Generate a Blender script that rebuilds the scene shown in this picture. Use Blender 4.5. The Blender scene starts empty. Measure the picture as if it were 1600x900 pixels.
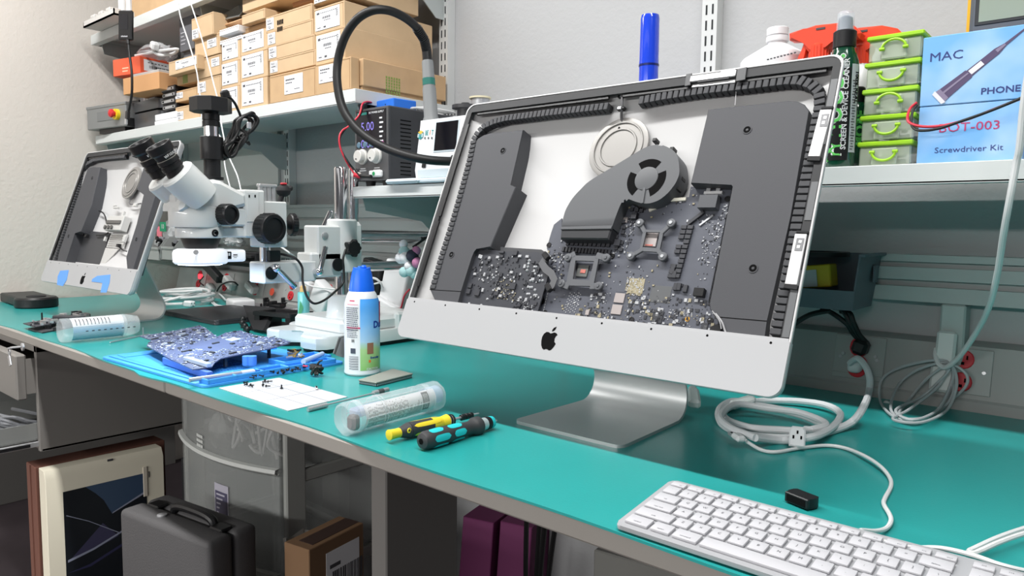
import bpy, bmesh, math, random
from mathutils import Vector, Matrix
random.seed(7)
S = bpy.context.scene
COL = S.collection
PI = math.pi
BT = 0.76                      # height of the mat on the bench
CAMZ = 1.065
# ---------------------------------------------------------------- camera
FPX, YAW, PIT, ROL = 1125.54, 0.70736774, 0.0863639, 0.01219592
F = Vector((-math.sin(YAW)*math.cos(PIT), math.cos(YAW)*math.cos(PIT), -math.sin(PIT)))
R0 = Vector((math.cos(YAW), math.sin(YAW), 0))
U0 = R0.cross(F)
RR = R0*math.cos(ROL) + U0*math.sin(ROL)
UU = -R0*math.sin(ROL) + U0*math.cos(ROL)
EYE = Vector((0, 0, CAMZ))
cd = bpy.data.cameras.new('camera'); cam = bpy.data.objects.new('camera', cd); COL.objects.link(cam)
cd.sensor_width = 36; cd.lens = FPX/1600*36; cd.clip_start = .02
cam.matrix_world = Matrix(((RR.x, UU.x, -F.x, 0), (RR.y, UU.y, -F.y, 0), (RR.z, UU.z, -F.z, CAMZ), (0, 0, 0, 1)))
S.camera = cam
# measuring helpers: a sight line of the photograph met with a real plane of the room
def ray(px, py): return F + RR*((px-800)/FPX) - UU*((py-450)/FPX)
def PX(px, py, x): d = ray(px, py); return EYE + d*(x/d.x)
def PY(px, py, y): d = ray(px, py); return EYE + d*(y/d.y)
def PZ(px, py, z=BT): d = ray(px, py); return EYE + d*((z-CAMZ)/d.z)
# ---------------------------------------------------------------- materials
MATS = {}
def M(name, col, rough=.5, metal=0, spec=.5, bump=0, bscale=60, trans=0, alpha=1, emit=0, var=0, vscale=8, ior=1.45, coat=0):
    if name in MATS: return MATS[name]
    m = bpy.data.materials.new(name); m.use_nodes = True
    nt = m.node_tree; b = nt.nodes['Principled BSDF']
    col = tuple(((c/255+.055)/1.055)**2.4 if c > 10 else c/255/12.92 for c in col)
    b.inputs['Base Color'].default_value = (*col, 1)
    b.inputs['Roughness'].default_value = rough; b.inputs['Metallic'].default_value = metal
    b.inputs['Specular IOR Level'].default_value = spec
    b.inputs['Transmission Weight'].default_value = trans; b.inputs['Alpha'].default_value = alpha
    b.inputs['IOR'].default_value = ior; b.inputs['Coat Weight'].default_value = coat
    if emit:
        b.inputs['Emission Color'].default_value = (*col, 1); b.inputs['Emission Strength'].default_value = emit
    if bump or var:
        tc = nt.nodes.new('ShaderNodeTexCoord'); n = nt.nodes.new('ShaderNodeTexNoise')
        nt.links.new(tc.outputs['Object'], n.inputs['Vector']); n.inputs['Scale'].default_value = bscale
        n.inputs['Detail'].default_value = 6
        if bump:
            bp = nt.nodes.new('ShaderNodeBump'); bp.inputs['Strength'].default_value = bump; bp.inputs['Distance'].default_value = .003
            nt.links.new(n.outputs['Fac'], bp.inputs['Height']); nt.links.new(bp.outputs['Normal'], b.inputs['Normal'])
        if var:
            n2 = nt.nodes.new('ShaderNodeTexNoise'); n2.inputs['Scale'].default_value = vscale; n2.inputs['Detail'].default_value = 4
            nt.links.new(tc.outputs['Object'], n2.inputs['Vector'])
            rp = nt.nodes.new('ShaderNodeValToRGB')
            rp.color_ramp.elements[0].position = .3; rp.color_ramp.elements[1].position = .7
            rp.color_ramp.elements[0].color = (*[c*(1-var) for c in col], 1); rp.color_ramp.elements[1].color = (*[min(1, c*(1+var)) for c in col], 1)
            nt.links.new(n2.outputs['Fac'], rp.inputs['Fac']); nt.links.new(rp.outputs['Color'], b.inputs['Base Color'])
    MATS[name] = m; return m
BLACK = M('black_plastic', (22, 22, 24), .42)
MATTE = M('matte_black', (30, 30, 32), .75)
RUBBER = M('black_rubber', (18, 18, 19), .5)
CHROME = M('chrome', (225, 225, 228), .12, 1)
STEEL = M('steel', (186, 187, 189), .35, .6)
WHITE = M('white_plastic', (222, 223, 224), .35)
PAPER = M('white_paper', (222, 223, 226), .8)
INK = M('grey_ink', (70, 70, 74), .7)
INKB = M('black_ink', (9, 9, 10), .9, spec=.15)
CARD = M('cardboard', (197, 169, 134), .85, var=.05, vscale=20)
CARD2 = M('cardboard_dark', (190, 158, 120), .85, var=.06, vscale=20)
SHELFW = M('shelf_enamel', (205, 209, 208), .45)
# ---------------------------------------------------------------- mesh builder
WM = {}
class B:
    def __init__(s, m=None): s.bm = bmesh.new(); s.M = m.copy() if m else Matrix(); s.i = 0
    def _face(s, vs):
        try: f = s.bm.faces.new(vs); f.material_index = s.i; return f
        except ValueError: return None
    def V(s, p): return s.bm.verts.new(s.M @ Vector(p))
    def mesh(s, pts, faces):
        v = [s.V(p) for p in pts]
        for f in faces: s._face([v[k] for k in f])
        return s
    def box(s, c, d, rot=None, bev=0, seg=1):
        c = Vector(c); h = Vector(d)/2; r = rot.to_3x3() if rot else Matrix.Identity(3)
        v = [s.V(c + r @ Vector((x*h.x, y*h.y, z*h.z))) for x in (-1, 1) for y in (-1, 1) for z in (-1, 1)]
        fs = [s._face([v[k] for k in f]) for f in ((0, 1, 3, 2), (4, 6, 7, 5), (0, 4, 5, 1), (2, 3, 7, 6), (0, 2, 6, 4), (1, 5, 7, 3))]
        if bev:
            es = list({e for f in fs for e in f.edges})
            g = bmesh.ops.bevel(s.bm, geom=es, offset=bev, segments=seg, affect='EDGES', clamp_overlap=True, profile=.5)
            for f in g['faces']: f.material_index = s.i
        return s
    def bb(s, a, b, bev=0, seg=1):
        return s.box([(p+q)/2 for p, q in zip(a, b)], [abs(p-q) for p, q in zip(a, b)], None, bev, seg)
    def prism(s, top, off, bev=0):
        off = Vector(off); n = len(top)
        a = [s.V(p) for p in top]; b = [s.V(Vector(p)+off) for p in top]
        f0 = s._face(a); f1 = s._face(b[::-1]); fs = [f0, f1]
        for k in range(n): fs.append(s._face([a[k], b[k], b[(k+1) % n], a[(k+1) % n]]))
        if bev and f0:
            g = bmesh.ops.bevel(s.bm, geom=list(f0.edges), offset=bev, segments=1, affect='EDGES', clamp_overlap=True, profile=.5)
            for f in g['faces']: f.material_index = s.i
        return s
    def loft(s, rings, close=True, cap0=False, cap1=False):
        vs = [[s.V(p) for p in r] for r in rings]; n = len(vs[0])
        for a, b in zip(vs, vs[1:]):
            for k in range(n if close else n-1): s._face([a[k], a[(k+1) % n], b[(k+1) % n], b[k]])
        if cap0: s._face(vs[0][::-1])
        if cap1: s._face(vs[-1])
        return s
    def cyl(s, p0, p1, r0, r1=None, n=20, cap=True):
        p0, p1 = Vector(p0), Vector(p1); r1 = r0 if r1 is None else r1
        return s.lathe([(r0, 0), (r1, (p1-p0).length)], p0, p1-p0, n, cap)
    def lathe(s, prof, o=(0, 0, 0), ax=(0, 0, 1), n=24, cap=True):
        o = Vector(o); q = Vector((0, 0, 1)).rotation_difference(Vector(ax).normalized())
        rings = [[o + q @ Vector((max(r, 1e-5)*math.cos(2*PI*k/n), max(r, 1e-5)*math.sin(2*PI*k/n), z)) for k in range(n)] for r, z in prof]
        return s.loft(rings, True, cap, cap)
    def tube(s, pts, r, n=8, sub=6, closed=False, cap=True):
        pts = [Vector(p) for p in pts]
        if sub > 1:
            out = []; N = len(pts)
            for k in range(N if closed else N-1):
                if closed: p = [pts[(k+j-1) % N] for j in range(4)]
                else: p = [pts[max(0, k-1)], pts[k], pts[k+1], pts[min(N-1, k+2)]]
                for j in range(sub):
                    t = j/sub
                    out.append(.5*((2*p[1]) + (p[2]-p[0])*t + (2*p[0]-5*p[1]+4*p[2]-p[3])*t*t + (3*p[1]-p[0]-3*p[2]+p[3])*t**3))
            if not closed: out.append(pts[-1])
            pts = out
        N = len(pts); rings = []; nrm = None
        for k in range(N):
            if closed: t = pts[(k+1) % N]-pts[k-1]
            else: t = pts[min(N-1, k+1)]-pts[max(0, k-1)]
            if t.length < 1e-9: t = Vector((0, 0, 1))
            t.normalize()
            if nrm is None: nrm = t.orthogonal().normalized()
            nrm = (nrm - t*nrm.dot(t)); nrm = nrm.normalized() if nrm.length > 1e-6 else t.orthogonal().normalized()
            b = t.cross(nrm); rr = r[k*len(r)//N] if isinstance(r, (list, tuple)) else r
            rings.append([pts[k] + (nrm*math.cos(2*PI*j/n) + b*math.sin(2*PI*j/n))*rr for j in range(n)])
        if closed: rings.append(rings[0])
        return s.loft(rings, True, cap and not closed, cap and not closed)
    def ball(s, c, r, sc=(1, 1, 1), n=12):
        c = Vector(c); rings = []
        for j in range(n//2+1):
            a = PI*j/(n//2); rings.append([c + Vector((r*sc[0]*max(math.sin(a), 1e-4)*math.cos(2*PI*k/n), r*sc[1]*max(math.sin(a), 1e-4)*math.sin(2*PI*k/n), -r*sc[2]*math.cos(a))) for k in range(n)])
        return s.loft(rings)
def frame(o, x, y):            # matrix: local x along x, local y along y (made square), z = x cross y
    x = Vector(x).normalized(); z = x.cross(Vector(y)).normalized(); y = z.cross(x)
    return Matrix(((x.x, y.x, z.x, o[0]), (x.y, y.y, z.y, o[1]), (x.z, y.z, z.z, o[2]), (0, 0, 0, 1)))
def at(x, y, z, rz=0): return Matrix.Translation((x, y, z)) @ Matrix.Rotation(rz, 4, 'Z')
def obj(name, b, mats, parent=None, sharp=32, label=None):
    if not isinstance(mats, (list, tuple)): mats = [mats]
    bm = b.bm
    bmesh.ops.remove_doubles(bm, verts=bm.verts, dist=1e-6)
    bmesh.ops.recalc_face_normals(bm, faces=bm.faces)
    me = bpy.data.meshes.new(name)
    o = bpy.data.objects.new(name, me); COL.objects.link(o)
    if parent is not None:
        bm.transform(WM[parent].inverted()); WM[o] = WM[parent].copy(); o.parent = parent
    else:
        xs = [v.co for v in bm.verts]
        c = Vector(((min(v.x for v in xs)+max(v.x for v in xs))/2, (min(v.y for v in xs)+max(v.y for v in xs))/2, min(v.z for v in xs)))
        t = Matrix.Translation(c); bm.transform(t.inverted()); o.matrix_world = t; WM[o] = t
    bm.to_mesh(me); bm.free()
    for m in mats: me.materials.append(m)
    me.shade_smooth(); me.set_sharp_from_angle(angle=math.radians(sharp))
    if label: o['label'] = label
    return o
def tag(o, label, cat, group=None, kind=None):
    o['label'] = label; o['category'] = cat
    if group: o['group'] = group
    if kind: o['kind'] = kind
    return o
def thing(name, label, cat, m=None, group=None):
    o = bpy.data.objects.new(name, None); COL.objects.link(o); o.empty_display_size = .02
    m = m if m is not None else Matrix()
    if not isinstance(m, Matrix): m = Matrix.Translation(m)
    o.matrix_world = m; WM[o] = m.copy()
    return tag(o, label, cat, group)
def struct(name, b, m, sharp=32):
    o = obj(name, b, m, None, sharp); o['kind'] = 'structure'; return o
def dup(root, m, label, group=None):
    r = root.copy(); COL.objects.link(r); r.matrix_world = m; r['label'] = label; WM[r] = m.copy()
    if group: r['group'] = group
    def kids(a, b):
        for ch in list(a.children):
            c = ch.copy(); COL.objects.link(c); c.parent = b; WM[c] = m.copy(); kids(ch, c)
    kids(root, r); return r
def text_bm(body, size, m, bm_to, idx=0, align='CENTER', sx=1, bold=0):
    cu = bpy.data.curves.new('t', 'FONT'); cu.body = body; cu.size = 1; cu.align_x = align; cu.align_y = 'CENTER'; cu.resolution_u = 2; cu.offset = bold/size
    o = bpy.data.objects.new('t', cu); COL.objects.link(o)
    bpy.context.view_layer.update()
    me = bpy.data.meshes.new_from_object(o.evaluated_get(bpy.context.evaluated_depsgraph_get()))
    vs = [bm_to.V(m @ Vector((v.co.x*sx*size, v.co.y*size, 0))) for v in me.vertices]
    old = bm_to.i; bm_to.i = idx
    for p in me.polygons: bm_to._face([vs[k] for k in p.vertices])
    bm_to.i = old
    bpy.data.objects.remove(o); bpy.data.curves.remove(cu); bpy.data.meshes.remove(me)
def lettering(body, size, m, mat, parent, align='CENTER', sx=1, bold=0, name='lettering'):
    b = B(); text_bm(body, size, m, b, 0, align, sx, bold)
    return obj(name, b, mat, parent)
def rrect(w, h, r, n=5):
    out = []
    for cx, cy, a0 in ((w/2-r, h/2-r, 0), (-w/2+r, h/2-r, 90), (-w/2+r, -h/2+r, 180), (w/2-r, -h/2+r, 270)):
        for k in range(n+1):
            a = math.radians(a0+90*k/n); out.append((cx+r*math.cos(a), cy+r*math.sin(a)))
    return out
def circ(cx, cy, r, n=24, ry=None, a0=0): return [(cx+r*math.cos(2*PI*k/n+a0), cy+(ry or r)*math.sin(2*PI*k/n+a0)) for k in range(n)]
# ---------------------------------------------------------------- room
WX, WY = -3.19, 1.485
wallL = M('cream_wall', (210, 203, 195), .9, bump=.5, bscale=70)
wallB = M('grey_wall', (178, 179, 180), .9, bump=.35, bscale=90)
struct('floor', B().bb((WX-.1, -2.5, -.05), (2.6, WY+.1, 0)), M('dark_floor', (70, 62, 66), .5, var=.15))
struct('wall_back', B().bb((WX-.1, WY, 0), (2.6, WY+.08, 2.75)), wallB)
struct('wall_left', B().bb((WX-.1, -2.5, 0), (WX, WY, 2.75)), wallL)
# slotted uprights
upm = [M('upright_enamel', (205, 207, 206), .4), M('slot_dark', (40, 42, 44), .8)]
for k, (x, z0) in enumerate(((-.705, .95), (-1.51, .9), (-2.315, .8), (-3.12, .9))):
    b = B(); b.bb((x-.017, WY-.03, z0), (x+.017, WY-.001, 2.6)); b.i = 1
    z = z0+.02
    while z < 2.55:
        for sx in (-.007, .007): b.bb((x+sx-.0018, WY-.0308, z), (x+sx+.0018, WY-.0298, z+.020))
        z += .032
    o = struct('trim_%d' % (k+1), b, upm)
# grey backing panels behind the bench stand, rails
railm = M('rail_paint', (178, 182, 181), .5)
b = B()
for z0, z1, d in ((.940, .966, .055), (.966, .978, .040), (.978, 1.000, .055), (1.000, 1.010, .042), (1.010, 1.022, .055)):
    b.bb((-3.15, WY-d, z0), (1.2, WY-.001, z1))
struct('trim_5', b, railm)
b = B()
for z0, z1, d in ((1.045, 1.075, .05), (1.075, 1.085, .04), (1.085, 1.118, .05), (1.118, 1.128, .055)):
    b.bb((-3.15, WY-d, z0), (-.9, WY-.001, z1))
struct('trim_6', b, railm)
panm = M('panel_paint', (190, 192, 190), .6)
struct('trim_7', B().bb((-3.10, WY-.012, 1.13), (-2.40, WY-.001, 2.1)), panm)
# power raceway along the back of the bench: slanted face with outlet plates
rw = thing('power_raceway', 'long grey power raceway with red outlets along the bench back', 'power raceway', (-1.2, 1.43, BT-.002))
y0, z0, y1, z1 = 1.424, BT-.002, 1.448, .868
b = B(); prof = [(y0, z0), (y0, z0+.018), (y0+.004, z0+.022), (y1, z1), (y1+.02, z1+.006), (WY-.001, z1+.006), (WY-.001, z0)]
b.prism([(-3.15, y, z) for y, z in prof], (4.4, 0, 0))
obj('housing', b, M('raceway_grey', (156, 157, 155), .5), rw)
plm, red, scr = M('plate_grey', (160, 163, 161), .45), M('outlet_red', (205, 40, 52), .45), STEEL
wup = Vector((0, y1-y0-.004, z1-z0-.022)).normalized()
for xc in (-2.95, -2.73, -2.50, -2.26, -2.04, -1.80, -1.56, -1.32, -1.05, -.75, -.49, -.372, -.205, .1):
    w = .088 if xc > -1.2 else .11
    fm = frame((xc, (y0+y1)/2+.002, (z0+z1)/2+.012), (1, 0, 0), wup)
    if xc == -.49: continue
    pl = obj('outlet_plate', B(fm).box((0, 0, .0015), (w*.98, .078, .003), bev=.001), plm, rw)
    for sy in (-1, 1):
        bb = B(fm); bb.lathe([(.0165, .0025), (.0165, .006), (.015, .007)], (0, .0195*sy, 0), n=18)
        bb.i = 1
        for qx, qy, qw, qh in ((-.006, .003, .0025, .009), (.006, .003, .0025, .007), (0, -.007, .005, .005)): bb.box((qx, .0195*sy+qy, .0071), (qw, qh, .0006))
        obj('socket', bb, [red, INKB], pl)
    for sx in (-1, 1):
        obj('screw', B(fm).lathe([(.0035, .003), (.003, .0045)], (sx*w*.36, 0, 0), n=10), scr, pl)
# vertical cable duct under the rail at the right
b = B(); b.bb((-.243, WY-.052, .80), (-.205, WY-.001, .939), .003)
tag(obj('cable_duct', b, M('duct_white', (176, 186, 184), .45)), 'short white vertical cable duct between rail and right outlet plate', 'cable duct')
# shelves
def shelf(name, x0, x1, yf, yb, zt, th, brs, label):
    t = thing(name, label, 'shelf', ((x0+x1)/2, yb, zt-th))
    b = B(); b.bb((x0, yf, zt-.004), (x1, yb, zt), .001); b.bb((x0, yf, zt-th), (x1, yf+.004, zt-.002), .001)
    b.bb((x0, yf, zt-th), (x1, yf+.025, zt-th+.003)); b.bb((x0, yf+.002, zt-th), (x0+.003, yb, zt-.002)); b.bb((x1-.003, yf+.002, zt-th), (x1, yb, zt-.002))
    obj('board', b, SHELFW, t)
    for x in brs:
        p = [(yb, zt-th), (yb, zt-th-.11), (yb-.03, zt-th-.11), (yb-.10, zt-th-.055), (yf+.04, zt-th-.03), (yf+.03, zt-.02), (yb, zt-.02)]
        obj('bracket', B().prism([(x-.0015, y, z) for y, z in p], (.003, 0, 0)), M('bracket_paint', (176, 182, 181), .5), t)
    return t
SY = 1.122
shelf('wall_shelf', -3.14, -1.476, SY, WY-.03, 1.398, .034, (-3.12, -2.315, -1.51), 'grey metal shelf carrying the stacked cardboard boxes')
shelf('wall_shelf', -1.502, 1.0, SY, WY-.03, 1.157, .028, (-1.49, -.705, .3), 'long white metal shelf behind the big dismantled computer')
shelf('wall_shelf', -3.14, -1.476, 1.118, WY-.03, 1.785, .036, (-3.12, -2.315, -1.51), 'highest grey metal shelf, mostly seen from below')
# ---------------------------------------------------------------- bench
wtm = M('bench_grey', (150, 146, 140), .5)
cabm = M('cabinet_grey', (104, 102, 99), .5)
def bench(x0, x1, panels, label):
    t = thing('workbench', label, 'workbench', ((x0+x1)/2, 1.0, 0))
    obj('worktop', B().bb((x0, .607, BT-.027), (x1, 1.47, BT-.002), .003), wtm, t)
    for (xa, xb, ya, yb) in panels:
        obj('leg', B().bb((xa, ya, 0), (xb, yb, BT-.027), .002), cabm, t)
    return t
bench(-3.18, -1.402, [(-3.17, -3.14, .66, 1.4)], 'left grey workbench holding the smaller-looking far computer')
b2 = bench(-1.398, 1.4, [(-.818, -.783, .645, .79), (1.34, 1.37, .66, 1.4)], 'right grey workbench holding the big open computer and keyboard')
matm = M('teal_mat', (40, 150, 147), .28, spec=.45, var=.05, vscale=5, bump=.03, bscale=300)
b = B(); xs = [-3.18+k*.05 for k in range(92)]
edge = [.6035+.004*math.sin(x*5)+.0035*math.sin(x*13+1) + (-.010*math.exp(-((x+1.46)/.06)**2)) + (.006 if x < -1.5 else 0) for x in xs]
top = [[(x, e, BT-.0002+.0006), (x, e+.003, BT), (x, 1.418, BT), (x, 1.42, BT-.002), (x, e, BT-.0025)] for x, e in zip(xs, edge)]
b.loft(top, True, True, True)
tag(obj('bench_mat', b, matm), 'glossy teal rubber mat covering the whole bench top', 'mat')
# ---------------------------------------------------------------- open all-in-one computers
ALU = M('aluminium_skin', (174, 175, 177), .42, .2)
ALUIN = M('aluminium_inside', (190, 190, 190), .55)
ALUST = M('aluminium_stand', (200, 202, 202), .42, .55)
GASK = M('gasket', (38, 39, 41), .6)
SPK = M('speaker_plastic', (64, 65, 69), .62, bump=.05, bscale=900)
PCBM = M('board_slate', (78, 81, 90), .5, var=.05, vscale=60)
CHIP = M('chip_dark', (54, 55, 60), .45)
SOLD = M('solder_silver', (200, 202, 205), .35, .6)
DIE = M('die_grey', (178, 170, 168), .35, .4)
TAN = M('board_tan', (150, 142, 118), .5)
GOLD = M('gold_pad', (200, 150, 60), .4, .6)
COPPER = M('die_pink', (196, 120, 110), .4, .3)
HW, HH = .325, .2213
def dome(s): return .012+.030*(1-s**3.0)
def shell(mi, t):
    o2 = rrect(.65, .4426, .016, 6)
    def ring(sc, w, ins=0):
        return [(x*sc - math.copysign(ins, x), y*sc - math.copysign(ins, y), w) for x, y in o2]
    b = B(mi)
    rs = [ring(1, -.0045), ring(1, -.0008), ring(1, 0, .0006), ring(1, 0, .0026), ring(1, -.008, .0034)]
    rs += [ring(1, -.0105, .006)] + [ring(s, -dome(s), .008*s) for s in (.985, .95, .9, .8, .65, .5, .3, .12, .002)]
    b.loft(rs)
    b.i = 1
    b.loft([ring(s, -dome(s)-.003 if s < 1 else -.0045, 0) for s in (1, .98, .95, .9, .8, .65, .5, .3, .12, .002)])
    return obj('back_shell', b, [ALUIN, ALU], t)
VC = -.1553                     # chin top line
def chin(mi, t, holes):
    o2 = rrect(.6494, .4420, .016, 6)
    lo = [(x, y) for x, y in o2 if y < VC]
    lo.sort(key=lambda p: math.atan2(p[1]+.15, p[0]))
    pts = [(-.3247, VC)] + [p for p in lo] + [(.3247, VC)]
    b = B(mi).prism([(x, y, .0016) for x, y in pts], (0, 0, -.010))
    b.bb((-.322, VC-.0002, -.006), (.322, VC+.004, -.0002))
    b.i = 1
    for hx in holes: b.lathe([(.0016, .0017), (.0013, .0019)], (hx, VC-.0035, 0), n=10)
    return obj('chin', b, [ALU, INKB], t)
def apple(mi, cx, cy, h, par):
    k = h/1.22
    P = [(-.02, .30), (.08, .34), (.20, .385), (.32, .36), (.42, .28), (.34, .19), (.30, .06), (.33, -.09), (.45, -.20), (.38, -.37), (.27, -.53), (.15, -.59), (.03, -.54), (-.08, -.53), (-.20, -.58), (-.31, -.53), (-.42, -.37), (-.49, -.14), (-.50, .08), (-.43, .26), (-.30, .36), (-.16, .36)]
    L = [(.02, .42), (.03, .54), (.10, .63), (.23, .70), (.22, .58), (.14, .47)]
    b = B(mi)
    for q in (P, L):
        b.prism([(cx+x*k, cy+(y-.02)*k, .0021) for x, y in q], (0, 0, -.0008))
    return obj('logo', b, INKB, par)
def stand(mi, t, cx, yf, zb, cut, lean=112, fl=.175):
    # bent plate: foot forward on the bench, neck rising behind the panel
    th = .0048; prof = []
    for d in (0, .001, .003, .006, .010, .015)+tuple(.015+(fl-.015)*k/6 for k in range(1, 7)):
        prof.append((yf+d, zb+th, .0835+math.sqrt(max(0, .015**2-max(0, .015-d)**2))-.006*min(1, d/.2)))
    for k in range(1, 9):
        a = math.radians(90-lean/8*k)
        prof.append((yf+fl+.034*math.cos(a), zb+th+.034-.034*math.sin(a), .0925-.0006*k))
    y0, z0 = prof[-1][0], prof[-1][1]
    for k in range(1, 7): prof.append((y0-.16*math.tan(math.radians(lean-90))*k/6*cut, z0+.16*k/6*cut, .088))
    N = len(prof); A = []; Bk = []
    for i, (y, z, _) in enumerate(prof):
        p0 = prof[max(0, i-1)]; p1 = prof[min(N-1, i+1)]
        d = Vector((0, p1[0]-p0[0], p1[1]-p0[1])).normalized(); nn = Vector((0, d.z, -d.y))
        w = _; c = Vector((cx, y, z))
        if i == 0: c.y += .0
        A.append([c+Vector((-w, 0, 0)), c+Vector((w, 0, 0)), c+Vector((w, 0, 0))+nn*th, c+Vector((-w, 0, 0))+nn*th])
    b = B(mi); b.loft(A, True, True, True)
    return obj('stand', b, ALUST, t)
def comb(mi, t, path, wd, hgt, gap, w0, name='foam_comb'):
    # segmented black foam strip following a path in the panel plane
    pts = [Vector((x, y, 0)) for x, y in path]; b = B(mi)
    seg = []; L = 0
    for a, c in zip(pts, pts[1:]): seg.append((L, a, c)); L += (c-a).length
    n = int(L/gap)
    def p(s):
        s = max(0, min(L-1e-6, s))
        for l0, a, c in reversed(seg):
            if s >= l0: return a+(c-a)*((s-l0)/(c-a).length), (c-a).normalized()
    for k in range(n):
        c, d = p((k+.5)*gap); q = frame((c.x, c.y, w0), d, Vector((-d.y, d.x, 0)))
        b.box(q @ Vector((0, 0, hgt/2)), (gap*.8, wd, hgt), q, .0007, 1)
    b.i = 1
    for k in range(n):
        c, d = p((k+.5)*gap); q = frame((c.x, c.y, w0), d, Vector((-d.y, d.x, 0)))
        b.box(q @ Vector((0, 0, hgt*.25)), (gap*1.02, wd*.8, hgt*.5), q)
    return obj(name, b, [M('foam_grey', (62, 63, 66), .7), MATTE], t)
def recess(b, x, y, w, r=.0062):
    b.i = 0; b.lathe([(r, w), (r, w+.0008), (r*.8, w+.0008), (r*.75, w)], (x, y, 0), n=18, cap=False)
    b.i = 1; b.lathe([(r*.76, w+.0002), (.0001, w+.0003)], (x, y, 0), n=18, cap=False)
    b.i = 2; b.lathe([(r*.34, w+.0003), (r*.26, w+.0009)], (x, y, 0), n=12); b.i = 0

T1 = .39995682
C1 = Vector((-.60841, .87756, CAMZ+.01552))
up1 = Vector((0, math.sin(T1), math.cos(T1)))
MI = frame(C1, (1, 0, 0), up1)
n1 = Vector((MI[0][2], MI[1][2], MI[2][2]))
def L(px, py, w=0):
    d = ray(px, py); o = C1 + n1*w
    q = EYE + d*((o-EYE).dot(n1)/d.dot(n1))
    r = MI.inverted() @ q; return (r.x, r.y)
def LP(w, *pp): return [(*L(x, y, w), w) for x, y in pp]
t = thing('computer', 'large open all-in-one computer with circuit boards bared, on its stand in the middle', 'computer', (-.611, .93, BT))
IM = t
shell(MI, t)
ch = chin(MI, t, [L(x, y)[0] for x, y in ((696, 480), (749, 487), (807, 492.6), (870, 499.7), (941, 507), (1018, 516), (1105.7, 526), (1205, 537), (648, 474))])
ax, ay = L(860, 530)
apple(MI, ax, ay, .0335, ch)
I4 = Matrix()
stand(I4, t, -.611, .835, BT, 1)
obj('hinge', B().bb((-.68, .915, .99), (-.54, 1.045, 1.03), .005), ALUST, t)
# rim gasket, three sides
b = B(MI)
b.bb((-.321, .2045, -.006), (.321, .2175, -.0012)); b.bb((-.3215, VC, -.006), (-.312, .206, -.0012)); b.bb((.312, VC, -.006), (.3215, .206, -.0012))
obj('rim_gasket', b, GASK, t)
b = B(MI)
for x0, x1 in ((-.300, -.02), (.005, .13), (.19, .305)): obj('magnet_strip', B(MI).bb((x0, .1985, -.0075), (x1, .2085, -.0035), .001), BLACK, t)
for yy0, yy1 in ((-.13, -.01), (.0, .18)): obj('magnet_strip', B(MI).bb((-.3150, yy0, -.004), (-.3085, yy1, -.0006)), BLACK, t)
for yy0, yy1 in ((-.150, -.068), (.095, .185), (-.005, .045)): obj('magnet_strip', B(MI).bb((.3135, yy0, -.004), (.3215, yy1, -.0004)), M('strip_grey', (96, 98, 100), .5), t)
# combs
cl = [L(x, y, -.006) for x, y in ((676, 452), (690, 402), (708, 345), (722, 296), (735, 247), (741, 217), (747, 207), (757, 197), (772, 190), (790, 185), (860, 176), (951, 166))]
comb(MI, t, cl, .0125, .014, .0088, -.018)
cr = [L(x, y, -.006) for x, y in ((998, 158), (1040, 150), (1100, 141), (1165, 134), (1230, 126), (1250, 126), (1268, 132), (1280, 143), (1281, 165), (1276, 190), (1263, 262), (1247, 340), (1230, 430), (1211, 525))]
comb(MI, t, cr, .0135, .014, .0094, -.018)
# speakers
def speaker(w, depth, pts, recs, crease, par, name='speaker'):
    b = B(MI).prism(LP(w, *pts), (0, 0, -depth), .0012)
    for px, py in recs: recess(b, *L(px, py, w), w)
    b.i = 1; (ax_, ay_), (bx_, by_) = L(*crease[0], w), L(*crease[1], w)
    d = Vector((bx_-ax_, by_-ay_, 0)); b.box(((ax_+bx_)/2, (ay_+by_)/2, w), (d.length, .0009, .0008), frame((0, 0, 0), d, (-d.y, d.x, 0)))
    return obj(name, b, [SPK, INKB, M('recess_grey', (60, 61, 64), .5)], par)
spL = speaker(-.006, .032, [(741, 224), (747, 216), (755, 211), (764.5, 208), (817.8, 202.7), (796.5, 289.8), (806, 292), (766, 386), (744, 388), (740, 393), (737, 402), (720, 455.5), (714, 480), (684, 480), (671, 451), (693, 396.5), (716.5, 311), (736, 240)],
             [(785.8, 235.4), (705.5, 398)], [(671.5, 452.5), (720, 455.5)], t)
spR = speaker(-.006, .030, [(1106.6, 170.5), (1232, 157), (1247, 158.5), (1257, 163), (1265, 173.5), (1235, 338.5), (1198, 501.7), (1195, 536), (1140, 532), (1118, 495), (1109, 483), (1108, 474), (1146.5, 291), (1144, 287.5), (1079, 286.6)],
             [(1167.5, 203), (1176.7, 419.3)], [(1118, 495), (1198, 501.7)], t)
# round logo plate
w = -.027
cx, cy = L(967, 232, w)
b = B(MI); b.lathe([(.051, w-.001), (.051, w+.003), (.049, w+.0035), (.044, w+.0035), (.043, w+.005), (.0415, w+.005), (.0405, w+.003), (.033, w+.003), (.032, w+.0048), (.030, w+.0048), (.029, w+.003), (.0001, w+.003)], (cx, cy, 0), n=48, cap=False)
b.i = 1; b.box((*L(969, 202, w), w+.004), (.0022, .004, .001))
obj('antenna_plate', b, [M('plate_silver', (138, 136, 133), .4, .3), INKB], t)
b = B(MI); b.tube([(*L(*p, z), z) for p, z in (((972, 138), -.006), ((972, 165), -.010), ((971, 185), -.022), ((975, 192), -.026), ((990, 198), -.028), ((1003, 208), -.029), ((1011, 222), -.029), ((1014, 232), -.029))], .0022, 6)
obj('antenna_cable', b, M('cable_grey', (98, 98, 100), .5), t)
b = B(MI)
for (px, py, ww, hh) in ((970, 150, .010, .006), (970, 169, .013, .006), (975, 141, .006, .004)): b.box((*L(px, py, -.012), -.014), (ww, hh, .008), None, .001)
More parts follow.
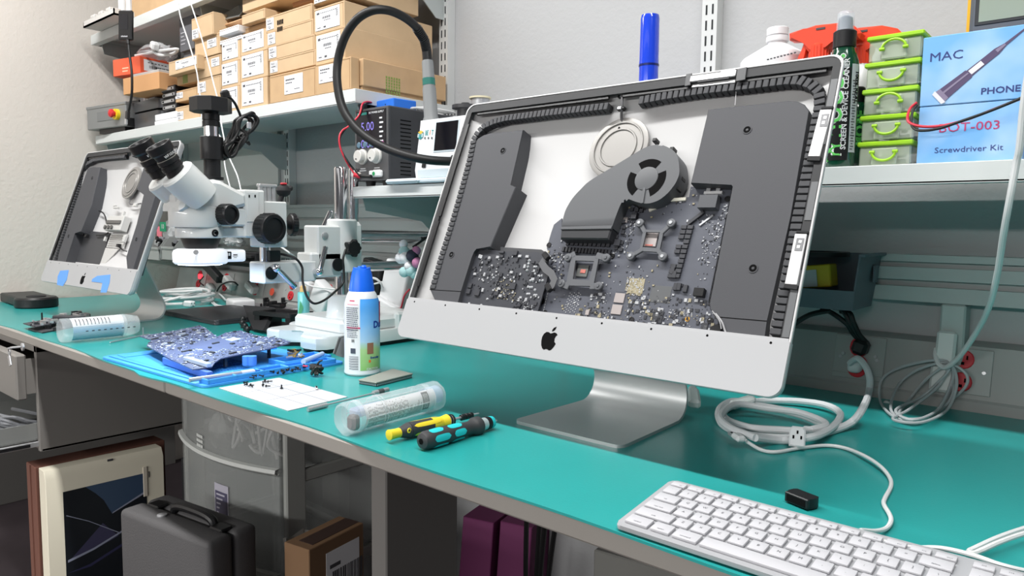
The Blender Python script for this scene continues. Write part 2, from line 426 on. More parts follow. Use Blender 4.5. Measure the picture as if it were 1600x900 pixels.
b.i = 1; b.box((*L(968, 169, -.010), -.0095), (.006, .004, .002)); b.box((*L(971, 149, -.008), -.0095), (.005, .003, .002))
obj('camera_module', b, [BLACK, SOLD], t)
# fan and duct
wt = -.003
fan_o = [(876.7, 355.5), (882, 333), (888, 320), (896, 308), (907, 296), (921, 283), (951.7, 264), (993, 239), (1003, 233), (1015.5, 228), (1032, 226), (1049, 233), (1056, 240), (1060, 250), (1061.4, 269.4), (1058, 281), (1051.7, 291.7), (1043, 302), (1032, 311), (1021, 316), (1010, 318), (996, 316), (982, 311), (976, 312), (971, 316.7), (964, 333), (956, 355.5)]
FANM = M('fan_grey', (82, 84, 87), .5)
fc = L(1010, 279, wt)
def smooth(P, n=4):
    out = []; N = len(P)
    for k in range(N-1):
        p = [P[max(0, k-1)], P[k], P[k+1], P[min(N-1, k+2)]]
        for j in range(n):
            u = j/n; out.append(tuple(.5*(2*p[1][i]+(p[2][i]-p[0][i])*u+(2*p[0][i]-5*p[1][i]+4*p[2][i]-p[3][i])*u*u+(3*p[1][i]-p[0][i]-3*p[2][i]+p[3][i])*u**3) for i in (0, 1)))
    return out+[P[-1]]
b = B(MI).prism(LP(wt, *smooth(fan_o)), (0, 0, -.030), .003)
fan = obj('fan', b, [FANM], t, 40)
k = (L(1056, 279, wt)[0]-L(964, 279, wt)[0])/92
def arc_slot(a0, a1, r0, r1, z, n=10):
    o = [(fc[0]+r1*math.cos(a), fc[1]+r1*math.sin(a), z) for a in [math.radians(a0+(a1-a0)*j/n) for j in range(n+1)]]
    i = [(fc[0]+r0*math.cos(a), fc[1]+r0*math.sin(a), z) for a in [math.radians(a1+(a0-a1)*j/n) for j in range(n+1)]]
    return o+i
for a0, a1 in ((55, 128), (158, 238), (-65, 22)):
    obj('fan_slot', B(MI).prism(arc_slot(a0, a1, .0185, .0305, wt+.0004), (0, 0, -.004)), INKB, fan)
obj('fan_hub', B(MI).lathe([(.018, wt), (.018, wt+.0008), (.0165, wt+.0012), (.0001, wt+.0013)], (*fc, 0), n=32, cap=False), FANM, fan)
sd = Vector((L(1004, 315, wt)[0]-fc[0], L(1004, 315, wt)[1]-fc[1], 0)).normalized()
q = frame((fc[0]+sd.x*.027, fc[1]+sd.y*.027, wt+.0008), sd, Vector((-sd.y, sd.x, 0)))
obj('fan_strut', B(MI).box(q @ Vector((0, 0, 0)), (.024, .0045, .002), q, .0004), FANM, fan)
# mouth of the duct: lip and dark band
b = B(MI).prism(LP(wt+.0010, (876.5, 354), (957, 352), (954.5, 357.5), (876, 358.5)), (0, 0, -.004), .0005)
obj('duct_lip', b, FANM, fan)
b = B(MI).prism(LP(wt-.001, (876.5, 357), (955.5, 356.5), (950.5, 374), (875, 373)), (0, 0, -.026), .002)
obj('duct_mouth', b, M('duct_dark', (44, 45, 48), .4), fan)
b = B(MI)
for a in range(0, 70, 14):
    pass
for px, py in ((1026, 222), (1053, 236), (1066, 282), (1060, 297)): b.box((*L(px, py, -.02), -.018), (.007, .006, .012), None, .001)
obj('fan_mount', b, BLACK, fan)
# ---------------- circuit boards
WB = -.024
def parts_scatter(rng, n, poly, w, avoid, sizes, mats):
    xs = [p[0] for p in poly]; ys = [p[1] for p in poly]; out = []
    def inside(x, y):
        c = False
        for i in range(len(poly)):
            (x0, y0), (x1, y1) = poly[i], poly[i-1]
            if (y0 > y) != (y1 > y) and x < (x1-x0)*(y-y0)/(y1-y0)+x0: c = not c
        return c
    tries = 0
    while len(out) < n and tries < n*20:
        tries += 1; x, y = rng.uniform(min(xs), max(xs)), rng.uniform(min(ys), max(ys))
        if not inside(x, y) or any(abs(x-a) < c and abs(y-d) < e for a, d, c, e in avoid): continue
        sx, sy, sz = rng.choice(sizes)
        if rng.random() < .5: sx, sy = sy, sx
        out.append((x, y, sx, sy, sz, rng.choice(mats)))
    return out
lb = [(877.8, 341), (865.5, 351), (861, 364), (854.4, 387.8), (860, 404), (850, 440), (842, 482), (839, 493), (990, 514), (1134, 528), (1138, 526), (1118, 497), (1106, 474), (1144, 292), (1079.4, 291.7), (1076.7, 308), (1037.8, 311), (1018, 322), (1006, 330), (992, 322), (979.4, 316.7), (968, 333), (958, 372), (877, 372)]
LBP = LP(WB, *lb)
board = obj('logic_board', B(MI).prism(LBP, (0, 0, -.0025)), PCBM, t)
l2 = [(x, y) for x, y, _ in LBP]
def chipb(name, px, py, w, h, hz=.0016, mat=CHIP, par=None, rot=0, z=WB, det=None):
    x, y = L(px, py, z); m = MI @ at(x, y, z, rot); b = B(m); b.box((0, 0, hz/2), (w, h, hz), None, .0003, 1)
    if det: b.i = 1; b.box((0, 0, hz+.0002), (w*.6, h*.6, .0004))
    return obj(name, b, [mat, det or mat], par if par is not None else board)
# row of coils and chips under the duct
for k in range(15): chipb('inductor', 882+k*5.1, 390.5+k*.35, .0042, .0080, .004)
for k in range(10): chipb('inductor', 888+k*7, 381.5+k*.3, .0062, .005, .003)
for k in range(12): chipb('capacitor', 878+k*6.8, 377.2+k*.25, .0024, .003, .002, SOLD)
# left column beside the GPU
for k, (px, py) in enumerate(((973, 327), (978, 327), (988, 328), (996, 329), (1003, 330), (967, 340), (968, 355), (976, 356), (965, 363), (974, 364), (964, 371), (975, 347), (962, 379), (972, 380), (964, 388), (971, 391))): chipb('inductor', px, py, .0058, .0055, .003)
chipb('square_chip', 977, 344, .0085, .0085, .0016, DIE); chipb('relay', 993, 339, .009, .010, .006); chipb('relay', 967, 381, .010, .010, .006)
# right column
for k in range(11):
    for j in range(2 if k in (0, 1, 2, 4, 5, 8, 9, 10) else 1):
        chipb('inductor', 1080-k*2.1-j*10, 356+k*7.6, .0082, .0056, .0035)
for px, py in ((1057, 449), (1062, 449), (1072, 452), (1055, 430), (1052, 424)): chipb('inductor', px, py, .006, .010, .004)
# socket top right
pb = chipb('relay', 1111, 320, .026, .019, .012, M('relay_grey', (74, 76, 80), .4))
for k in (0, 1): chipb('terminal', 1109+k*15, 296, .006, .010, .004, SOLD)
chipb('connector', 1116, 303, .026, .004, .005, WHITE)
chipb('connector', 1055, 313, .034, .0048, .003, M('connector_ivory', (205, 203, 190), .4), rot=.05)
chipb('connector', 1024, 326, .018, .0045, .003, M('connector_ivory', (205, 203, 190), .4), rot=.45)
chipb('connector', 1088, 342, .027, .005, .004, CHIP, rot=.75)
chipb('connector', 1104, 345, .022, .003, .002, SOLD, rot=.75)
chipb('memory_chip', 968.5, 466, .016, .014, .0016, DIE); chipb('memory_chip', 964, 484, .016, .014, .0016, DIE)
chipb('controller_chip', 1027, 498, .015, .012, .0012, CHIP); chipb('controller_chip', 1101, 510, .009, .009, .0012, CHIP)
chipb('video_chip', 994, 447, .024, .022, .0005, TAN, rot=.02)
chipb('dram_area', 972, 446, .014, .020, .0004, PCBM); chipb('hub_area', 1032, 460, .030, .024, .0004, M('board_light', (84, 86, 88), .5))
chipb('connector', 1095, 459, .014, .011, .008, BLACK); chipb('camera_plug', 1121, 516, .012, .010, .007, BLACK, rot=.5)
chipb('square_chip', 919, 489, .006, .008, .003, DIE)
for px, py in ((858, 383), (957, 400), (852, 489), (1137, 311), (987, 500), (1110, 501), (848, 471), (909, 496), (917, 499), (1001, 321)):
    x, y = L(px, py, WB); b = B(MI); b.lathe([(.0042, WB), (.0042, WB+.0012), (.0026, WB+.0012), (.0026, WB+.0006)], (x, y, 0), n=14); b.i = 1; b.lathe([(.0026, WB+.0007), (.0001, WB+.0013)], (x, y, 0), n=12, cap=False)
    obj('board_screw', b, [BLACK, MATTE], board)
# CPU bracket and GPU bracket
BRK = M('bracket_steel', (92, 94, 98), .45, .2)
def bracket(name, body, hole, posts, w, arm):
    b = B(MI)
    cxy = [sum(L(*p, w)[i] for p in body)/4 for i in (0, 1)]
    bo = [L(*p, w) for p in body]; ho = [L(*p, w) for p in hole]
    ring = [[(*p, w-.003) for p in bo], [(*p, w) for p in bo], [(*p, w) for p in ho], [(*p, w-.003) for p in ho]]
    b.loft(ring)
    for p in posts:
        x, y = L(*p, w); c = min(bo, key=lambda q: (q[0]-x)**2+(q[1]-y)**2)
        d = Vector((c[0]-x, c[1]-y, 0)); e = Vector((cxy[0]-x, cxy[1]-y, 0)).normalized()
        ln = d.length+.006; q = frame((0, 0, 0), d.normalized() if d.length > .002 else e, (-d.y, d.x, 0) if d.length > .002 else (-e.y, e.x, 0))
        dd = d.normalized() if d.length > .002 else e
        b.box((x+dd.x*ln/2, y+dd.y*ln/2, w-.0015), (ln, arm, .0034), q, .0008, 1)
        b.lathe([(.0065, w-.004), (.0065, w+.001), (.0055, w+.0018), (.003, w+.002)], (x, y, 0), n=18)
    br = obj(name, b, BRK, board)
    for p in posts:
        x, y = L(*p, w); obj('screw', B(MI).lathe([(.0028, w+.0018), (.0024, w+.0032)], (x, y, 0), n=10), SOLD if name.startswith('graphics') else BRK, br)
    return br
cb = bracket('processor_bracket', [(893, 399), (936, 400), (927, 447), (884, 446)], [(899, 407), (928, 408), (920.5, 438), (895, 436)], [(887.5, 402.5), (947, 403), (877, 443), (935, 447)], WB+.010, .010)
chipb('processor_die', 911, 424, .019, .018, .0022, M('die_substrate', (96, 98, 96), .4), cb, z=WB); chipb('processor_core', 911, 424, .009, .006, .0006, COPPER, cb, z=WB+.0024)
gb = bracket('graphics_bracket', [(1005, 358.5), (1037, 360), (1030, 394), (999, 392)], [(1009.5, 362.5), (1031, 363), (1026, 387.5), (1004, 386)], [(999.5, 348.5), (1049, 348.5), (985.5, 400), (1035.5, 401)], WB+.008, .0065)
chipb('graphics_die', 1017, 375, .021, .021, .0022, DIE, gb, z=WB); chipb('graphics_core', 1014, 383, .012, .0024, .0004, COPPER, gb, z=WB+.0023)
# many tiny parts nobody could count
rng = random.Random(3); av = []
for px, py, a, e in ((911, 424, .030, .030), (1018, 375, .030, .034), (915, 384, .045, .014), (967, 474, .012, .018), (1111, 312, .020, .022), (1065, 395, .026, .045), (900, 360, .06, .02)):
    x, y = L(px, py, WB); av.append((x, y, a, e))
big = [(.0016, .0010, .0008), (.0024, .0016, .001), (.0012, .0008, .0006), (.0032, .0022, .0014), (.005, .004, .0012)]
def region(pts): return [L(*p, WB) for p in pts]
sc_ = parts_scatter(rng, 230, l2, WB, av, big[:4], [0, 0, 1, 1, 2])
sc_ += parts_scatter(rng, 300, region([(930, 455), (1110, 470), (1135, 522), (900, 492)]), WB, av, big, [0, 0, 0, 1, 1, 2])
sc_ += parts_scatter(rng, 130, region([(1085, 330), (1140, 320), (1118, 420), (1085, 410)]), WB, av, big[:3], [0, 1, 1])
sc_ += parts_scatter(rng, 90, region([(1010, 345), (975, 395), (960, 395), (985, 335)]), WB, av, big[:3], [0, 1])
sc_ += parts_scatter(rng, 80, region([(862, 395), (885, 395), (878, 440), (862, 440)]), WB, av, big[:4], [0, 1, 0])
sc_ += parts_scatter(rng, 120, region([(980, 432), (1005, 434), (1002, 462), (976, 460)]), WB, [], big[:3], [2, 2, 1])
b = B(MI)
for x, y, sx, sy, sz, mi_ in sc_: b.i = mi_; b.box((x, y, WB+sz/2), (sx, sy, sz))
# dotted pad fields
b.i = 1
for r in range(14):
    for c in range(6):
        if (r+c) % 2: continue
        x, y = L(880+c*3.4+(14-r)*.8, 458+r*2.3, WB); b.box((x, y, WB+.0003), (.0017, .0012, .0006))
for r in range(8):
    x, y = L(857-r*1.0, 455+r*4.2, WB); b.box((x, y, WB+.0005), (.0014, .003, .001))
for r in range(7):
    for c in range(4): x, y = L(1063+c*6, 483+r*1.6+c*.8, WB); b.box((x, y, WB+.0003), (.0012, .001, .0006))
x, y = L(1074, 498.5, WB); b.i = 3; b.lathe([(.0034, WB+.0004), (.0018, WB+.0006)], (x, y, 0), n=14, cap=False)
x, y = L(842, 490, WB); b.lathe([(.004, WB+.0004), (.0018, WB+.0006)], (x, y, 0), n=14, cap=False)
o = obj('small_components', b, [CHIP, SOLD, TAN, GOLD], board); o['kind'] = 'stuff'
# power supply board
WP = -.014
pbp = [(744, 390), (756, 391), (760, 389.5), (781, 392), (842, 394), (853, 397), (857, 404), (858, 425), (846.7, 464.4), (838, 494), (722, 482), (712, 480), (715.5, 476.7), (737, 402)]
PSP = LP(WP, *pbp)
ps = obj('power_board', B(MI).prism(PSP, (0, 0, -.0025)), M('board_black', (52, 54, 60), .5, var=.06, vscale=60), t)
p2 = [(x, y) for x, y, _ in PSP]
obj('board_tray', B(MI).prism(LP(WP-.004, (782, 386), (846, 390), (856, 398), (782, 396)), (0, 0, -.012)), M('tray_dark', (60, 61, 64), .5), ps)
rng = random.Random(11)
sc_ = parts_scatter(rng, 170, [L(*p, WP) for p in ((750, 398), (850, 402), (842, 450), (775, 470), (733, 440))], WP, [], [(.0022, .0016, .0012), (.0036, .0024, .0018), (.0014, .001, .0008), (.006, .004, .0025)], [0, 0, 1, 1, 0])
sc_ += parts_scatter(rng, 90, [L(*p, WP) for p in ((775, 436), (810, 440), (805, 470), (770, 466))], WP, [], [(.0016, .001, .0008), (.0022, .0014, .0012)], [1, 2, 2, 0])
sc_ += parts_scatter(rng, 50, [L(*p, WP) for p in ((800, 466), (845, 460), (834, 488), (800, 485))], WP, [], [(.003, .0022, .0012), (.005, .003, .0015)], [0, 1])
b = B(MI)
for x, y, sx, sy, sz, mi_ in sc_: b.i = mi_; b.box((x, y, WP+sz/2), (sx, sy, sz))
o = obj('small_components', b, [CHIP, SOLD, TAN], ps); o['kind'] = 'stuff'
def blob(px, py, r=.0024): x, y = L(px, py, WP); return obj('solder_joint', B(MI).lathe([(r, WP), (r*.9, WP+.0008), (r*.4, WP+.002)], (x, y, 0), n=10), SOLD, ps)
for px, py in ((827, 407), (826, 412), (825, 417), (823.5, 422.5), (771, 434), (733, 474.5), (752, 477), (761.5, 467.5), (842, 431), (847, 431), (843, 438.5), (848, 438.5), (828, 449), (831, 449), (836, 453), (824, 459.5), (827, 459.5), (835, 461.5), (838, 461.5), (836, 428), (833, 438.5), (829, 438.5), (838, 417), (835, 417)): blob(px, py)
for px, py, w_, h_ in ((735.5, 447, .008, .008), (733, 456, .009, .008), (747, 458, .010, .010), (785, 394.5, .010, .004), (777, 459, .008, .007), (802, 448, .012, .010), (806, 396, .009, .008), (815, 472, .006, .004), (812, 478, .006, .004), (823, 474, .004, .006), (829, 480, .004, .006), (775, 482, .010, .004)):
    chipb('chip', px, py, w_, h_, .003, CHIP, ps, z=WP)
# flat ribbon between the boards
wr = -.009
pa = [(851, 405), (846, 410), (852, 420), (861, 427), (866, 437), (862, 446), (857, 450)]
c_ = [Vector((*L(*p, wr), wr)) for p in pa]; rb = []
for i, p in enumerate(c_):
    d = (c_[min(len(c_)-1, i+1)]-c_[max(0, i-1)]).normalized(); nn = Vector((-d.y, d.x, 0))*.0058
    rb.append([p-nn, p+nn, p+nn+Vector((0, 0, -.0012)), p-nn+Vector((0, 0, -.0012))])
rbn = obj('ribbon_cable', B(MI).loft(rb, True, True, True), M('ribbon_grey', (88, 89, 92), .45), ps)
for px, py, rt in ((853, 400, -.7), (857, 449, -.8)):
    x, y = L(px, py, wr); obj('connector', B(MI @ at(x, y, wr, rt)).box((0, 0, -.001), (.014, .008, .008), None, .001), BLACK, rbn)
# metal brackets at rim
b = B(MI)
def flat(px0, py0, px1, py1, w, dx, hz): 
    a, c = Vector((*L(px0, py0, w), w)), Vector((*L(px1, py1, w), w)); d = c-a
    b.box((a+c)/2, (d.length, dx, hz), frame((0, 0, 0), d, (-d.y, d.x, 0)), .0005, 1)
flat(1079, 124, 1150, 114.5, .001, .009, .003); flat(1082, 133, 1150, 125, -.004, .009, .003)
b.i = 1
flat(1071, 126, 1080, 124, .0005, .020, .0022); flat(1151, 118, 1166, 115, .0005, .020, .0022); flat(1090, 128, 1140, 121.5, .0002, .003, .002)
b.i = 0; flat(1127, 113, 1149, 110, .0015, .004, .003)
obj('antenna_bracket', b, [M('bright_metal', (222, 222, 222), .35, .3), M('gasket_grey', (70, 71, 73), .5)], t)
for pts in (((1291, 172), (1272, 245)), ((1252, 366), (1236, 445))):
    b = B(MI); (xa, ya), (xb, yb) = pts
    flat(xa, ya, xb, yb, .0005, .014, .003); b.i = 1
    flat(xa-1, ya+6, xa-5, ya+26, .0022, .009, .0006); b.i = 0; flat(xa-1, ya+9, xa-2.5, ya+14, .0026, .004, .0006); flat(xa-4, ya+17, xa-5, ya+22, .0026, .004, .0006)
    b.i = 2; flat(xb+1, yb, xb-1, yb+7, .0008, .016, .0034); flat(xa+2.5, ya-5, xa+1.5, ya-1, .0008, .014, .0034)
    obj('antenna_bracket', b, [M('bright_metal', (0, 0, 0)), M('bracket_grey', (130, 131, 133), .4), MATTE], t)  # white bracket with grey squares and matte black ends
for pp, zz_, rr_ in ((((1151.5, 118), (1150.5, 140), (1148.5, 165)), -.010, .0007), (((1118, 490), (1128, 503), (1133, 517), (1138, 527)), -.005, .0012), (((1113, 486), (1124, 501), (1127, 514)), -.005, .0008)):
    obj('thin_cable', B(MI).tube([(*L(*p, zz_), zz_) for p in pp], rr_, 6), M('wire_grey', (150, 150, 152), .4), t)
if 0: b.tube([(*L(*p, -.006), -.005) for p in ((1118, 490), (1128, 503), (1133, 517), (1138, 527))], .0012, 6); b.tube([(*L(*p, -.006), -.005) for p in ((1113, 486), (1124, 501), (1127, 514))], .0008, 6)

# ---------------------------------------------------------------- far stripped computer on the left
T2 = .345; C2 = Vector((-2.31, .845, CAMZ+.0145)); YW2 = .02
MJ = Matrix.Translation(C2) @ Matrix.Rotation(YW2, 4, 'Z') @ frame((0, 0, 0), (1, 0, 0), (0, math.sin(T2), math.cos(T2)))
n2 = Vector((MJ[0][2], MJ[1][2], MJ[2][2]))
def K(px, py, w=0):
    d = ray(px, py); o = C2+n2*w; q = EYE+d*((o-EYE).dot(n2)/d.dot(n2)); r = MJ.inverted() @ q; return (r.x, r.y)
def KP(w, *pp): return [(*K(x, y, w), w) for x, y in pp]
t = thing('computer', 'far stripped all-in-one computer with blue tape on its chin, by the left wall', 'computer', (-2.31, .95, BT))
shell(MJ, t)
ch = chin(MJ, t, [-.29+.0725*k for k in range(9)])
apple(MJ, *K(130.5, 436), .0335, ch)
# stand turned a little with its hinge
stand(I4, t, -2.365, .842, BT, 1.35, 114, .118)
obj('hinge', B().bb((-2.37, .89, .985), (-2.31, .955, 1.02), .005), ALUST, t)
b = B(MJ)
b.bb((-.321, .2045, -.006), (.321, .2175, -.0012)); b.bb((-.3215, VC, -.006), (-.312, .206, -.0012)); b.bb((.312, VC, -.006), (.3215, .206, -.0012))
obj('rim_gasket', b, GASK, t)
b = B(MJ); b.bb((-.300, .1985, -.0075), (-.01, .2085, -.0035), .001); b.bb((-.3150, -.13, -.004), (-.3085, .18, -.0006))
obj('magnet_strip', b, BLACK, t)
comb(MJ, t, [K(x, y, -.006) for x, y in ((84, 408), (100, 360), (118, 305), (128, 268), (136, 256), (147, 250), (165, 247), (196, 244))], .0125, .014, .0088, -.018)
comb(MJ, t, [K(x, y, -.006) for x, y in ((208, 242), (225, 240), (245, 237))], .0125, .014, .0088, -.018)
def spk2(w, dep, pts, recs):
    b = B(MJ).prism(KP(w, *pts), (0, 0, -dep), .0012)
    for p in recs: recess(b, *K(*p, w), w)
    return obj('speaker', b, [SPK, INKB, BLACK], t)
spk2(-.006, .034, [(137, 263), (146, 261), (156.5, 261), (143, 320), (126, 362), (117, 364), (102, 412), (89, 411), (92, 395), (119, 315)], [(144, 278), (107, 369)])
spk2(-.006, .030, [(228, 250), (249, 238), (262, 240), (206, 426), (199, 425), (197, 402), (214, 350), (225, 304), (214, 296)], [(213, 374)])
b = B(MJ).prism(KP(-.033, (141, 361), (172, 364), (155, 414), (115, 410), (125, 364)), (0, 0, -.004)); obj('battery_tray', b, M('tray_dark', (0, 0, 0)), t)
w = -.027; cx, cy = K(206, 286, w)
obj('antenna_plate', B(MJ).lathe([(.051, w-.001), (.051, w+.003), (.044, w+.0035), (.043, w+.005), (.0415, w+.005), (.0405, w+.003), (.033, w+.003), (.032, w+.0048), (.030, w+.0048), (.029, w+.003), (.0001, w+.003)], (cx, cy, 0), n=40, cap=False), M('plate_silver', (0, 0, 0)), t)
obj('antenna_cable', B(MJ).tube([(*K(*p, -.03), -.030) for p in ((201, 236), (203, 252), (207, 262), (214, 272), (215, 290), (208, 305), (203, 312), (204, 319), (220, 318))], .002, 6), M('cable_grey', (0, 0, 0)), t)
hg = M('hinge_silver', (200, 200, 198), .4, .3)
b = B(MJ)
(x0, y0_), (x1, y1_) = K(170, 362, -.03), K(203, 340, -.03)
b.bb((x0, y0_, -.036), (x1, y1_, -.014), .002); b.i = 1; b.bb((x0+.008, (y0_+y1_)/2-.004, -.016), (x1-.008, (y0_+y1_)/2+.008, -.010), .002)
for k in range(3): b.lathe([(.006, -.014), (.006, -.009)], (x0+.012+k*.022, y0_+.008, 0), n=12)
b.i = 0; b.prism(KP(-.032, (173, 366), (198, 366), (192, 388), (166, 386)), (0, 0, -.004)); b.prism(KP(-.034, (165, 387), (186, 388), (160, 417), (150, 415)), (0, 0, -.003))
b.i = 1
for k in range(6):
    b.prism(KP(-.0315, (174-k*1.2, 368+k*3.1), (194-k*1.1, 368.3+k*3.1), (193.6-k*1.1, 369.3+k*3.1), (173.6-k*1.2, 369+k*3.1)), (0, 0, -.001))
obj('hinge_mount', b, [hg, M('hinge_dark', (96, 95, 93), .4, .3)], t)
for pp, rr_ in ((((156, 330), (163, 334), (167, 345), (168, 360)), .0022), (((152, 368), (164, 367), (170, 364)), .0022), (((186, 385), (193, 391), (199, 393)), .0016)):
    obj('loose_cable', B(MJ).tube([(*K(*p, -.03), -.028) for p in pp], rr_, 6), BLACK, t)
for p in ((136, 369), (131, 366), (186, 384)): obj('cable_plug', B(MJ).box((*K(*p, -.025), -.024), (.012, .010, .010), None, .001), BLACK, t)
b = B(MJ)
for p, ww, hh in (((151, 331), .012, .008), ((183, 325), .03, .006), ((181, 322), .010, .006), ((213, 321), .02, .010), ((194, 336), .008, .02), ((198, 352), .008, .02), ((196, 374), .014, .02), ((166, 374), .008, .014), ((180, 420), .04, .006), ((140, 416), .02, .005)): b.box((*K(*p, -.03), -.028), (ww, hh, .008), None, .001)
obj('bracket', b, hg, t)
tape = M('blue_tape', (92, 148, 220), .6)
for pts in (((94, 423), (107, 422), (104, 437), (98, 447), (89, 445), (90, 432)), ):
    b = B(MJ).prism(KP(.0025, *pts), (0, 0, -.0007)); o = obj('tape', b, tape, t)
b = B(MJ).prism(KP(.0025, (144, 436), (152, 431), (172, 429), (171, 441), (166, 457), (157, 457), (160, 442), (143, 440)), (0, 0, -.0007)); obj('tape', b, tape, t)
# ---------------------------------------------------------------- stereo microscope on a boom stand
SCW = M('microscope_white', (206, 209, 208), .32, coat=.2)
X0 = -1.5
mt = thing('microscope', 'white trinocular microscope with lit ring lamp on a heavy boom stand', 'microscope', (X0, 1.1, BT))
def px_(px, py, x=X0): return PX(px, py, x)
# base: low front arms, higher rear block
b = B()
prof = [(-1.652, 1.02), (-1.652, .985), (-1.640, .968), (-1.615, .962), (-1.585, .968), (-1.565, .992), (-1.545, 1.006), (-1.52, 1.002), (-1.50, .980), (-1.488, .966), (-1.46, .960), (-1.425, .966), (-1.412, .985), (-1.408, 1.02), (-1.408, 1.325), (-1.652, 1.325)]
b.prism([(x, y, BT+.040) for x, y in prof], (0, 0, -.030), .004)
b.bb((-1.625, 1.035, BT+.036), (-1.42, 1.32, BT+.072), .008)
b.bb((-1.43, 1.20, BT+.03), (-1.41, 1.32, BT+.08), .006)
base = obj('base', b, SCW, mt)
b = B(); b.prism([(x*.94-.09, y*.96+.047, BT+.0105) for x, y in prof], (0, 0, -.0095)); obj('base_foot', b, RUBBER, base)
CY = 1.094
obj('column_socket', B().lathe([(.040, BT+.07), (.038, BT+.075), (.034, BT+.115), (.034, BT+.125), (.030, BT+.127)], (X0, CY, 0), n=28), SCW, mt)
obj('column', B().lathe([(.0165, BT+.12), (.0165, 1.200), (.0145, 1.204)], (X0, CY, 0), n=32), CHROME, mt)
obj('column', B().lathe([(.0125, BT+.12), (.0125, 1.200), (.011, 1.203)], (X0+.004, CY+.036, 0), n=32), CHROME, mt)
b = B(); b.lathe([(.037, .945), (.039, .948), (.039, 1.072), (.036, 1.076)], (X0, CY, 0), n=32)
b.bb((X0-.028, CY-.03, .95), (X0+.028, CY+.05, 1.07), .01)
b.bb((X0-.030, 1.005, .975), (X0+.030, CY, 1.060), .004); b.bb((X0-.030, .985, .935), (X0+.030, CY-.02, .995), .004)
obj('column_clamp', b, SCW, mt)
obj('clamp_screw', B().lathe([(.009, 0), (.009, .002), (.007, .003)], (X0+.030, 1.025, 1.035), (1, 0, 0), n=16), STEEL, mt)
# horizontal rails going to the wall
for z, dx in ((1.030, .0), (.955, .01)):
    obj('boom_rod', B().cyl((X0+dx, CY+.03, z), (X0+dx, CY+.33, z), .0125, n=20), CHROME, mt)
obj('arm', B().bb((X0-.032, .862, .928), (X0+.032, 1.0, .976), .003), SCW, mt)
obj('arm_bushing', B().lathe([(.015, 0), (.015, .002)], (X0+.0325, .880, .952), (1, 0, 0), n=20), BLACK, mt)
obj('arm_bushing', B().lathe([(.016, 0), (.016, .004)], (X0+.039, 1.055, .965), (1, 0, 0), n=20), BLACK, mt)
def lever(c, e, nm='clamp_lever'):
    b = B(); b.ball(c, .010, n=14); b.lathe([(.0045, 0), (.0065, .012), (.0065, (Vector(e)-Vector(c)).length-.002), (.005, (Vector(e)-Vector(c)).length)], c, Vector(e)-Vector(c), n=14)
    b.cyl(Vector(c)-Vector((.016, 0, 0)), c, .008, n=12); obj(nm, b, CHROME, mt)
xl = X0+.048
lever(px_(432, 419, xl), px_(462, 449, xl)); lever(px_(499, 425, xl), px_(509, 385, xl)); lever(px_(500, 368, X0-.01), px_(517, 330, X0-.01))
# star knob
kc = px_(553, 388, X0+.05)
b = B(); b.prism([(kc.x+.004, kc.y+(.019+.004*math.cos(5*a))*math.cos(a), kc.z+(.019+.004*math.cos(5*a))*math.sin(a)) for a in [2*PI*j/40 for j in range(40)]], (-.016, 0, 0), .003); b.cyl((kc.x-.05, kc.y, kc.z), (kc.x-.01, kc.y, kc.z), .006)
obj('star_knob', b, BLACK, mt)
# focus block
FB = px_(419, 350)
b = B(); b.bb((X0-.03, px_(400, 350).y, px_(419, 386).z), (X0+.03, px_(438, 350).y, px_(419, 315).z), .003)
b.bb((X0-.035, px_(369, 350).y, px_(385, 371).z), (X0+.035, px_(401, 350).y+.002, px_(385, 297).z), .004)
obj('focus_block', b, SCW, mt)
b = B(); y0_, y1_ = px_(373, 350).y, px_(392, 350).y
b.bb((X0+.0345, y0_, px_(385, 347).z), (X0+.0365, y1_, px_(385, 301).z), .008)
for px in (376, 385): b.i = 1; b.box((X0+.0367, px_(px, 307).y, px_(px, 307).z), (.001, .003, .006))
obj('focus_plate', b, [SCW, INKB], mt)
def knob(c, ax, r, ln, nm='focus_knob'):
    ax = Vector(ax); b = B(); c = Vector(c)
    b.lathe([(r*.45, -.012), (r*.45, 0), (r*.9, 0), (r, .004), (r, ln-.004), (r*.93, ln), (r*.72, ln), (r*.70, ln-.004), (.0001, ln-.003)], c, ax, n=40, cap=False)
    q = Vector((0, 0, 1)).rotation_difference(ax.normalized())
    for k in range(24):
        a = 2*PI*k/24; m = Matrix.Translation(c) @ q.to_matrix().to_4x4() @ Matrix.Rotation(a, 4, 'Z')
        b.box(m @ Vector((r, 0, ln*.5)), (.0018, .0045, ln*.72), m, .0005, 1)
    return obj(nm, b, BLACK, mt)
k1 = px_(412, 357, X0+.032); knob((X0+.034, k1.y, k1.z), (1, .12, 0), .0335, .036)
k2 = px_(443, 351, X0); knob((X0+.0, k2.y+.016, k2.z), (.2, 1, 0), .026, .014); obj('knob_shaft', B().cyl((X0, k2.y-.02, k2.z), (X0, k2.y+.02, k2.z), .012), BLACK, mt)
b = B(); yp = px_(414, 395).y
b.cyl((X0, yp, .93), (X0, yp, px_(419, 386).z+.005), .012); obj('focus_post', b, CHROME, mt)
obj('post_collar', B().bb((X0-.022, px_(415, 395).y-.004, .977), (X0+.022, px_(431, 395).y, px_(425, 391).z), .002), M('collar_dark', (60, 64, 66), .3, .6), mt)
b = B()
for px in (407, 413, 420, 427):
    c = px_(px, 315); b.cyl((X0, c.y, c.z-.004), (X0, c.y, px_(px, 290).z), .0058, n=12)
c = px_(417, 290); b.box((X0, c.y, c.z), (.016, .046, .007), None, .002)
obj('spring_rods', b, STEEL, mt)
c = px_(443, 298, X0-.03)
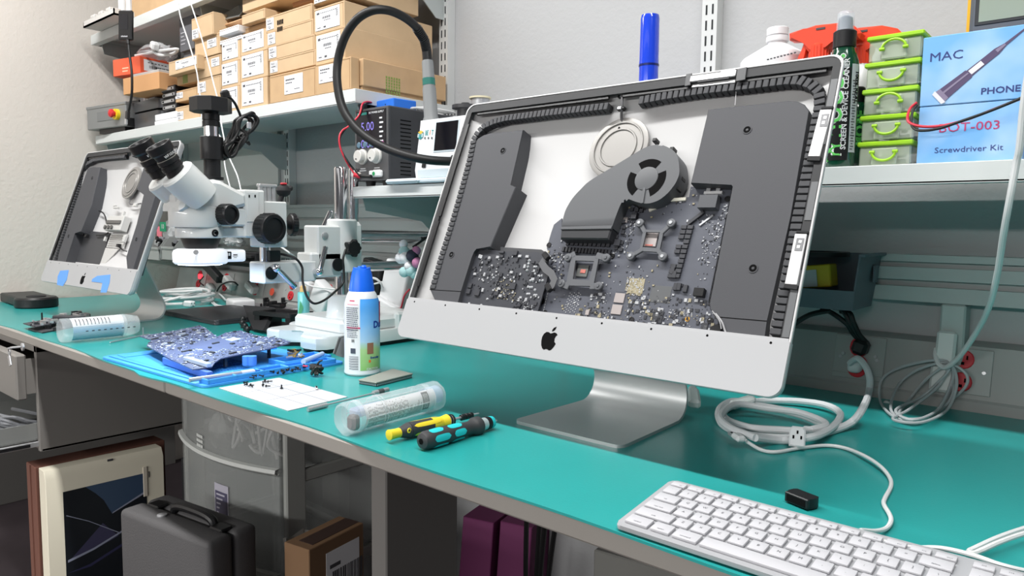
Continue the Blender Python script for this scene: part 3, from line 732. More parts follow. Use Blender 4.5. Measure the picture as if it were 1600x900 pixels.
b = B(); b.ball(c, .017, (1, 1, .9)); b.box(c+Vector((0, .012, .004)), (.018, .022, .012), Matrix.Rotation(.5, 4, 'X'), .004); b.cyl(c, px_(436, 318, X0-.03), .006); b.i = 1; b.box(c+Vector((.004, -.002, .016)), (.012, .014, .005), None, .002)
obj('clamp_knob', b, [MATTE, M('clip_red', (190, 50, 60), .5)], mt)
# head body: side outline swept across with rounded rings
def sweep(outline, hw, bev, nm, mat=SCW, x=X0):
    b = B(); b.prism([(x+hw, p.y, p.z) for p in outline], (-2*hw, 0, 0), bev); return obj(nm, b, mat, mt)
ol = [px_(*p) for p in ((268, 322), (276, 300), (292, 284), (322, 281), (333, 284), (371, 304), (372, 322), (350, 328), (268, 330))]
sweep(ol, .040, .008, 'head')
hc = px_(306, 340)
hcy = hc.y
def disc(prof_px, cx, nm, mat, n=48, sx=1):
    # prof: (radius px, py); centre column at pixel cx in the mid plane
    c = px_(cx, prof_px[0][1]); s = (Vector((X0, c.y, c.z))-EYE).dot(F)/FPX
    b = B(); b.lathe([(r*s, px_(cx, py).z) for r, py in prof_px], (X0, c.y, 0), n=n); return obj(nm, b, mat, mt)
disc([(37, 355), (38, 352), (38, 331), (36, 324), (33, 322)], 305, 'zoom_body', SCW)
b = B(); s = 1/660; b.bb((X0-.034, px_(306, 340).y, px_(306, 353).z), (X0+.034, px_(373, 340).y+.004, px_(306, 324).z), .004); obj('zoom_body', b, SCW, mt)
disc([(34, 371.5), (35, 370), (35, 356), (34, 354)], 312, 'holder_ring', SCW)
obj('holder_arm', B().bb((X0-.03, px_(316, 360).y, px_(316, 371).z), (X0+.03, px_(398, 360).y, px_(316, 355).z), .003), SCW, mt)
knob((X0+.040, px_(333, 364, X0+.04).y, px_(333, 364, X0+.04).z), (1, .1, 0), .0065, .010, 'locking_screw')
knob((X0+.036, px_(348, 335, X0+.04).y, px_(348, 335, X0+.04).z), (1, .25, 0), .0215, .030, 'zoom_knob')
disc([(22, 388), (24, 387), (29, 373), (29, 371)], 314, 'objective', BLACK)
# ring lamp
rl = disc([(30, 413), (37, 412), (40, 409), (40.5, 396), (39, 391), (34, 388.5), (20, 388)], 314, 'ring_lamp', M('lamp_white', (238, 240, 244), .3, emit=.35))
b = B(); b.bb((X0-.024, px_(330, 400).y, px_(330, 409).z), (X0+.034, px_(373, 400).y, px_(330, 390).z), .006, 3); obj('lamp_housing', b, M('lamp_white', (0, 0, 0)), rl)
c = px_(358, 399, X0+.035); b = B(); b.box((X0+.0345, c.y, c.z), (.002, .011, .016), None, .0006); b.i = 1; b.box((X0+.036, c.y, c.z+.002), (.002, .004, .006), None, .0005)
obj('rocker_switch', b, [BLACK, WHITE], rl)
c = px_(368, 398, X0+.035); b = B(); 
for k, (w, h) in enumerate(((.010, .0022), (.012, .0009), (.007, .0009))): b.box((X0+.0342, c.y, c.z-.0030*k), (.0008, w, h))
obj('print', b, INK, rl)
c = px_(313, 411); s = (c-EYE).dot(F)/FPX
obj('led_ring', B().lathe([(32.5*s, c.z-.0006), (32*s, c.z-.003), (20*s, c.z-.003), (20*s, c.z+.001)], (X0, c.y, 0), n=48, cap=False), M('led_glow', (215, 235, 255), .4, emit=12), rl)
LEDC = (X0, c.y, c.z)
c = px_(313, 394, X0+.055); obj('thumb_screw', B().lathe([(.003, 0), (.003, .008), (.005, .008), (.005, .012)], (c.x-.006, c.y-.004, c.z), (.8, -.6, 0), n=10), STEEL, rl)
# eyepieces
def eyepiece(x, b0, b1, e0, e1, k=1.0):
    pb0, pb1, pe0, pe1 = px_(*b0, x), px_(*b1, x), px_(*e0, x), px_(*e1, x)
    ax = pb1-pb0; ln = ax.length
    o = obj('eye_tube', B().lathe([(.034, -.02), (.036, 0), (.036, ln-.004), (.033, ln), (.022, ln+.001)], pb0, ax, n=36), SCW, mt)
    ax = pe1-pe0; ln = ax.length; k_ = ln
    pr_ = [(.0195, 0), (.0195, .2), (.0215, .21), (.0215, .32), (.0195, .33), (.0195, .38), (.0215, .40), (.0215, .52), (.0185, .54), (.0200, .62), (.0205, .70), (.0245, .76), (.0255, .98), (.0245, 1.0), (.021, .995), (.0165, .88), (.0001, .86)]
    e = obj('eyepiece', B().lathe([(r, z*ln) for r, z in pr_], pe0, ax, n=36, cap=False), BLACK, o)
    obj('gold_ring', B().lathe([(.0205, .535*ln), (.0205, .55*ln)], pe0, ax, n=36), M('ring_silver', (190, 188, 180), .3, .7), e)
    a = ax.normalized(); xa = Vector((1, 0, 0)); nv = xa - a*xa.dot(a)
    nv = (nv + Vector((0, -.1, .55))).normalized(); nv = (nv - a*nv.dot(a)).normalized()
    p = pe0 + a*(.64*ln) + nv*.0212
    lettering('WF10X/20', .008, frame(p, a.cross(nv), a), WHITE, e)
eyepiece(X0-.034, (282, 304), (252, 277), (252, 274), (218, 222))
eyepiece(X0+.036, (306, 299), (275, 270), (277, 272), (246, 226))
c = px_(296, 312, X0+.02); obj('prism_cover', B().box(px_(288, 310, X0), (.05, .05, .045), Matrix.Rotation(-.6, 4, 'X'), .012), SCW, mt)
# camera port and camera
def vcyl(cx, p, nm, mat, n=40):
    c = px_(cx, p[0][1]); s = (c-EYE).dot(F)/FPX
    b = B(); b.lathe([(r*s, PX(cx, py, X0).z) for r, py in p], (X0, px_(331, 240).y, 0), n=n); return obj(nm, b, mat, mt)
vcyl(331, [(15, 292), (16, 290), (16, 282), (14, 281)], 'camera_port', SCW)
vcyl(331, [(16, 281), (16.5, 280), (16.5, 276.5), (12.5, 276), (12.5, 250), (17, 249.5), (17, 215), (16, 214)], 'camera_tube', BLACK)
vcyl(331, [(11, 214.5), (11, 198)], 'camera_neck', CHROME)
vcyl(331, [(13, 198), (13, 190), (12, 189.5), (12, 188.5), (13, 188), (13, 179), (11, 178.5), (11, 176)], 'c_mount', BLACK)
yc = px_(331, 240).y; zt, zb = px_(331, 154).z, px_(331, 176).z
b = B(); b.prism([(X0+x, yc+y, zt) for x, y in rrect(.076, .076, .020, 1)], (0, 0, zb-zt), .0015)
cam_ = obj('camera', b, BLACK, mt)
pc = Vector((X0+.01, yc+.022, zt))
b = B(); b.box(pc+Vector((0, .006, .010)), (.016, .018, .02), Matrix.Rotation(.3, 4, 'X'), .004); obj('plug', b, BLACK, cam_)
# black usb cable: plug, drop and hanging hank
b = B(); q0 = pc+Vector((0, .012, .018)); 
hk = [px_(*p, X0+.01) for p in ((346, 146), (356, 150), (366, 160), (372, 172), (377, 184))]
b.tube(hk, .0030, 8)
cx = [px_(*p, X0+.01) for p in ((386, 180), (394, 188), (390, 202), (380, 212), (372, 226), (360, 244), (350, 244), (348, 232), (357, 222), (366, 206), (371, 188))]
rg = random.Random(5)
for k in range(7):
    j = [p+Vector((rg.uniform(-.008, .008), rg.uniform(-.004, .004), rg.uniform(-.004, .004)))+Vector((.005*(k-3), .001*(k-3), .001*(k-3))) for p in cx]
    b.tube(j, .0034, 7, 5, True)
tw = px_(372, 213, X0+.01); b.tube([tw+Vector((.018*math.cos(a), .012*math.cos(a), .014*math.sin(a))) for a in [2*PI*j/10 for j in range(10)]], .003, 6, 3, True)
b.tube([tw, px_(382, 220, X0+.02), px_(390, 226, X0+.02), px_(388, 221, X0+.02)], .0025, 6)
b.i = 1; b.box(px_(389, 196, X0+.045), (.006, .009, .014), None, .001)
tag(obj('usb_cable', b, [RUBBER, STEEL]), 'black camera cable bundled into a hanging hank beside the microscope camera', 'cable')
# ring lamp lead draped over the stand
b = B(); pts = [(433, 396, X0+.01), (448, 399, X0+.03), (462, 404, X0+.045), (472, 418, X0+.05), (473, 440, X0+.06), (479, 462, X0+.07), (490, 474, X0+.08), (505, 470, X0+.08), (522, 457, X0+.08), (536, 442, X0+.07), (537, 420, X0+.065), (536, 405, X0+.065), (540, 390, X0+.06)]
b.tube([px_(*p) for p in pts], .0028, 8)
tag(obj('power_lead', b, RUBBER), 'thin black lead drooping in a loop from the microscope arm', 'cable')
b = B(); b.tube([PY(*p) for p in ((560, 379, 1.22), (590, 376, 1.27), (620, 375, 1.32), (642, 378, 1.34), (665, 371, 1.36))], .0028, 8)
tag(obj('power_lead', b, RUBBER), 'thin black lead running right from the star knob behind the big computer', 'cable')
# two white cables hanging from above to the microscope
def hang(pts, y, r, label, nm='white_cable', mat=None):
    b = B(); b.tube([PY(p[0], p[1], p[2] if len(p) > 2 else y) for p in pts], r, 8); return tag(obj(nm, b, mat or M('cable_white', (214, 215, 215), .4)), label, 'cable')
hang([(268, -30), (277, 0), (283, 30), (296, 70), (307, 110), (313, 152), (318, 190, 1.08), (345, 215, 1.06), (352, 262, 1.05), (362, 300, 1.05), (368, 310, 1.05)], 1.09, .0021, 'left one of two white cables hanging past the cardboard boxes')
hang([(284, -30), (296, 0), (308, 35), (322, 85), (335, 135), (341, 160), (347, 200, 1.05), (356, 240, 1.05), (371, 275, 1.05), (378, 305, 1.05)], 1.08, .0021, 'right one of two white cables hanging past the cardboard boxes')
hang([(438, 385, 1.2), (452, 395, 1.2), (463, 405, 1.25), (467, 425, 1.3), (480, 445, 1.33), (540, 452, 1.36), (600, 440, 1.38)], 1.2, .0028, 'white cable running down behind the microscope arm')
# ---------------------------------------------------------------- middle of the bench
ZB = BT
b = B(); 
lp = [PZ(277, 495), PZ(356, 513.5), PZ(440, 500), PZ(355, 484)]
x0, x1 = -2.385, -2.035; y0, y1 = 1.035, 1.275
b.prism([(x, y, ZB+.016) for x, y in [((x0+x1)/2+p[0], (y0+y1)/2+p[1]) for p in rrect(x1-x0, y1-y0, .012)]], (0, 0, -.007), .001)
lt = thing('laptop', 'closed dark grey laptop lying behind the bare circuit board', 'laptop', ((x0+x1)/2, (y0+y1)/2, ZB))
LAPM = M('laptop_grey', (72, 72, 76), .35, .5)
obj('lid', b, LAPM, lt)
b = B(); b.prism([((x0+x1)/2+p[0], (y0+y1)/2+p[1], ZB+.0085) for p in rrect(x1-x0, y1-y0, .012)], (0, 0, -.0075), .0012); obj('lower_case', b, LAPM, lt)
# grey pad with parts behind
b = B(); b.prism([PZ(332, 487)+Vector((0, 0, .004)), PZ(352, 478)+Vector((0, 0, .004)), PZ(470, 470)+Vector((0, 0, .004)), PZ(455, 488)+Vector((0, 0, .004))], (0, 0, -.004))
tag(obj('work_pad', b, M('pad_grey', (112, 110, 112), .8)), 'thin grey work pad lying behind the closed laptop', 'mat')
# black board holder
c = PZ(415, 513)
bh = thing('board_holder', 'black plastic board holder with a raised frame, right of the laptop', 'board holder', (c.x, c.y, ZB))
p0, p1, p2, p3 = PZ(388, 516), PZ(442, 524), PZ(458, 508), PZ(380, 497)
b = B(); b.prism([p0+Vector((0, 0, .006)), p1+Vector((0, 0, .006)), p2+Vector((0, 0, .006)), PZ(400, 500)+Vector((0, 0, .006))], (0, 0, -.0055))
obj('base_plate', b, BLACK, bh)
b = B(); q = [PZ(395, 519), PZ(411, 523), PZ(428, 500), PZ(380, 494)]
zz = [.008, .012, .040, .036]
b.prism([p+Vector((0, 0, z)) for p, z in zip(q, zz)], (.004, .008, -.005)); obj('sloping_panel', b, MATTE, bh)
m = at(PZ(443, 510).x, PZ(443, 510).y, ZB+.035, .25); o2 = rrect(.15, .10, .008, 3); i2 = rrect(.11, .055, .004, 3)
b = B(m); b.loft([[(x, y, 0) for x, y in o2], [(x, y, .010) for x, y in o2], [(x, y, .010) for x, y in i2], [(x, y, 0) for x, y in i2], [(x, y, 0) for x, y in o2]]); b.bb((-.07, -.045, -.034), (-.05, .045, 0)); b.bb((.05, -.045, -.034), (.07, .045, 0)); b.bb((-.055, -.03, -.004), (.055, .03, .001))
obj('clamp_frame', b, BLACK, bh)
b = B()
for px, py, h in ((380, 510, .022), (383, 517, .014), (387, 521, .012), (379, 513, .016)):
    b = B(); b.ball(PZ(px, py)+Vector((0, 0, h)), .009, n=10); b.cyl(PZ(px, py)+Vector((0, 0, .001)), PZ(px, py)+Vector((0, 0, h)), .005); obj('clamp_screw', b, BLACK, bh)
# little black parts on the pad
for k, (px, py, sx, sy, sz, lab) in enumerate(((418, 480, .03, .02, .03, 'tallest of the small black plastic parts behind the board holder'), (433, 483, .05, .03, .024, 'squat black plastic part at the middle of the pad'), (450, 481, .04, .03, .034, 'black bracketed plastic part at the right end of the pad'), (411, 484, .018, .02, .018, 'smallest black plastic part at the left of the pad'))):
    c = PZ(px, py); b = B(at(c.x, c.y, ZB+.0045, .3*k)); b.bb((-sx/2, -sy/2, 0), (sx/2, sy/2, sz*.5), .002); b.bb((-sx/2, -sy/2, sz*.45), (-sx/5, sy/2, sz), .002); b.cyl((sx*.2, 0, sz*.4), (sx*.2, 0, sz*.8), sx*.15)
    tag(obj('plastic_part', b, BLACK), lab, 'spare part', 'small black plastic parts')
for k, (px, py, lab) in enumerate(((452, 494, 'white phone frame lying nearest the flux syringe'), (470, 490, 'white phone frame lying behind the flux syringe'))):
    c = PZ(px, py); m = at(c.x, c.y, ZB+.0005+.0001*k, .5-.7*k); o2, i2 = rrect(.14, .068, .010, 4), rrect(.128, .056, .006, 4)
    b = B(m); b.loft([[(x, y, 0) for x, y in o2], [(x, y, .008) for x, y in o2], [(x, y, .008) for x, y in i2], [(x, y, .002) for x, y in i2]], True, True); b.i = 1; b.bb((-.06, -.025, .001), (.06, .025, .004)); b.bb((-.02, -.02, .004), (.03, .01, .006))
    tag(obj('phone_frame', b, [WHITE, BLACK]), lab, 'phone frame', 'loose phone frames')
# power adapter and cables by the raceway
c = PZ(376, 480)
ad = thing('power_adapter', 'white square laptop power adapter in front of the raceway', 'power adapter', (c.x, c.y, ZB))
b = B(at(c.x, c.y, ZB+.0006, -.25)); b.bb((-.05, -.04, 0), (.05, .04, .030), .008, 3); obj('body', b, WHITE, ad)
b = B(); b.tube([PZ(*p)+Vector((0, 0, z)) for p, z in (((352, 474), .014), ((340, 464), .02), ((320, 452), .03), ((313, 448), .04), ((322, 462), .012), ((333, 474), .005), ((345, 480), .004), ((372, 479), .003))], .0035, 8); b.tube([PZ(*p)+Vector((0, 0, z)) for p, z in (((330, 474), .004), ((340, 481), .004), ((356, 481), .004), ((375, 480), .004))], .003, 8)
obj('cord', b, WHITE, ad)
# coil of white cable with plug behind the far stand
b = B(); c = PZ(287, 474); rg = random.Random(2)
lp_ = []
for k in range(4*10+1):
    a = 2*PI*k/10; r = .105+.012*math.sin(k*.37); lp_.append((c.x-.01+r*1.0*math.cos(a), c.y+.02+r*.75*math.sin(a), ZB+.009+.010*(k/10)+.004*math.sin(k)))
lp_ += [(c.x+.04, c.y-.10, ZB+.012), (PZ(286, 480).x, PZ(286, 480).y, ZB+.012)]
b.tube(lp_, .0055, 8, 4)
wc = thing('power_cable', 'coiled white power cable with plug behind the far computer stand', 'cable', (c.x, c.y, ZB))
obj('coil', b, M('cable_white', (0, 0, 0)), wc)
p = PZ(296, 480); b = B(at(p.x, p.y, ZB+.012, .2)); b.box((0, 0, 0), (.04, .026, .022), None, .005); b.i = 1
for yy, zz in ((-.006, .003), (.006, .003), (0, -.005)): b.box((.0201, yy, zz), (.001, .002, .005))
obj('plug', b, [WHITE, INKB], wc)
# plugs in the raceway
for px, py, lab, sz in ((360, 442, 'white plug adapter tilted in the raceway near the white power adapter', (.07, .03, .035)), (330, 452, 'grey square charger plugged in the raceway under the ring lamp', (.045, .03, .04)), (395, 449, 'white charger plug in the raceway left of the orange stickers', (.06, .035, .03))):
    p = PY(px, py, 1.425); b = B(Matrix.Translation(p) @ Matrix.Rotation(.5, 4, 'Y')); b.box((0, -.004, 0), sz, None, .006)
    tag(obj('charger', b, M('charger_white', (196, 198, 197), .4)), lab, 'charger', 'chargers in the raceway')
p = PY(332, 424, 1.40); b = B(Matrix.Translation(p) @ Matrix.Rotation(.45, 4, 'Y')); b.box((0, 0, 0), (.14, .03, .035), None, .005); 
tag(obj('charger', b, BLACK), 'black power brick plugged in the raceway below the ring lamp', 'charger')
b = B(); b.tube([PY(*p) for p in ((339, 455, 1.415), (345, 446, 1.41), (355, 441, 1.40), (366, 441, 1.40), (372, 446, 1.41))], .003, 8); b.tube([PY(*p) for p in ((318, 432, 1.41), (312, 440, 1.40), (318, 446, 1.40))], .003, 6)
tag(obj('black_cable', b, RUBBER), 'short black cord arching over the left part of the raceway', 'cable')
for k, (px, py) in enumerate(((315, 430), (311, 436), (319, 434))):
    pass
p = PY(313, 432, 1.405); b = B(); b.box(p, (.02, .012, .02), None, .003); o = tag(obj('indicator_lamp', b, M('red_led', (255, 40, 50), .4, emit=4)), 'glowing red indicator lamp on the raceway beneath the ring lamp', 'lamp')
for px, py, k in ((430, 437, 0), (425, 456, 1)):
    p = PY(px, py, 1.428-.004*k); b = B(frame(p, (1, 0, 0), wup)); b.lathe([(.014, 0), (.014, .0012)], n=20)
    tag(obj('sticker', b, M('sticker_orange', (226, 84, 58), .6)), 'upper round orange sticker on the raceway' if k == 0 else 'lower round orange sticker on the raceway', 'sticker')
# flux syringe standing on a round foot
c = PZ(475, 522)
fx = thing('syringe', 'upright teal flux syringe standing left of the air duster', 'syringe', (c.x, c.y, ZB))
def lz(px, py): return PX(px, py, c.x).z
s = (c-EYE).dot(F)/FPX
b = B(); b.lathe([(9*s, lz(475, 503)), (9*s, lz(475, 458)), (8*s, lz(475, 456))], (c.x, c.y, 0), n=20); obj('barrel', b, M('flux_teal', (120, 205, 208), .25, spec=.6, trans=.2), fx)
b = B(); b.lathe([(22*s, lz(475, 508)), (22*s, lz(475, 505)), (20*s, lz(475, 503.5)), (10*s, lz(475, 503))], (c.x, c.y, 0), n=28); obj('flange', b, M('flange_grey', (190, 192, 194), .4), fx)
b = B(); b.lathe([(5*s, lz(475, 519)), (5*s, lz(475, 508))], (c.x, c.y, 0), n=16); b.lathe([(24*s, ZB+.0005), (24*s, lz(475, 519))], (c.x, c.y, 0), n=24); obj('plunger', b, BLACK, fx)
b = B(); b.lathe([(5*s, lz(472, 456)), (4.5*s, lz(472, 448)), (2*s, lz(472, 446))], (c.x-.002, c.y, 0), n=12); obj('tip', b, M('tip_amber', (206, 170, 110), .4), fx)
b = B(); b.prism([PX(469, 470, c.x+.014), PX(474, 480, c.x+.014), PX(469, 496, c.x+.014), PX(466, 492, c.x+.014)], (-.001, 0, 0)); obj('green_flag', b, M('flag_green', (110, 205, 150), .6), fx)
# jar with blue band
c = PZ(501, 519)
c = Vector((-1.67, 1.03, 0)); s = 1.62/FPX*1.0
p = PX(501, 519, -1.70); zb_ = BT+.0005
s = (Vector((-1.70, p.y, BT))-EYE).dot(F)/FPX
jr = thing('jar', 'small white lidded jar with a blue band behind the microscope base', 'jar', (-1.70, p.y, BT))
obj('body', B().lathe([(8.5*s, zb_), (9.5*s, zb_+.004), (9.5*s, zb_+.036), (8.5*s, zb_+.038)], (-1.70, p.y, 0), n=24), M('jar_blue', (66, 120, 205), .4), jr)
obj('lid', B().lathe([(11*s, zb_+.037), (11*s, zb_+.054), (10*s, zb_+.056)], (-1.70, p.y, 0), n=24), WHITE, jr)
# leaning white chargers behind the microscope
def lean(px, py, y, w, d, h, ry, rx, nm, lab, cat, mat=WHITE, rz=0, grp=None):
    p = PY(px, py, y); b = B(Matrix.Translation(p) @ Matrix.Rotation(rz, 4, 'Z') @ Matrix.Rotation(ry, 4, 'Y') @ Matrix.Rotation(rx, 4, 'X')); b.box((0, 0, 0), (w, d, h), None, .008, 3)
    return tag(obj(nm, b, mat), lab, cat, grp)
lean(504, 466, 1.37, .085, .04, .10, .50, 0, 'charger', 'white square charger leaning behind the flux syringe', 'charger')
lean(623, 449, 1.385, .105, .05, .15, .30, 0, 'charger', 'tall white charger leaning behind the blue cap of the air duster', 'charger')
lean(607, 487, 1.365, .105, .05, .07, .30, 0, 'charger', 'white charger block below the tall leaning one right of the duster', 'charger')
lean(585, 436, 1.40, .09, .04, .12, .2, 0, 'charger', 'black power brick behind the blue cap of the air duster', 'charger', BLACK)
lean(479, 446, 1.40, .06, .03, .035, .2, 0, 'charger', 'small white plug adapter with a dark logo above the flux syringe', 'charger')
b = B(); b.tube([PY(*p) for p in ((573, 420, 1.30), (595, 420, 1.30), (617, 417, 1.30))], .0016, 8, 2)
tag(obj('straw', b, M('straw_red', (205, 50, 70), .4)), 'thin red straw pointing right from behind the duster cap', 'straw')
b = B(); b.tube([PY(*p) for p in ((640, 452, 1.36), (632, 462, 1.36), (627, 480, 1.36), (622, 488, 1.36))], .0025, 6)
tag(obj('red_wire', b, M('wire_red', (196, 40, 60), .4)), 'short red wire behind the white chargers beside the big computer', 'wire')
b = B(); b.tube([PY(*p) for p in ((578, 434, 1.34), (588, 436, 1.34), (596, 444, 1.35), (597, 450, 1.36))], .0035, 8)
tag(obj('white_lead', b, M('cable_white', (0, 0, 0))), 'short white lead arching into the tall white charger', 'cable')
lean(648, 500, 1.39, .16, .03, .10, .2, 0, 'power_strip', 'grey box leaning on the raceway beside the big computer', 'box', M('charger_white', (0, 0, 0)))
# fabric ornament hanging beside the big computer
p0 = PY(645, 405, 1.22); rg = random.Random(9); om = thing('ornament', 'pastel fabric ornament hanging at the left edge of the big computer', 'ornament', p0-Vector((0, 0, .05)))
cols = [M('felt_mint', (170, 205, 205), .9), M('felt_white', (226, 226, 228), .9), M('felt_mauve', (176, 116, 150), .9), M('felt_navy', (50, 52, 66), .9)]
for k in range(14):
    o = Vector((rg.uniform(-.035, .035), rg.uniform(-.01, .01), rg.uniform(-.04, .045)))
    obj('felt_ball', B().ball(p0+o, rg.uniform(.011, .017), n=12), cols[(0, 1, 0, 2, 1, 3)[k % 6]], om)
obj('cord', B().tube([p0+Vector((0, 0, .03)), p0+Vector((.03, .06, .07)), p0+Vector((.05, .10, .05))], .003, 6), RUBBER, om)
# bins and bags on the rail at the far left
def bin_(px, py, y, w, d, h, nm, lab, mat, parts_=True):
    p = PY(px+6, py, y); t = thing(nm, lab, 'storage bin', p)
    b = B(Matrix.Translation(p)); th = .002
    b.bb((-w/2, -d/2, 0), (w/2, d/2, th)); b.bb((-w/2, d/2-th, 0), (w/2, d/2, h))
    for sx in (-1, 1): b.prism([(sx*w/2-(th if sx > 0 else 0), y_, z_) for y_, z_ in ((-d/2, 0), (-d/2-.01, h*.55), (-d/2+.02, h), (d/2, h), (d/2, 0))], (th, 0, 0))
    b.bb((-w/2, -d/2-.008, 0), (w/2, -d/2-.004, h*.55)); b.bb((-w/2-.002, -d/2-.012, h*.5), (w/2+.002, -d/2-.004, h*.6))
    obj('shell', b, mat, t); return t, p
gm = M('bin_grey', (150, 152, 150), .45)
rg = random.Random(21)
for k, (px, lab) in enumerate(((238, 'left grey parts bin on the rail beside the far computer'), (262, 'middle grey parts bin on the rail left of the ring lamp'), (286, 'right grey parts bin on the rail just left of the ring lamp'))):
    t, p = bin_(px, 405, 1.33, .105, .13, .085, 'parts_bin', lab, gm)
    t['group'] = 'grey parts bins'
    b = B(Matrix.Translation(p))
    for j in range(26):
        b.i = j % 3; b.box((rg.uniform(-.04, .04), rg.uniform(-.05, .05), rg.uniform(.03, .085)), (rg.uniform(.01, .03), rg.uniform(.006, .02), rg.uniform(.006, .02)), Matrix.Rotation(rg.uniform(0, 3), 4, (rg.random(), 1, rg.random())), .001, 1)
    o = obj('loose_parts', b, [BLACK, STEEL, M('part_grey', (120, 120, 124), .5)], None); tag(o, 'jumble of small metal and black parts in the ' + ('left', 'middle', 'right')[k] + ' grey parts bin', 'spare parts', None, 'stuff')
def bag(px, py, y, w, h, d, lab, mat, lbl=None, seed=1, nm='plastic_bag'):
    rg = random.Random(seed); p = PY(px, py, y); b = B(Matrix.Translation(p)); R_ = []
    for i in range(9):
        v = i/8; ring = []
        for j in range(20):
            a = 2*PI*j/20; rr = math.sin(PI*min(1, .08+v*.92))**.45 if v < 1 else .2
            ring.append((w/2*rr*math.cos(a)*(1+rg.uniform(-.12, .12)), d/2*rr*math.sin(a)*(1+rg.uniform(-.25, .25)), -h/2+h*v+rg.uniform(-.006, .006)))
        R_.append(ring)
    b.loft(R_, True, True, True); t = thing(nm, lab, 'bag', p-Vector((0, 0, h/2)))
    obj('bag_film', b, mat, t, 20)
    return t, p
CLEAR = M('clear_film', (225, 228, 230), .12, spec=.6, alpha=.45)
bt, p = bag(268, 362, 1.33, .11, .10, .05, 'clear plastic bag with a green number label on the rail', CLEAR, seed=3)
b = B(Matrix.Translation(p+Vector((.0, -.034, .02)))); b.box((0, 0, 0), (.055, .0015, .038)); gl = obj('green_label', b, M('label_green', (20, 135, 95), .6), bt)
lettering('10', .026, frame(p+Vector((0, -.0355, .02)), (1, 0, 0), (0, 0, 1)), WHITE, gl)
b = B(Matrix.Translation(p+Vector((-.072, -.018, -.002)))); b.prism([(x, 0, z) for x, z in rrect(.045, .045, .004)], (0, .002, 0)); tag(obj('label_card', b, M('label_pink', (222, 120, 135), .6)), 'pink card leaning beside the green labelled bag', 'card')
bag(276, 345, 1.40, .07, .10, .04, 'small cloudy plastic bottle-shaped bag above the green labelled bag', M('cloudy_film', (190, 192, 190), .3, alpha=.6), seed=4)
bag(367, 377, 1.37, .11, .035, .06, 'crumpled clear plastic bag behind the ring lamp', CLEAR, seed=8)
# dark screen body lying on the lower rail behind the lamp
p = PY(380, 404, 1.38); b = B(Matrix.Translation(p)); b.box((0, 0, 0), (.26, .05, .055), None, .004); b.box((0, -.03, .012), (.25, .02, .012), None, .002); b.box((0, -.03, -.010), (.25, .02, .008), None, .002)
tag(obj('server_drawer', b, MATTE), 'long black box with ridges on the rail behind the ring lamp', 'box')
# ---------------------------------------------------------------- cardboard boxes on the upper left shelf
ST = 1.3985
def label_mesh(b, x0, z0, w, h, y, style=0, rg=None):
    # printed label on a front face: white sheet (mat 0) and ink (mat 1)
    b.i = 0; b.bb((x0, y-.0008, z0), (x0+w, y, z0+h)); b.i = 1
    f = y-.0010
    def bar(u0, v0, u1, v1): b.bb((x0+u0*w, f, z0+v0*h), (x0+u1*w, y-.0007, z0+v1*h))
    if style == 0:      # large parts label
        bar(.06, .78, .17, .88)
        for k in range(9): bar(.21+k*.075, .81, .265+k*.075, .845)
        for k in range(14): bar(.28+k*.026, .52, .29+k*.026+(k % 3)*.005, .63)
        for k in range(4): bar(.36+k*.07, .42, .41+k*.07, .46)
        for k in range(12): bar(.86, .48+k*.034, .93, .49+k*.034+(k % 3)*.005)
        bar(.08, .10, .22, .14); bar(.34, .08, .44, .16)
    elif style == 1:    # small label
        for k in range(3): bar(.12, .82-k*.07, .62, .85-k*.07)
        for k in range(14): bar(.14+k*.045, .44, .155+k*.045+(k % 3)*.008, .58)
        for k in range(8): bar(.82, .35+k*.06, .92, .37+k*.06+(k % 2)*.01)
        bar(.2, .26, .6, .30); bar(.35, .10, .6, .16); bar(.2, .18, .5, .2)
    else:               # shipping label
        for k in range(5): bar(.08+k*.1, .72, .16+k*.1, .80)
        for k in range(4): bar(.08+k*.09, .56, .15+k*.09, .62)
        for k in range(3): bar(.55+k*.1, .20, .63+k*.1, .24)
        bar(.08, .14, .2, .18)
LABM = [PAPER, INK]
def carton(label, bl, tr, y, dep, mat=CARD, labels=(), group='cartons on the shelf', z0=None, rz=0, flap=True, name='cardboard_box', z1=None):
    a, c = PY(*bl, y), PY(*tr, y)
    if z0 is not None: a.z = z0
    if z1 is not None: c.z = z1
    t = thing(name, label, 'box', ((a.x+c.x)/2, y+dep/2, a.z), group)
    b = B(); b.bb((a.x, y, a.z), (c.x, y+dep, c.z), .0012, 1)
    b.i = 1
    if flap:   # open edges of the folded flaps
        b.bb((a.x+.002, y-.0006, c.z-.0045), (c.x-.002, y+.0005, c.z-.0038)); b.bb((c.x-.005, y-.0006, a.z+.003), (c.x-.0045, y+.0005, c.z-.004))
    obj('carton', b, [mat, M('card_edge', (150, 116, 78), .9)], t)
    for u, v, w, h, st in labels:
        W_, H_ = c.x-a.x, c.z-a.z; b = B(); label_mesh(b, a.x+u*W_, a.z+v*H_, w*W_, h*H_, y-.0004, st); obj('label', b, LABM, t)
    return t, a, c
def ln(z, px, py, y): return PY(px, py, y).z
F0 = 1.135
g = 'cartons with big parts labels'
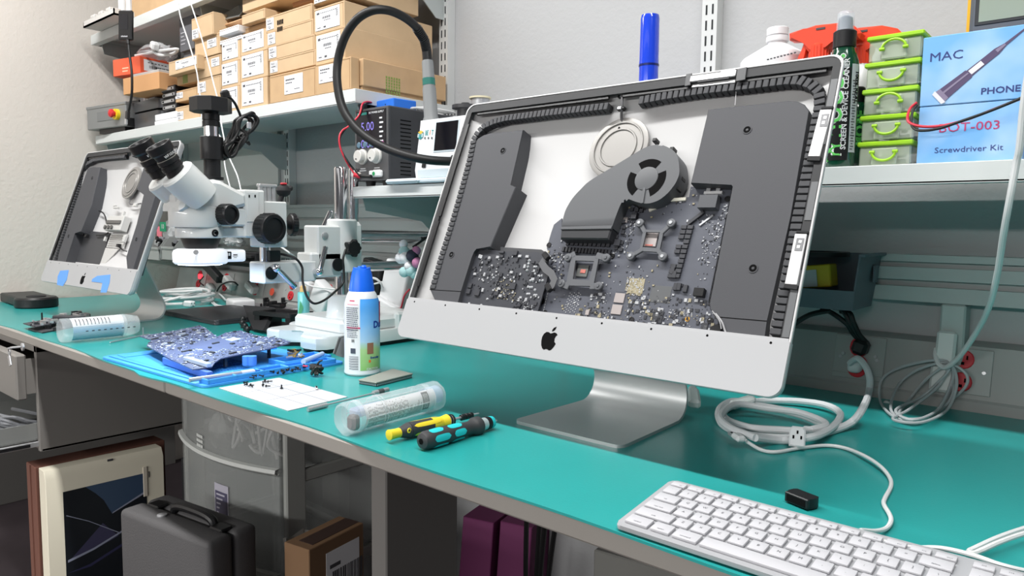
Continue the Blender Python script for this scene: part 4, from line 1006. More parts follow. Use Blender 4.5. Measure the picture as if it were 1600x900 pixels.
# labelled cartons, two columns of three
zs = [ST, PY(346, 140, F0).z, PY(345.5, 101, F0).z, PY(344.5, 70, F0).z]
xs = (PY(345, 120, F0).x, PY(374, 110, F0).x, PY(417.5, 100, F0).x)
nm = (('bottom', 'middle', 'topmost'), ('left', 'right'))
for r in range(3):
    for c in range(2):
        z0, z1 = zs[r]+.001, zs[r+1]
        if c == 1: z1 = zs[r+1]+.008
        x0, x1 = xs[c]+.002, xs[c+1]-.001
        t = thing('cardboard_box', '%s carton in the %s column of the six with big white parts labels' % (nm[0][r], nm[1][c]), 'box', ((x0+x1)/2, F0+.15, z0), g)
        zz0 = z0 + (.0085 if c == 1 and r > 0 else 0)
        b = B(); b.bb((x0, F0+.002*r, zz0), (x1, F0+.29, z1), .001, 1); obj('carton', b, CARD, t)
        b = B(); label_mesh(b, x0+(.004 if c == 0 else .012), zz0+.010, (x1-x0)*(.86 if c == 0 else .78), (z1-zz0)*.86, F0+.002*r-.0004, 0); obj('label', b, LABM, t)
# flat cartons stacked at the centre
for k, (bl, tr, u) in enumerate((((421.5, 118), (492, 76.7), 0), ((419.5, 95.5), (491, 53), 0), ((417.8, 74.4), (489, 29), 0), ((415.5, 52), (486.7, 4.4), 1))):
    a0 = PY(*bl, F0-.006)
    t, a, c = carton(('lowest', 'second lowest', 'second highest', 'highest') [k] + ' of four flat cartons stacked in the middle, each with a small label', bl, tr, F0-.006, .30, labels=[(.02, .14, .17, .74, 1)], group='flat cartons in the middle stack')
    if k == 3:
        b = B(); 
        for j in range(4): b.bb((a.x+.06+j*.008, F0-.0072, c.z-.030), (a.x+.065+j*.008, F0-.0064, c.z-.018)); b.bb((a.x+.06+j*.007, F0-.0072, c.z-.048), (a.x+.064+j*.007, F0-.0064, c.z-.036))
        obj('handwriting', b, INKB, t)
# base cartons under them
za = PY(422, 124, F0-.012).z
carton('wide plain carton under the four flat cartons, with a shipping label', (422, 162), (493, 103), F0-.012, .30, CARD2, [(.34, .22, .40, .66, 2)], z0=ST)
carton('carton at the right end of the shelf base row, with a faint shipping label', (493.8, 150), (548, 88), F0-.012, .026, CARD2, [(.10, .35, .56, .55, 2)], z0=ST)
# long carton seen along its side at the shelf end
x0 = PY(551, 120, F0-.012).x; z1 = PY(553.8, 87, F0-.012).z
t = thing('cardboard_box', 'long low carton reaching back along the right shelf end, green tape on its side', 'box', (x0-.05, F0+.15, ST), 'cartons on the shelf')
b = B(); b.bb((x0-.16, F0+.017, ST+.012), (x0+.004, 1.44, z1), .0015, 1); b.bb((x0-.16, F0+.02, ST), (x0-.004, 1.43, ST+.02)); obj('carton', b, CARD2, t)
b = B(); 
gt = M('green_tape', (126, 150, 70), .6)
pa = PX(604, 120, x0+.0048); pb = PX(624, 140, x0+.0048)
for k in range(6):
    y = pa.y+(pb.y-pa.y)*k/5
    for j in range(9): b.bb((x0+.0042, y-.0022, z1-.032-j*.0072-.005), (x0+.0048, y+.0026, z1-.032-j*.0072))
obj('printed_tape', b, gt, t)
# right column of large cartons
xr = PY(540, 60, F0).x
for k, (bl, tr, lb) in enumerate((((493, 100), (538.5, 40), 'lower'), ((491, 54.4), (537.8, 0), 'upper'))):
    t, a, c = carton('%s of two large cartons with big labels at the right end of the shelf' % lb, bl, tr, F0-.004, .30, CARD, [(.06, .10, .80, .80, 0)], group='large labelled cartons at the shelf end', z0=(z1+.002 if k == 0 else None))
t, a, c = carton('large carton on top at the right end, mostly out of frame', (490, 8), (541, -60), F0, .24, CARD, [(.04, .02, .36, .5, 0)], flap=False)
# upper middle
carton('large plain carton at the very top above the labelled cartons', (379, 20), (457, -30), F0+.02, .25, CARD)
carton('flat plain carton sticking out under the top plain carton', (378, 40), (413.5, 12), F0+.002, .27, CARD)
carton('plain carton half hidden behind the labelled cartons', (379, 57), (416, 34), F0+.02, .24, CARD2)
carton('brown carton in shade beside the top plain carton', (457, 11), (489, -30), F0+.06, .2, M('cardboard_brown', (164, 124, 92), .85))
carton('small carton on the white boxes near the silver bag', (344, 42.5), (379, 28), F0+.03, .2, M('cardboard_pink', (204, 160, 120), .85))
wb = M('box_white', (226, 227, 229), .6)
carton('upper of two white boxes above the labelled cartons', (343, 57), (372, 38), F0-.004, .20, wb, group='white boxes above the labelled cartons', name='white_box')
carton('lower of two white boxes above the labelled cartons', (343.5, 70.5), (377, 54), F0+.002, .20, wb, group='white boxes above the labelled cartons', name='white_box')
# left cluster
lb = (.62, .45, .32, .42, 1)
carton('carton at the base by the hard drives, small label at lower left', (274.5, 187), (313, 160), F0, .28, CARD, [(.03, .12, .30, .55, 1)], z0=ST)
carton('dented carton second from the base by the hard drives', (273, 161), (308.5, 135), F0+.003, .28, CARD2, [(.04, .32, .34, .52, 1)])
carton('tall carton at the base directly left of the labelled cartons', (309, 178), (345, 116), F0+.005, .28, CARD, [(.04, .66, .34, .26, 1)], z0=ST)
carton('small carton with green printed tape, fourth from the base on the left', (277, 134), (308.5, 111), F0+.004, .26, CARD2)
carton('carton jutting out with a broad white label next to the orange box', (264, 119), (308, 84), F0-.02, .26, CARD, [(.26, .30, .72, .60, 0)])
carton('plain carton with label at its right edge, second from the top of the left column', (308.5, 124.5), (345, 84), F0+.003, .26, CARD, [lb])
carton('carton with small label third from the top of the left column', (305, 94), (343, 50), F0+.002, .26, CARD, [(.52, .38, .36, .42, 1)])
t, a, c = carton('topmost left carton turned so its right side shows', (300, 64), (333, 17.5), F0-.008, .16, CARD, [(.03, .06, .30, .42, 1)])
# tape on the small carton
a = PY(286, 131, F0+.0034); c = PY(297, 112, F0+.0034); b = B()
for k in range(4): b.bb((a.x+k*.009, F0+.0030, a.z), (a.x+k*.009+.005, F0+.0036, c.z))
tag(obj('tape_strip', b, gt), 'strip of green printed tape on the small carton left of the labels', 'tape')
# black standing carton, flat dark box, silver bag
t = thing('black_box', 'dark grey upright product box with faint lettering by the left cartons', 'box', PY(291, 82, F0+.02))
a, c = PY(281.5, 82, F0+.02), PY(302, 22, F0+.02); b = B(); b.bb((a.x, F0+.02, a.z), (c.x, F0+.16, c.z), .001); obj('carton', b, M('carton_slate', (84, 85, 90), .6), t)
b = B()
for k, w in enumerate((.5, .62, .4, .55)): b.bb((a.x+.010, F0+.0190, a.z+.022+k*.012), (a.x+.010+w*.055, F0+.0199, a.z+.026+k*.012))
obj('print', b, M('print_pale', (150, 150, 156), .6), t)
obj('support', B().bb((a.x+.004, F0+.03, PY(290, 84, F0).z-.02), (c.x, F0+.15, a.z), .001), M('carton_slate', (0, 0, 0)), t)
a, c = PY(310, 30, 1.30), PY(352, 6, 1.30); b = B(); b.bb((a.x, 1.31, c.z-.030), (c.x+.06, 1.42, c.z), .002)
tag(obj('black_box', b, M('carton_slate', (0, 0, 0))), 'flat dark box lying at the back on top of the left cartons', 'box')
b = B(); pts = [(338, 30, .0), (352, 20, .012), (372, 8, .02), (378, 18, .012), (372, 26, .004), (352, 31, .0)]
b.prism([PY(x, y, F0+.03)+Vector((0, k*.4, 0)) for k, (x, y, _) in enumerate([(p[0], p[1], p[2]) for p in pts])] if False else [PY(x, y, F0+.03+q) for x, y, q in pts], (0, .03, .004), .002)
tag(obj('antistatic_bag', b, M('silver_film', (150, 152, 150), .25, .7, bump=.4, bscale=40)), 'crumpled silver antistatic bag on the left cartons under the top shelf', 'bag')
# orange box, plug bag, open carton, clear tray
def yawbox(nm, lab, cat, cpx, y, w, d, h, z0, rz, mat, grp=None, anchor='front'):
    p = PY(*cpx, y); m = Matrix.Translation((p.x, p.y, z0)) @ Matrix.Rotation(rz, 4, 'Z')
    t = thing(nm, lab, cat, m, grp); b = B(m); b.bb((-w, 0, 0), (0, d, h), .0015, 1); obj('carton', b, mat, t); return t, m
z_or0, z_or1 = PY(219, 116, F0-.02).z, PY(219, 89, F0-.02).z
t, m = yawbox('orange_box', 'bright orange box with white label lying on the open brown carton', 'box', (219, 116), F0-.03, .155, .19, z_or1-z_or0, z_or0, .20, M('orange_card', (226, 92, 58), .6))
m2 = m @ Matrix.Rotation(0, 4, 'Z')
b = B(m); b.bb((-.0, .015, .012), (.0008, .13, z_or1-z_or0-.008)); b.i = 1
for k in range(16): b.bb((.0008, .035+k*.005, .022), (.0012, .037+k*.005+(k % 3)*.0008, .032))
for k in range(6): b.bb((.0008, .03+k*.013, .040), (.0012, .038+k*.013, .043))
obj('label', b, LABM, t)
b = B(m); b.bb((-.10, -.0006, .012), (-.07, 0, .016)); b.bb((-.10, -.0006, .022), (-.065, 0, .026)); obj('print', b, M('print_peach', (240, 190, 160), .6), t)
z0_, z1_ = PY(219, 148, F0-.02).z, PY(219, 122, F0-.02).z
t, m = yawbox('cardboard_box', 'shallow brown open carton under the orange box', 'box', (249, 146), F0-.03, .235, .20, z1_-z0_, z0_, .10, M('cardboard_brown2', (196, 148, 102), .85))
p = m @ Vector((-.11, .1, z1_-z0_)); b = B(m); h = z1_-z0_
b.bb((-.20, .01, h+.0005), (-.02, .17, z_or0-z0_-.001), .002); tag(obj('plastic_tray', b, M('clear_tray', (200, 200, 198), .25, alpha=.65)), 'clear plastic tray between the orange box and the open brown carton', 'tray')
t, p = bag(246, 83, F0+.05, .20, .06, .10, 'clear bag of white cable lying on the orange box', M('clear_film', (0, 0, 0)), seed=13)
b = B(); b.tube([PY(*q) for q in ((212, 87, F0-.01), (228, 84, F0-.01), (246, 80, F0), (262, 78, F0), (278, 77, F0+.02), (270, 84, F0+.02), (250, 86, F0), (240, 80, F0-.01), (245, 74, F0-.01))], .005, 8)
b.i = 0; q = PY(242, 72, F0-.012); b.box(q, (.03, .026, .026), Matrix.Rotation(.5, 4, 'Y'), .005); b.i = 1
for dz in (-.006, .006): b.box(q+Vector((-.022, 0, dz+.008)), (.02, .005, .0016), Matrix.Rotation(.4, 4, 'Y'))
tag(obj('mains_cable', b, [M('cable_white', (0, 0, 0)), STEEL]), 'white power cord with its plug on the orange box', 'cable')
# grey machine with emergency stop
a, c = PY(151, 205, F0-.01), PY(196, 158, F0-.01)
t = thing('control_unit', 'grey machine with yellow and red emergency stop at the left shelf end', 'machine', ((a.x+c.x)/2, F0+.08, ST))
rz = .12; m = Matrix.Translation((c.x, F0-.01, ST+.018)) @ Matrix.Rotation(rz, 4, 'Z'); w = c.x-a.x; h = c.z-ST-.018
b = B(m); b.bb((-w, 0, 0), (0, .14, h), .003); b.bb((-w-.002, -.002, h-.012), (.001, .14, h), .002); obj('case', b, M('machine_grey', (138, 140, 140), .4, .3), t)
obj('front_panel', B(m).bb((-w*.72, -.0015, .028), (-w*.22, .001, h-.025), .0006), M('panel_grey', (118, 120, 120), .5), t)
b = B(m); b.cyl((-w*.20, 0, h*.50), (-w*.20, -.012, h*.50), .020, n=24); es = obj('stop_ring', b, M('stop_yellow', (235, 205, 40), .45), t)
b = B(m); b.cyl((-w*.20, -.010, h*.52), (-w*.20, -.020, h*.52), .009, n=20); b.lathe([(.014, 0), (.016, .004), (.014, .010), (.006, .013)], (-w*.20, -.019, h*.52), (0, -1, 0), n=20); obj('stop_button', b, M('stop_red', (200, 40, 44), .4), es)
b = B(m); b.bb((-w*.75, .01, -.0175), (-w*.1, .12, .001)); b.bb((-.005, .004, 0), (.004, .13, .03)); b.bb((-w*.6, .05, h), (-.0, .13, h+.012)); obj('base', b, BLACK, t)
# dark drive cases
dk = M('case_graphite', (92, 94, 97), .35, .5)
for k, (z0, z1, lab) in enumerate(((ST, PY(205, 178, F0).z, 'lower of two rounded dark grey cases behind the hanging cable'), (PY(205, 176, F0).z, PY(205, 163, F0+.02).z, 'upper of two rounded dark grey cases behind the hanging cable'))):
    a, c = PY(206, 190, F0+.015), PY(252, 180, F0+.015); m_ = (a.x+c.x)/2
    b = B(); b.prism([(m_+x, F0+.11+y, z1) for x, y in rrect(c.x-a.x, .19, .03)], (0, 0, -(z1-z0-.002)), .004)
    tag(obj('drive_case', b, dk), lab, 'case', 'rounded dark cases')
zc = PY(205, 163, F0+.02).z
m_ = PY(228, 158, F0+.02).x
b = B(); b.bb((m_-.075, F0+.03, zc+.0005), (m_+.06, F0+.17, zc+.030), .003); b.i = 1
for k, (u, w, h) in enumerate(((-.045, .018, .016), (-.02, .016, .018), (.0, .05, .014))): b.bb((m_+u, F0+.0292, zc+.006), (m_+u+w, F0+.0302, zc+.006+h))
tag(obj('drive_bundle', b, [M('bundle_grey', (120, 121, 126), .4), PAPER]), 'grey wrapped drives with white stickers on the rounded cases', 'drive')
# hard drives stack with carriers
for k in range(4):
    z = PY(254, 174-k*9.5, F0).z; a, c = PY(252.5, 170, F0-.004), PY(272.5, 165, F0-.004)
    t = thing('hard_drive', ('lowest', 'second lowest', 'third lowest', 'topmost')[k]+' black drive in the little stack above the white cartons', 'hard drive', ((a.x+c.x)/2, F0+.06, z), 'stacked black drives')
    sh = .004*(-1)**k
    obj('drive_body', B().bb((a.x+sh, F0, z), (c.x+sh, F0+.12, z+.019), .0015), BLACK, t)
    b = B(); b.bb((a.x+.004+sh, F0-.003, z+.004), (c.x-.006+sh, F0, z+.013)); b.i = 1; b.bb((a.x+.010+sh, F0-.0036, z+.006), (a.x+.020+sh, F0-.003, z+.011)); b.bb((c.x-.02+sh, F0-.0036, z+.006), (c.x-.012+sh, F0-.003, z+.011))
    obj('carrier_front', b, [STEEL, INKB], t)
for k, (z0, z1, lab) in enumerate(((ST, PY(256, 187.5, F0-.006).z, 'lower of two slim white cartons under the hard drives'), (PY(256, 187, F0-.006).z, PY(256, 177, F0-.006).z, 'upper of two slim white cartons under the hard drives'))):
    a, c = PY(241.5, 190, F0-.008), PY(275, 185, F0-.008)
    tag(obj('white_box', B().bb((a.x, F0-.008+.002*k, z0+.0005), (c.x-.004*k, F0+.13, z1), .001), wb), lab, 'box', 'slim white cartons')
# things on the top shelf
TZ = 1.7855
a, c = PY(204, 19, 1.125), PY(262, -20, 1.125); t = thing('cardboard_box', 'brown carton on the highest shelf, cut by the top of the photo', 'box', ((a.x+c.x)/2, 1.2, TZ))
obj('carton', B().bb((a.x, 1.13, TZ), (c.x+.1, 1.36, TZ+.16), .001), CARD2, t)
a, c = PY(180, 8, 1.12), PY(198, 0, 1.12)
tag(obj('white_box', B().bb((a.x, 1.13, TZ), (c.x, 1.30, TZ+.12), .001), wb), 'white and brown carton behind the adapter on the highest shelf', 'box')
a, c = PY(134, 24, 1.07), PY(182, 10, 1.07)
b = B(); zt = TZ+.001
b.bb((a.x, 1.06, zt), (c.x, 1.36, zt+.006)); b.bb((a.x, 1.06, zt), (c.x, 1.064, zt+.022)); b.bb((a.x, 1.06, zt), (a.x+.004, 1.36, zt+.022)); b.bb((c.x-.004, 1.06, zt), (c.x, 1.36, zt+.022))
for u in (.25, .5, .75): b.bb((a.x+(c.x-a.x)*u, 1.06, zt+.02), (a.x+(c.x-a.x)*u+.035, 1.11, zt+.034), .003)
tag(obj('plastic_tray', b, M('tray_pale', (206, 204, 200), .5)), 'pale plastic tray jutting over the left end of the highest shelf', 'tray')
# usb tester hanging on its cable in front of the shelves
t = thing('usb_tester', 'black usb tester with screen hanging from a white plug, left of the cartons', 'usb tester', PY(197, 64, 1.05))
YT = 1.05; p = PY(197, 40, YT); tilt = Matrix.Translation(p) @ Matrix.Rotation(.10, 4, 'Y') @ Matrix.Rotation(.35, 4, 'Z')
k = (p-EYE).dot(F)/FPX
b = B(tilt); b.box((0, 0, 0), (23*k*1.2, .014, 45*k), None, .004); obj('body', b, BLACK, t)
obj('screen', B(tilt).box((-.002, -.0071, 5*k), (.036, .0006, .05)), M('screen_dark', (26, 27, 32), .15), t)
b = B(tilt)
for j in range(6): b.box((-.0125+j*.005, -.0072, -17*k+.0006*(j % 2)), (.0038, .0006, .0042+.0006*(j % 2)))
obj('print', b, M('print_grey', (170, 170, 174), .5), t)
b = B(); b.box(PY(193, 10, YT), (9*k, .010, 22*k), Matrix.Rotation(.08, 4, 'Y'), .002); b.tube([PY(193, 2, YT), PY(191, -20, YT), PY(190, -60, YT)], .003, 6); obj('white_plug', b, WHITE, t)
b = B(); b.tube([PY(*q, YT) for q in ((199, 62), (200, 66), (203, 90), (206, 115), (206, 145), (203, 165), (201, 174))], .0042, 8); b.tube([PY(199.5, 63, YT), PY(200.5, 69, YT)], .006, 8, 1); obj('cable', b, RUBBER, t)
b = B(); b.box(PY(199.5, 180, YT), (9*k, .010, 13*k), Matrix.Rotation(.18, 4, 'Y'), .002); b.i = 1; b.box(PY(197, 190, YT), (7*k, .006, 8*k), Matrix.Rotation(.18, 4, 'Y'), .001); obj('connector', b, [BLACK, STEEL], t)
# ---------------------------------------------------------------- low shelf: power supply, hot air station
Z2 = 1.1575
pm = M('psu_graphite', (70, 72, 76), .4, .4)
a, c = PY(556, 283, 1.14), PY(608, 165, 1.14)
t = thing('power_supply', 'dark grey bench power supply with two white knobs on the low shelf', 'power supply', ((a.x+c.x)/2, 1.25, Z2))
z0, z1 = Z2+.014, 1.418-.0
z1 = PY(602, 165, 1.14).z; x0, x1 = a.x, c.x; W_, H_ = x1-x0, z1-z0
b = B(); b.bb((x0, 1.14, z0), (x1, 1.415, z1), .003)
obj('case', b, pm, t)
b = B()
for (yy0, zz0, n) in ((1.175, z1-.030, 9), (1.175, z0+.045, 4)):
    for k in range(n): b.bb((x1-.0002, yy0, zz0-k*.0095-.0025), (x1+.0006, yy0+.034, zz0-k*.0095))
obj('vent', b, INKB, t)
fp = obj('front_plate', B().bb((x0+.001, 1.1375, z0+.001), (x1-.001, 1.141, z1-.001), .001), M('plate_metal', (98, 99, 101), .4, .5), t)
obj('display_panel', B().bb((x0+.008, 1.1362, z0+H_*.46), (x1-.008, 1.1376, z1-.006), .0006), M('panel_black', (24, 24, 30), .25), fp)
FR = lambda x, z, y=1.1360: frame((x, y, z), (1, 0, 0), (0, 0, 1))
seg = M('segment_blue', (120, 110, 190), .4, emit=.6); wpr = M('print_white', (220, 222, 224), .5)
lettering('5.00', .030, FR(x0+W_*.40, z1-.046), seg, fp); lettering('0.00', .030, FR(x0+W_*.40, z1-.088), seg, fp)
lettering('DC POWER SUPPLY', .0065, FR(x0+W_*.66, z1-.013), wpr, fp, bold=.0001)
obj('brand_strip', B().bb((x0+.014, 1.1355, z1-.016), (x0+.050, 1.1363, z1-.010)), M('strip_teal', (40, 130, 120), .4), fp)
b = B()
for k in range(6): b.bb((x0+W_*.76, 1.1355, z1-.030-k*.011), (x0+W_*.76+.010+.004*(k % 2), 1.1363, z1-.026-k*.011))
obj('print', b, wpr, fp)
for k in range(4): obj('button', B().lathe([(.0075, 0), (.0075, .002), (.006, .003)], (x0+W_*(.15+.185*k), 1.1365, z0+H_*.50), (0, -1, 0), n=18), M('button_blue', (92, 122, 142), .4), fp)
obj('button', B().lathe([(.006, 0), (.005, .003)], (x0+W_*.84, 1.1365, z0+H_*.50), (0, -1, 0), n=14), M('button_magenta', (150, 70, 130), .4), fp)
for k in (0, 1):
    xk = x0+W_*(.25+.42*k); zk = z0+H_*.335
    kb = obj('knob', B().lathe([(.019, 0), (.019, .004), (.0165, .006), (.0155, .017), (.014, .0185), (.0001, .0187)], (xk, 1.1375, zk), (0, -1, 0), n=32, cap=False), M('knob_ivory', (206, 205, 200), .45), fp)
    obj('mark', B().box((xk-.004, 1.1185, zk-.006), (.004, .001, .003)), INK, kb)
    b = B(); b.bb((xk-.010, 1.1368, zk-.030), (xk+.010, 1.1374, zk-.028)); b.bb((xk-.013, 1.1368, zk-.035), (xk+.013, 1.1374, zk-.033)); b.bb((xk-.002, 1.1368, zk+.022), (xk+.002, 1.1374, zk+.026)); obj('print', b, wpr, fp)
zt = z0+H_*.09
b = B(); b.bb((x0+W_*.50, 1.128, zt-.008), (x0+W_*.86, 1.138, zt+.008), .003); b.i = 1; b.lathe([(.005, 0), (.005, .0006)], (x0+W_*.66, 1.1278, zt), (0, -1, 0), n=16)
obj('terminal', b, [WHITE, M('terminal_green', (40, 150, 90), .4)], fp)
obj('terminal', B().cyl((x0+W_*.15, 1.14, zt), (x0+W_*.15, 1.118, zt), .0065), M('terminal_ivory', (205, 200, 195), .4), fp)
for px, yy in ((x0+.035, 1.16), (x1-.03, 1.16), (x0+.035, 1.39), (x1-.03, 1.39)): obj('foot', B().lathe([(.011, 0), (.013, .0145)], (px, yy, Z2), n=16), RUBBER, t)
# red and black test leads on it
b = B(); P = lambda px, py, y: PY(px, py, y)
b.tube([P(555, 272, 1.105), P(551, 268, 1.10), P(541, 252, 1.09), P(532, 232, 1.08), P(530, 215, 1.08), P(535, 204, 1.09), P(545, 197, 1.10), P(561, 180, 1.12), P(566, 163, 1.13), P(573, 159, 1.15), P(580, 160, 1.17)], .0022, 7)
b.i = 1; b.tube([P(562, 275, 1.105), P(551, 262, 1.10), P(545, 254, 1.09), P(533, 234, 1.085), P(531, 217, 1.085), P(537, 205, 1.095), P(547, 195, 1.105), P(563, 179, 1.125), P(568, 166, 1.135), P(575, 161, 1.16), P(581, 161, 1.175)], .0022, 7)
b.i = 0; b.cyl(P(553, 273, 1.10), P(563, 276, 1.11), .0055); b.i = 1; b.cyl(P(562, 275, 1.11), P(580, 276, 1.115), .005)
tag(obj('test_leads', b, [M('lead_red', (205, 40, 60), .4), RUBBER]), 'red and black leads looping out of the dark bench power supply', 'cable')
# blue box on the supply
b = B(); a, c = PY(574, 164, 1.19), PY(617, 150, 1.19)
m = Matrix.Translation((PY(586, 160, 1.19).x, 1.19, z1+.001)) @ Matrix.Rotation(-.1, 4, 'Z')
t = thing('blue_box', 'small bright blue box with black plug on top of the power supply', 'box', m)
obj('case', B(m).bb((-.025, 0, 0), (.082, .07, .026), .002), M('box_blue', (40, 118, 225), .45), t); b = B(m); b.bb((-.020, -.012, .004), (.002, .002, .019), .003); b.cyl((.047, .0, .013), (.047, -.0008, .013), .0016, n=10); obj('plug', b, BLACK, t)
b = B(); zz = z1+.006
for k in range(4): b.tube([(x1+.0+u, 1.23+.012*k+v, zz+.002*k) for u, v in ((-.05, .03), (-.02, 0), (.0-.008, .02), (-.012, .10), (-.04, .13), (-.05, .10))], .003, 6, 5, True)
tag(obj('white_cable', b, M('cable_white', (0, 0, 0))), 'loops of white cable lying behind the blue box on the power supply', 'cable')
# hot air station
hw = M('station_white', (228, 231, 234), .35)
YH = 1.128
x0 = PY(648, 270, YH).x; x1 = x0+.185; 
zb, ztp = Z2+.012, PY(655, 187, YH).z
t = thing('hot_air_station', 'white hot air rework station with cube logo and grey handle, beside the power supply', 'hot air station', (x0+.09, 1.2, Z2))
b = B(); b.prism([(x0+.001, y, z) for y, z in ((YH, zb+.02), (YH+.014, ztp), (1.32, ztp), (1.32, zb), (YH, zb))], (x1-x0-.002, 0, 0), .004); obj('case', b, hw, t)
tf = Vector((0, .014, ztp-zb-.02)).normalized()
def HF(px, py, off=.001):
    # point on the sloping front of the station
    o = Vector((x0, YH, zb+.02)); n = Vector((1, 0, 0)).cross(tf)
    d = ray(px, py); return EYE + d*((o-EYE).dot(n)/d.dot(n)) + n*off
fr = lambda p: frame(p, (1, 0, 0), tf)
b = B(); b.bb((x0+.012, YH-.004, zb), (x1-.002, YH+.002, zb+.022), .002); b.bb((x0-.085, YH-.02, Z2+.0015), (x0+.03, YH+.025, Z2+.013), .005); b.bb((x0-.002, YH-.012, Z2+.0015), (x1, 1.30, zb), .003)
obj('front_ledge', b, M('station_pale', (196, 208, 214), .4), t)
p0, p1 = HF(683, 192), HF(713, 233)
b = B(fr(p0)); w = p1.x-p0.x; h = (p1-p0).dot(tf); b.bb((-.003, h-.003, -.001), (w+.003, .003, .0004)); b.i = 1; b.bb((0, h, 0), (w, 0, .0012))
obj('display', b, [M('station_pale', (0, 0, 0)), M('screen_black', (14, 14, 20), .12)], t)
lt_ = M('logo_teal', (24, 140, 140), .5)
p = HF(657.6, 211); cu = fr(p); b = B(cu); e = .0105
hx = [(e*math.cos(math.radians(a)), e*math.sin(math.radians(a))) for a in (90, 150, 210, 270, 330, 30)]
b.prism([(*hx[1], .0006), (*hx[2], .0006), (*hx[3], .0006), (-.0006, -.001, .0006), (-.0006, .0005, .0006)], (0, 0, -.0005)); b.prism([(*hx[4], .0006), (*hx[5], .0006), (.0006, .0005, .0006), (.0006, -.001, .0006), (.0006, hx[3][1], .0006)], (0, 0, -.0005))
b.i = 1; b.prism([(*hx[0], .0006), (hx[1][0], hx[1][1]+.0012, .0006), (0, .0016, .0006), (hx[5][0], hx[5][1]+.0012, .0006)], (0, 0, -.0005))
b.i = 2
for sx in (-1, 1):
    for k in range(3): b.box((sx*.0055, -.0055+k*.0032+.001, .0008), (.0055, .0011, .0004))
    b.box((sx*.0082, -.0018, .0008), (.0012, .0075, .0004))
obj('logo', b, [lt_, M('logo_yellow', (222, 176, 60), .5), hw], t)
lettering('BE', .0165, fr(HF(667.2, 208)), lt_, t, sx=.62, bold=.0002); lettering('I', .0165, fr(HF(672.2, 207.6)) @ Matrix.Rotation(-.22, 4, 'Z'), M('logo_orange', (226, 110, 50), .5), t, sx=.8, bold=.0003); lettering('T', .0165, fr(HF(676.2, 207.4)), lt_, t, sx=.7, bold=.0002)
b = B()
for px in (664.6, 670, 675.4): b.M = fr(HF(px, 215)); b.box((0, 0, .0004), (.0046, .0012, .0005)); b.box((0, -.0022, .0004), (.0046, .0010, .0005)); b.box((0, -.001, .0004), (.0011, .005, .0005))
obj('lettering', b, INKB, t)
lettering('POWER', .0055, fr(HF(663, 266)), lt_, t, bold=.0001); lettering('CH1', .006, fr(HF(685, 264)), lt_, t); lettering('CH2', .006, fr(HF(696, 264)), lt_, t)
p = HF(663, 259); b = B(fr(p)); b.box((0, 0, .001), (.012, .010, .003), None, .001); obj('power_switch', b, BLACK, t)
# handle resting upright on the station
hb = Vector((PX(668, 184, x0+.045).x, YH+.07, ztp))
hb = PY(674, 184, YH+.05); hb.z = ztp+.0005; top = PY(668, 95, YH+.05)
ax = top-hb; ln_ = ax.length; k = (hb-EYE).dot(F)/FPX
h = thing('hot_air_gun', 'grey hot air handle with a teal band standing on the white station', 'hot air handle', hb)
gm_ = M('handle_grey', (122, 125, 126), .5)
obj('grip', B().lathe([(13.5*k, 0), (13*k, .006), (11*k, .014), (10.5*k, ln_*.55), (9.6*k, ln_*.58), (9*k, ln_*.98), (8.4*k, ln_)], hb, ax, n=32), gm_, h)
obj('band', B().lathe([(9.9*k, 0), (9.9*k, .016)], hb+ax*.60, ax, n=32), M('handle_teal', (40, 110, 100), .45), h)
# hose: corrugated sleeve then the big loop in front of the shelf
hp = [(668, 96, 1.178), (667, 80, 1.178), (663, 62, 1.165), (650, 42, 1.13), (630, 26, 1.09), (605, 16, 1.05), (580, 17, 1.02), (556, 32, 1.0), (538, 60, .99), (528, 95, .985), (527, 130, .98), (534, 165, .98), (548, 190, .985), (570, 212, .995), (600, 230, 1.01), (635, 243, 1.03), (670, 250, 1.06), (703, 252, 1.10), (716, 251, 1.125)]
b = B(); b.tube([PY(*q) for q in hp], .0095, 14, 8); hose = obj('hose', b, RUBBER, h)
b = B(); P3 = [PY(*q) for q in hp[:4]]
for k_ in range(26):
    t_ = k_/26*2.99; i = int(t_); q = P3[i].lerp(P3[i+1], t_-i); d = (P3[i+1]-P3[i]).normalized(); b.cyl(q-d*.0013, q+d*.0013, .0115, n=14)
obj('hose_sleeve', b, BLACK, hose)
c = PY(716, 251, 1.118); obj('hose_plug', B().cyl(c-Vector((.014, .004, 0)), c+Vector((.02, .01, 0)), .0125, n=18), BLACK, hose)
# solder spools
for k, (px, pb_, pt, r, lab) in enumerate(((750, 200, 152, 17, 'spool of silver solder wire behind the top left of the big computer'),)):
    c = PY(px, pb_, 1.32); k_ = (c-EYE).dot(F)/FPX; z0, z1 = Z2, PY(px, pt, 1.32).z
    t = thing('solder_spool', lab, 'solder spool', (c.x, 1.32, Z2))
    obj('flange', B().lathe([(r*k_, z1-.004), (r*k_, z1)], (c.x, 1.32, 0), n=28), M('flange_cream', (214, 206, 176), .5), t)
    obj('flange', B().lathe([(r*k_, z1-.070), (r*k_, z1-.066)], (c.x, 1.32, 0), n=28), M('flange_cream', (0, 0, 0)), t)
    b = B(); b.lathe([(r*k_*(.84+.02*(j % 2)), z1-.066+j*.0062) for j in range(11)], (c.x, 1.32, 0), n=28); obj('wire', b, STEEL, t)
    obj('spindle', B().lathe([(.03, Z2), (.03, Z2+.004), (.008, Z2+.005), (.008, z1-.070)], (c.x, 1.32, 0), n=20), BLACK, t)
c = PY(727, 200, 1.26); z1 = PY(727, 165, 1.26).z
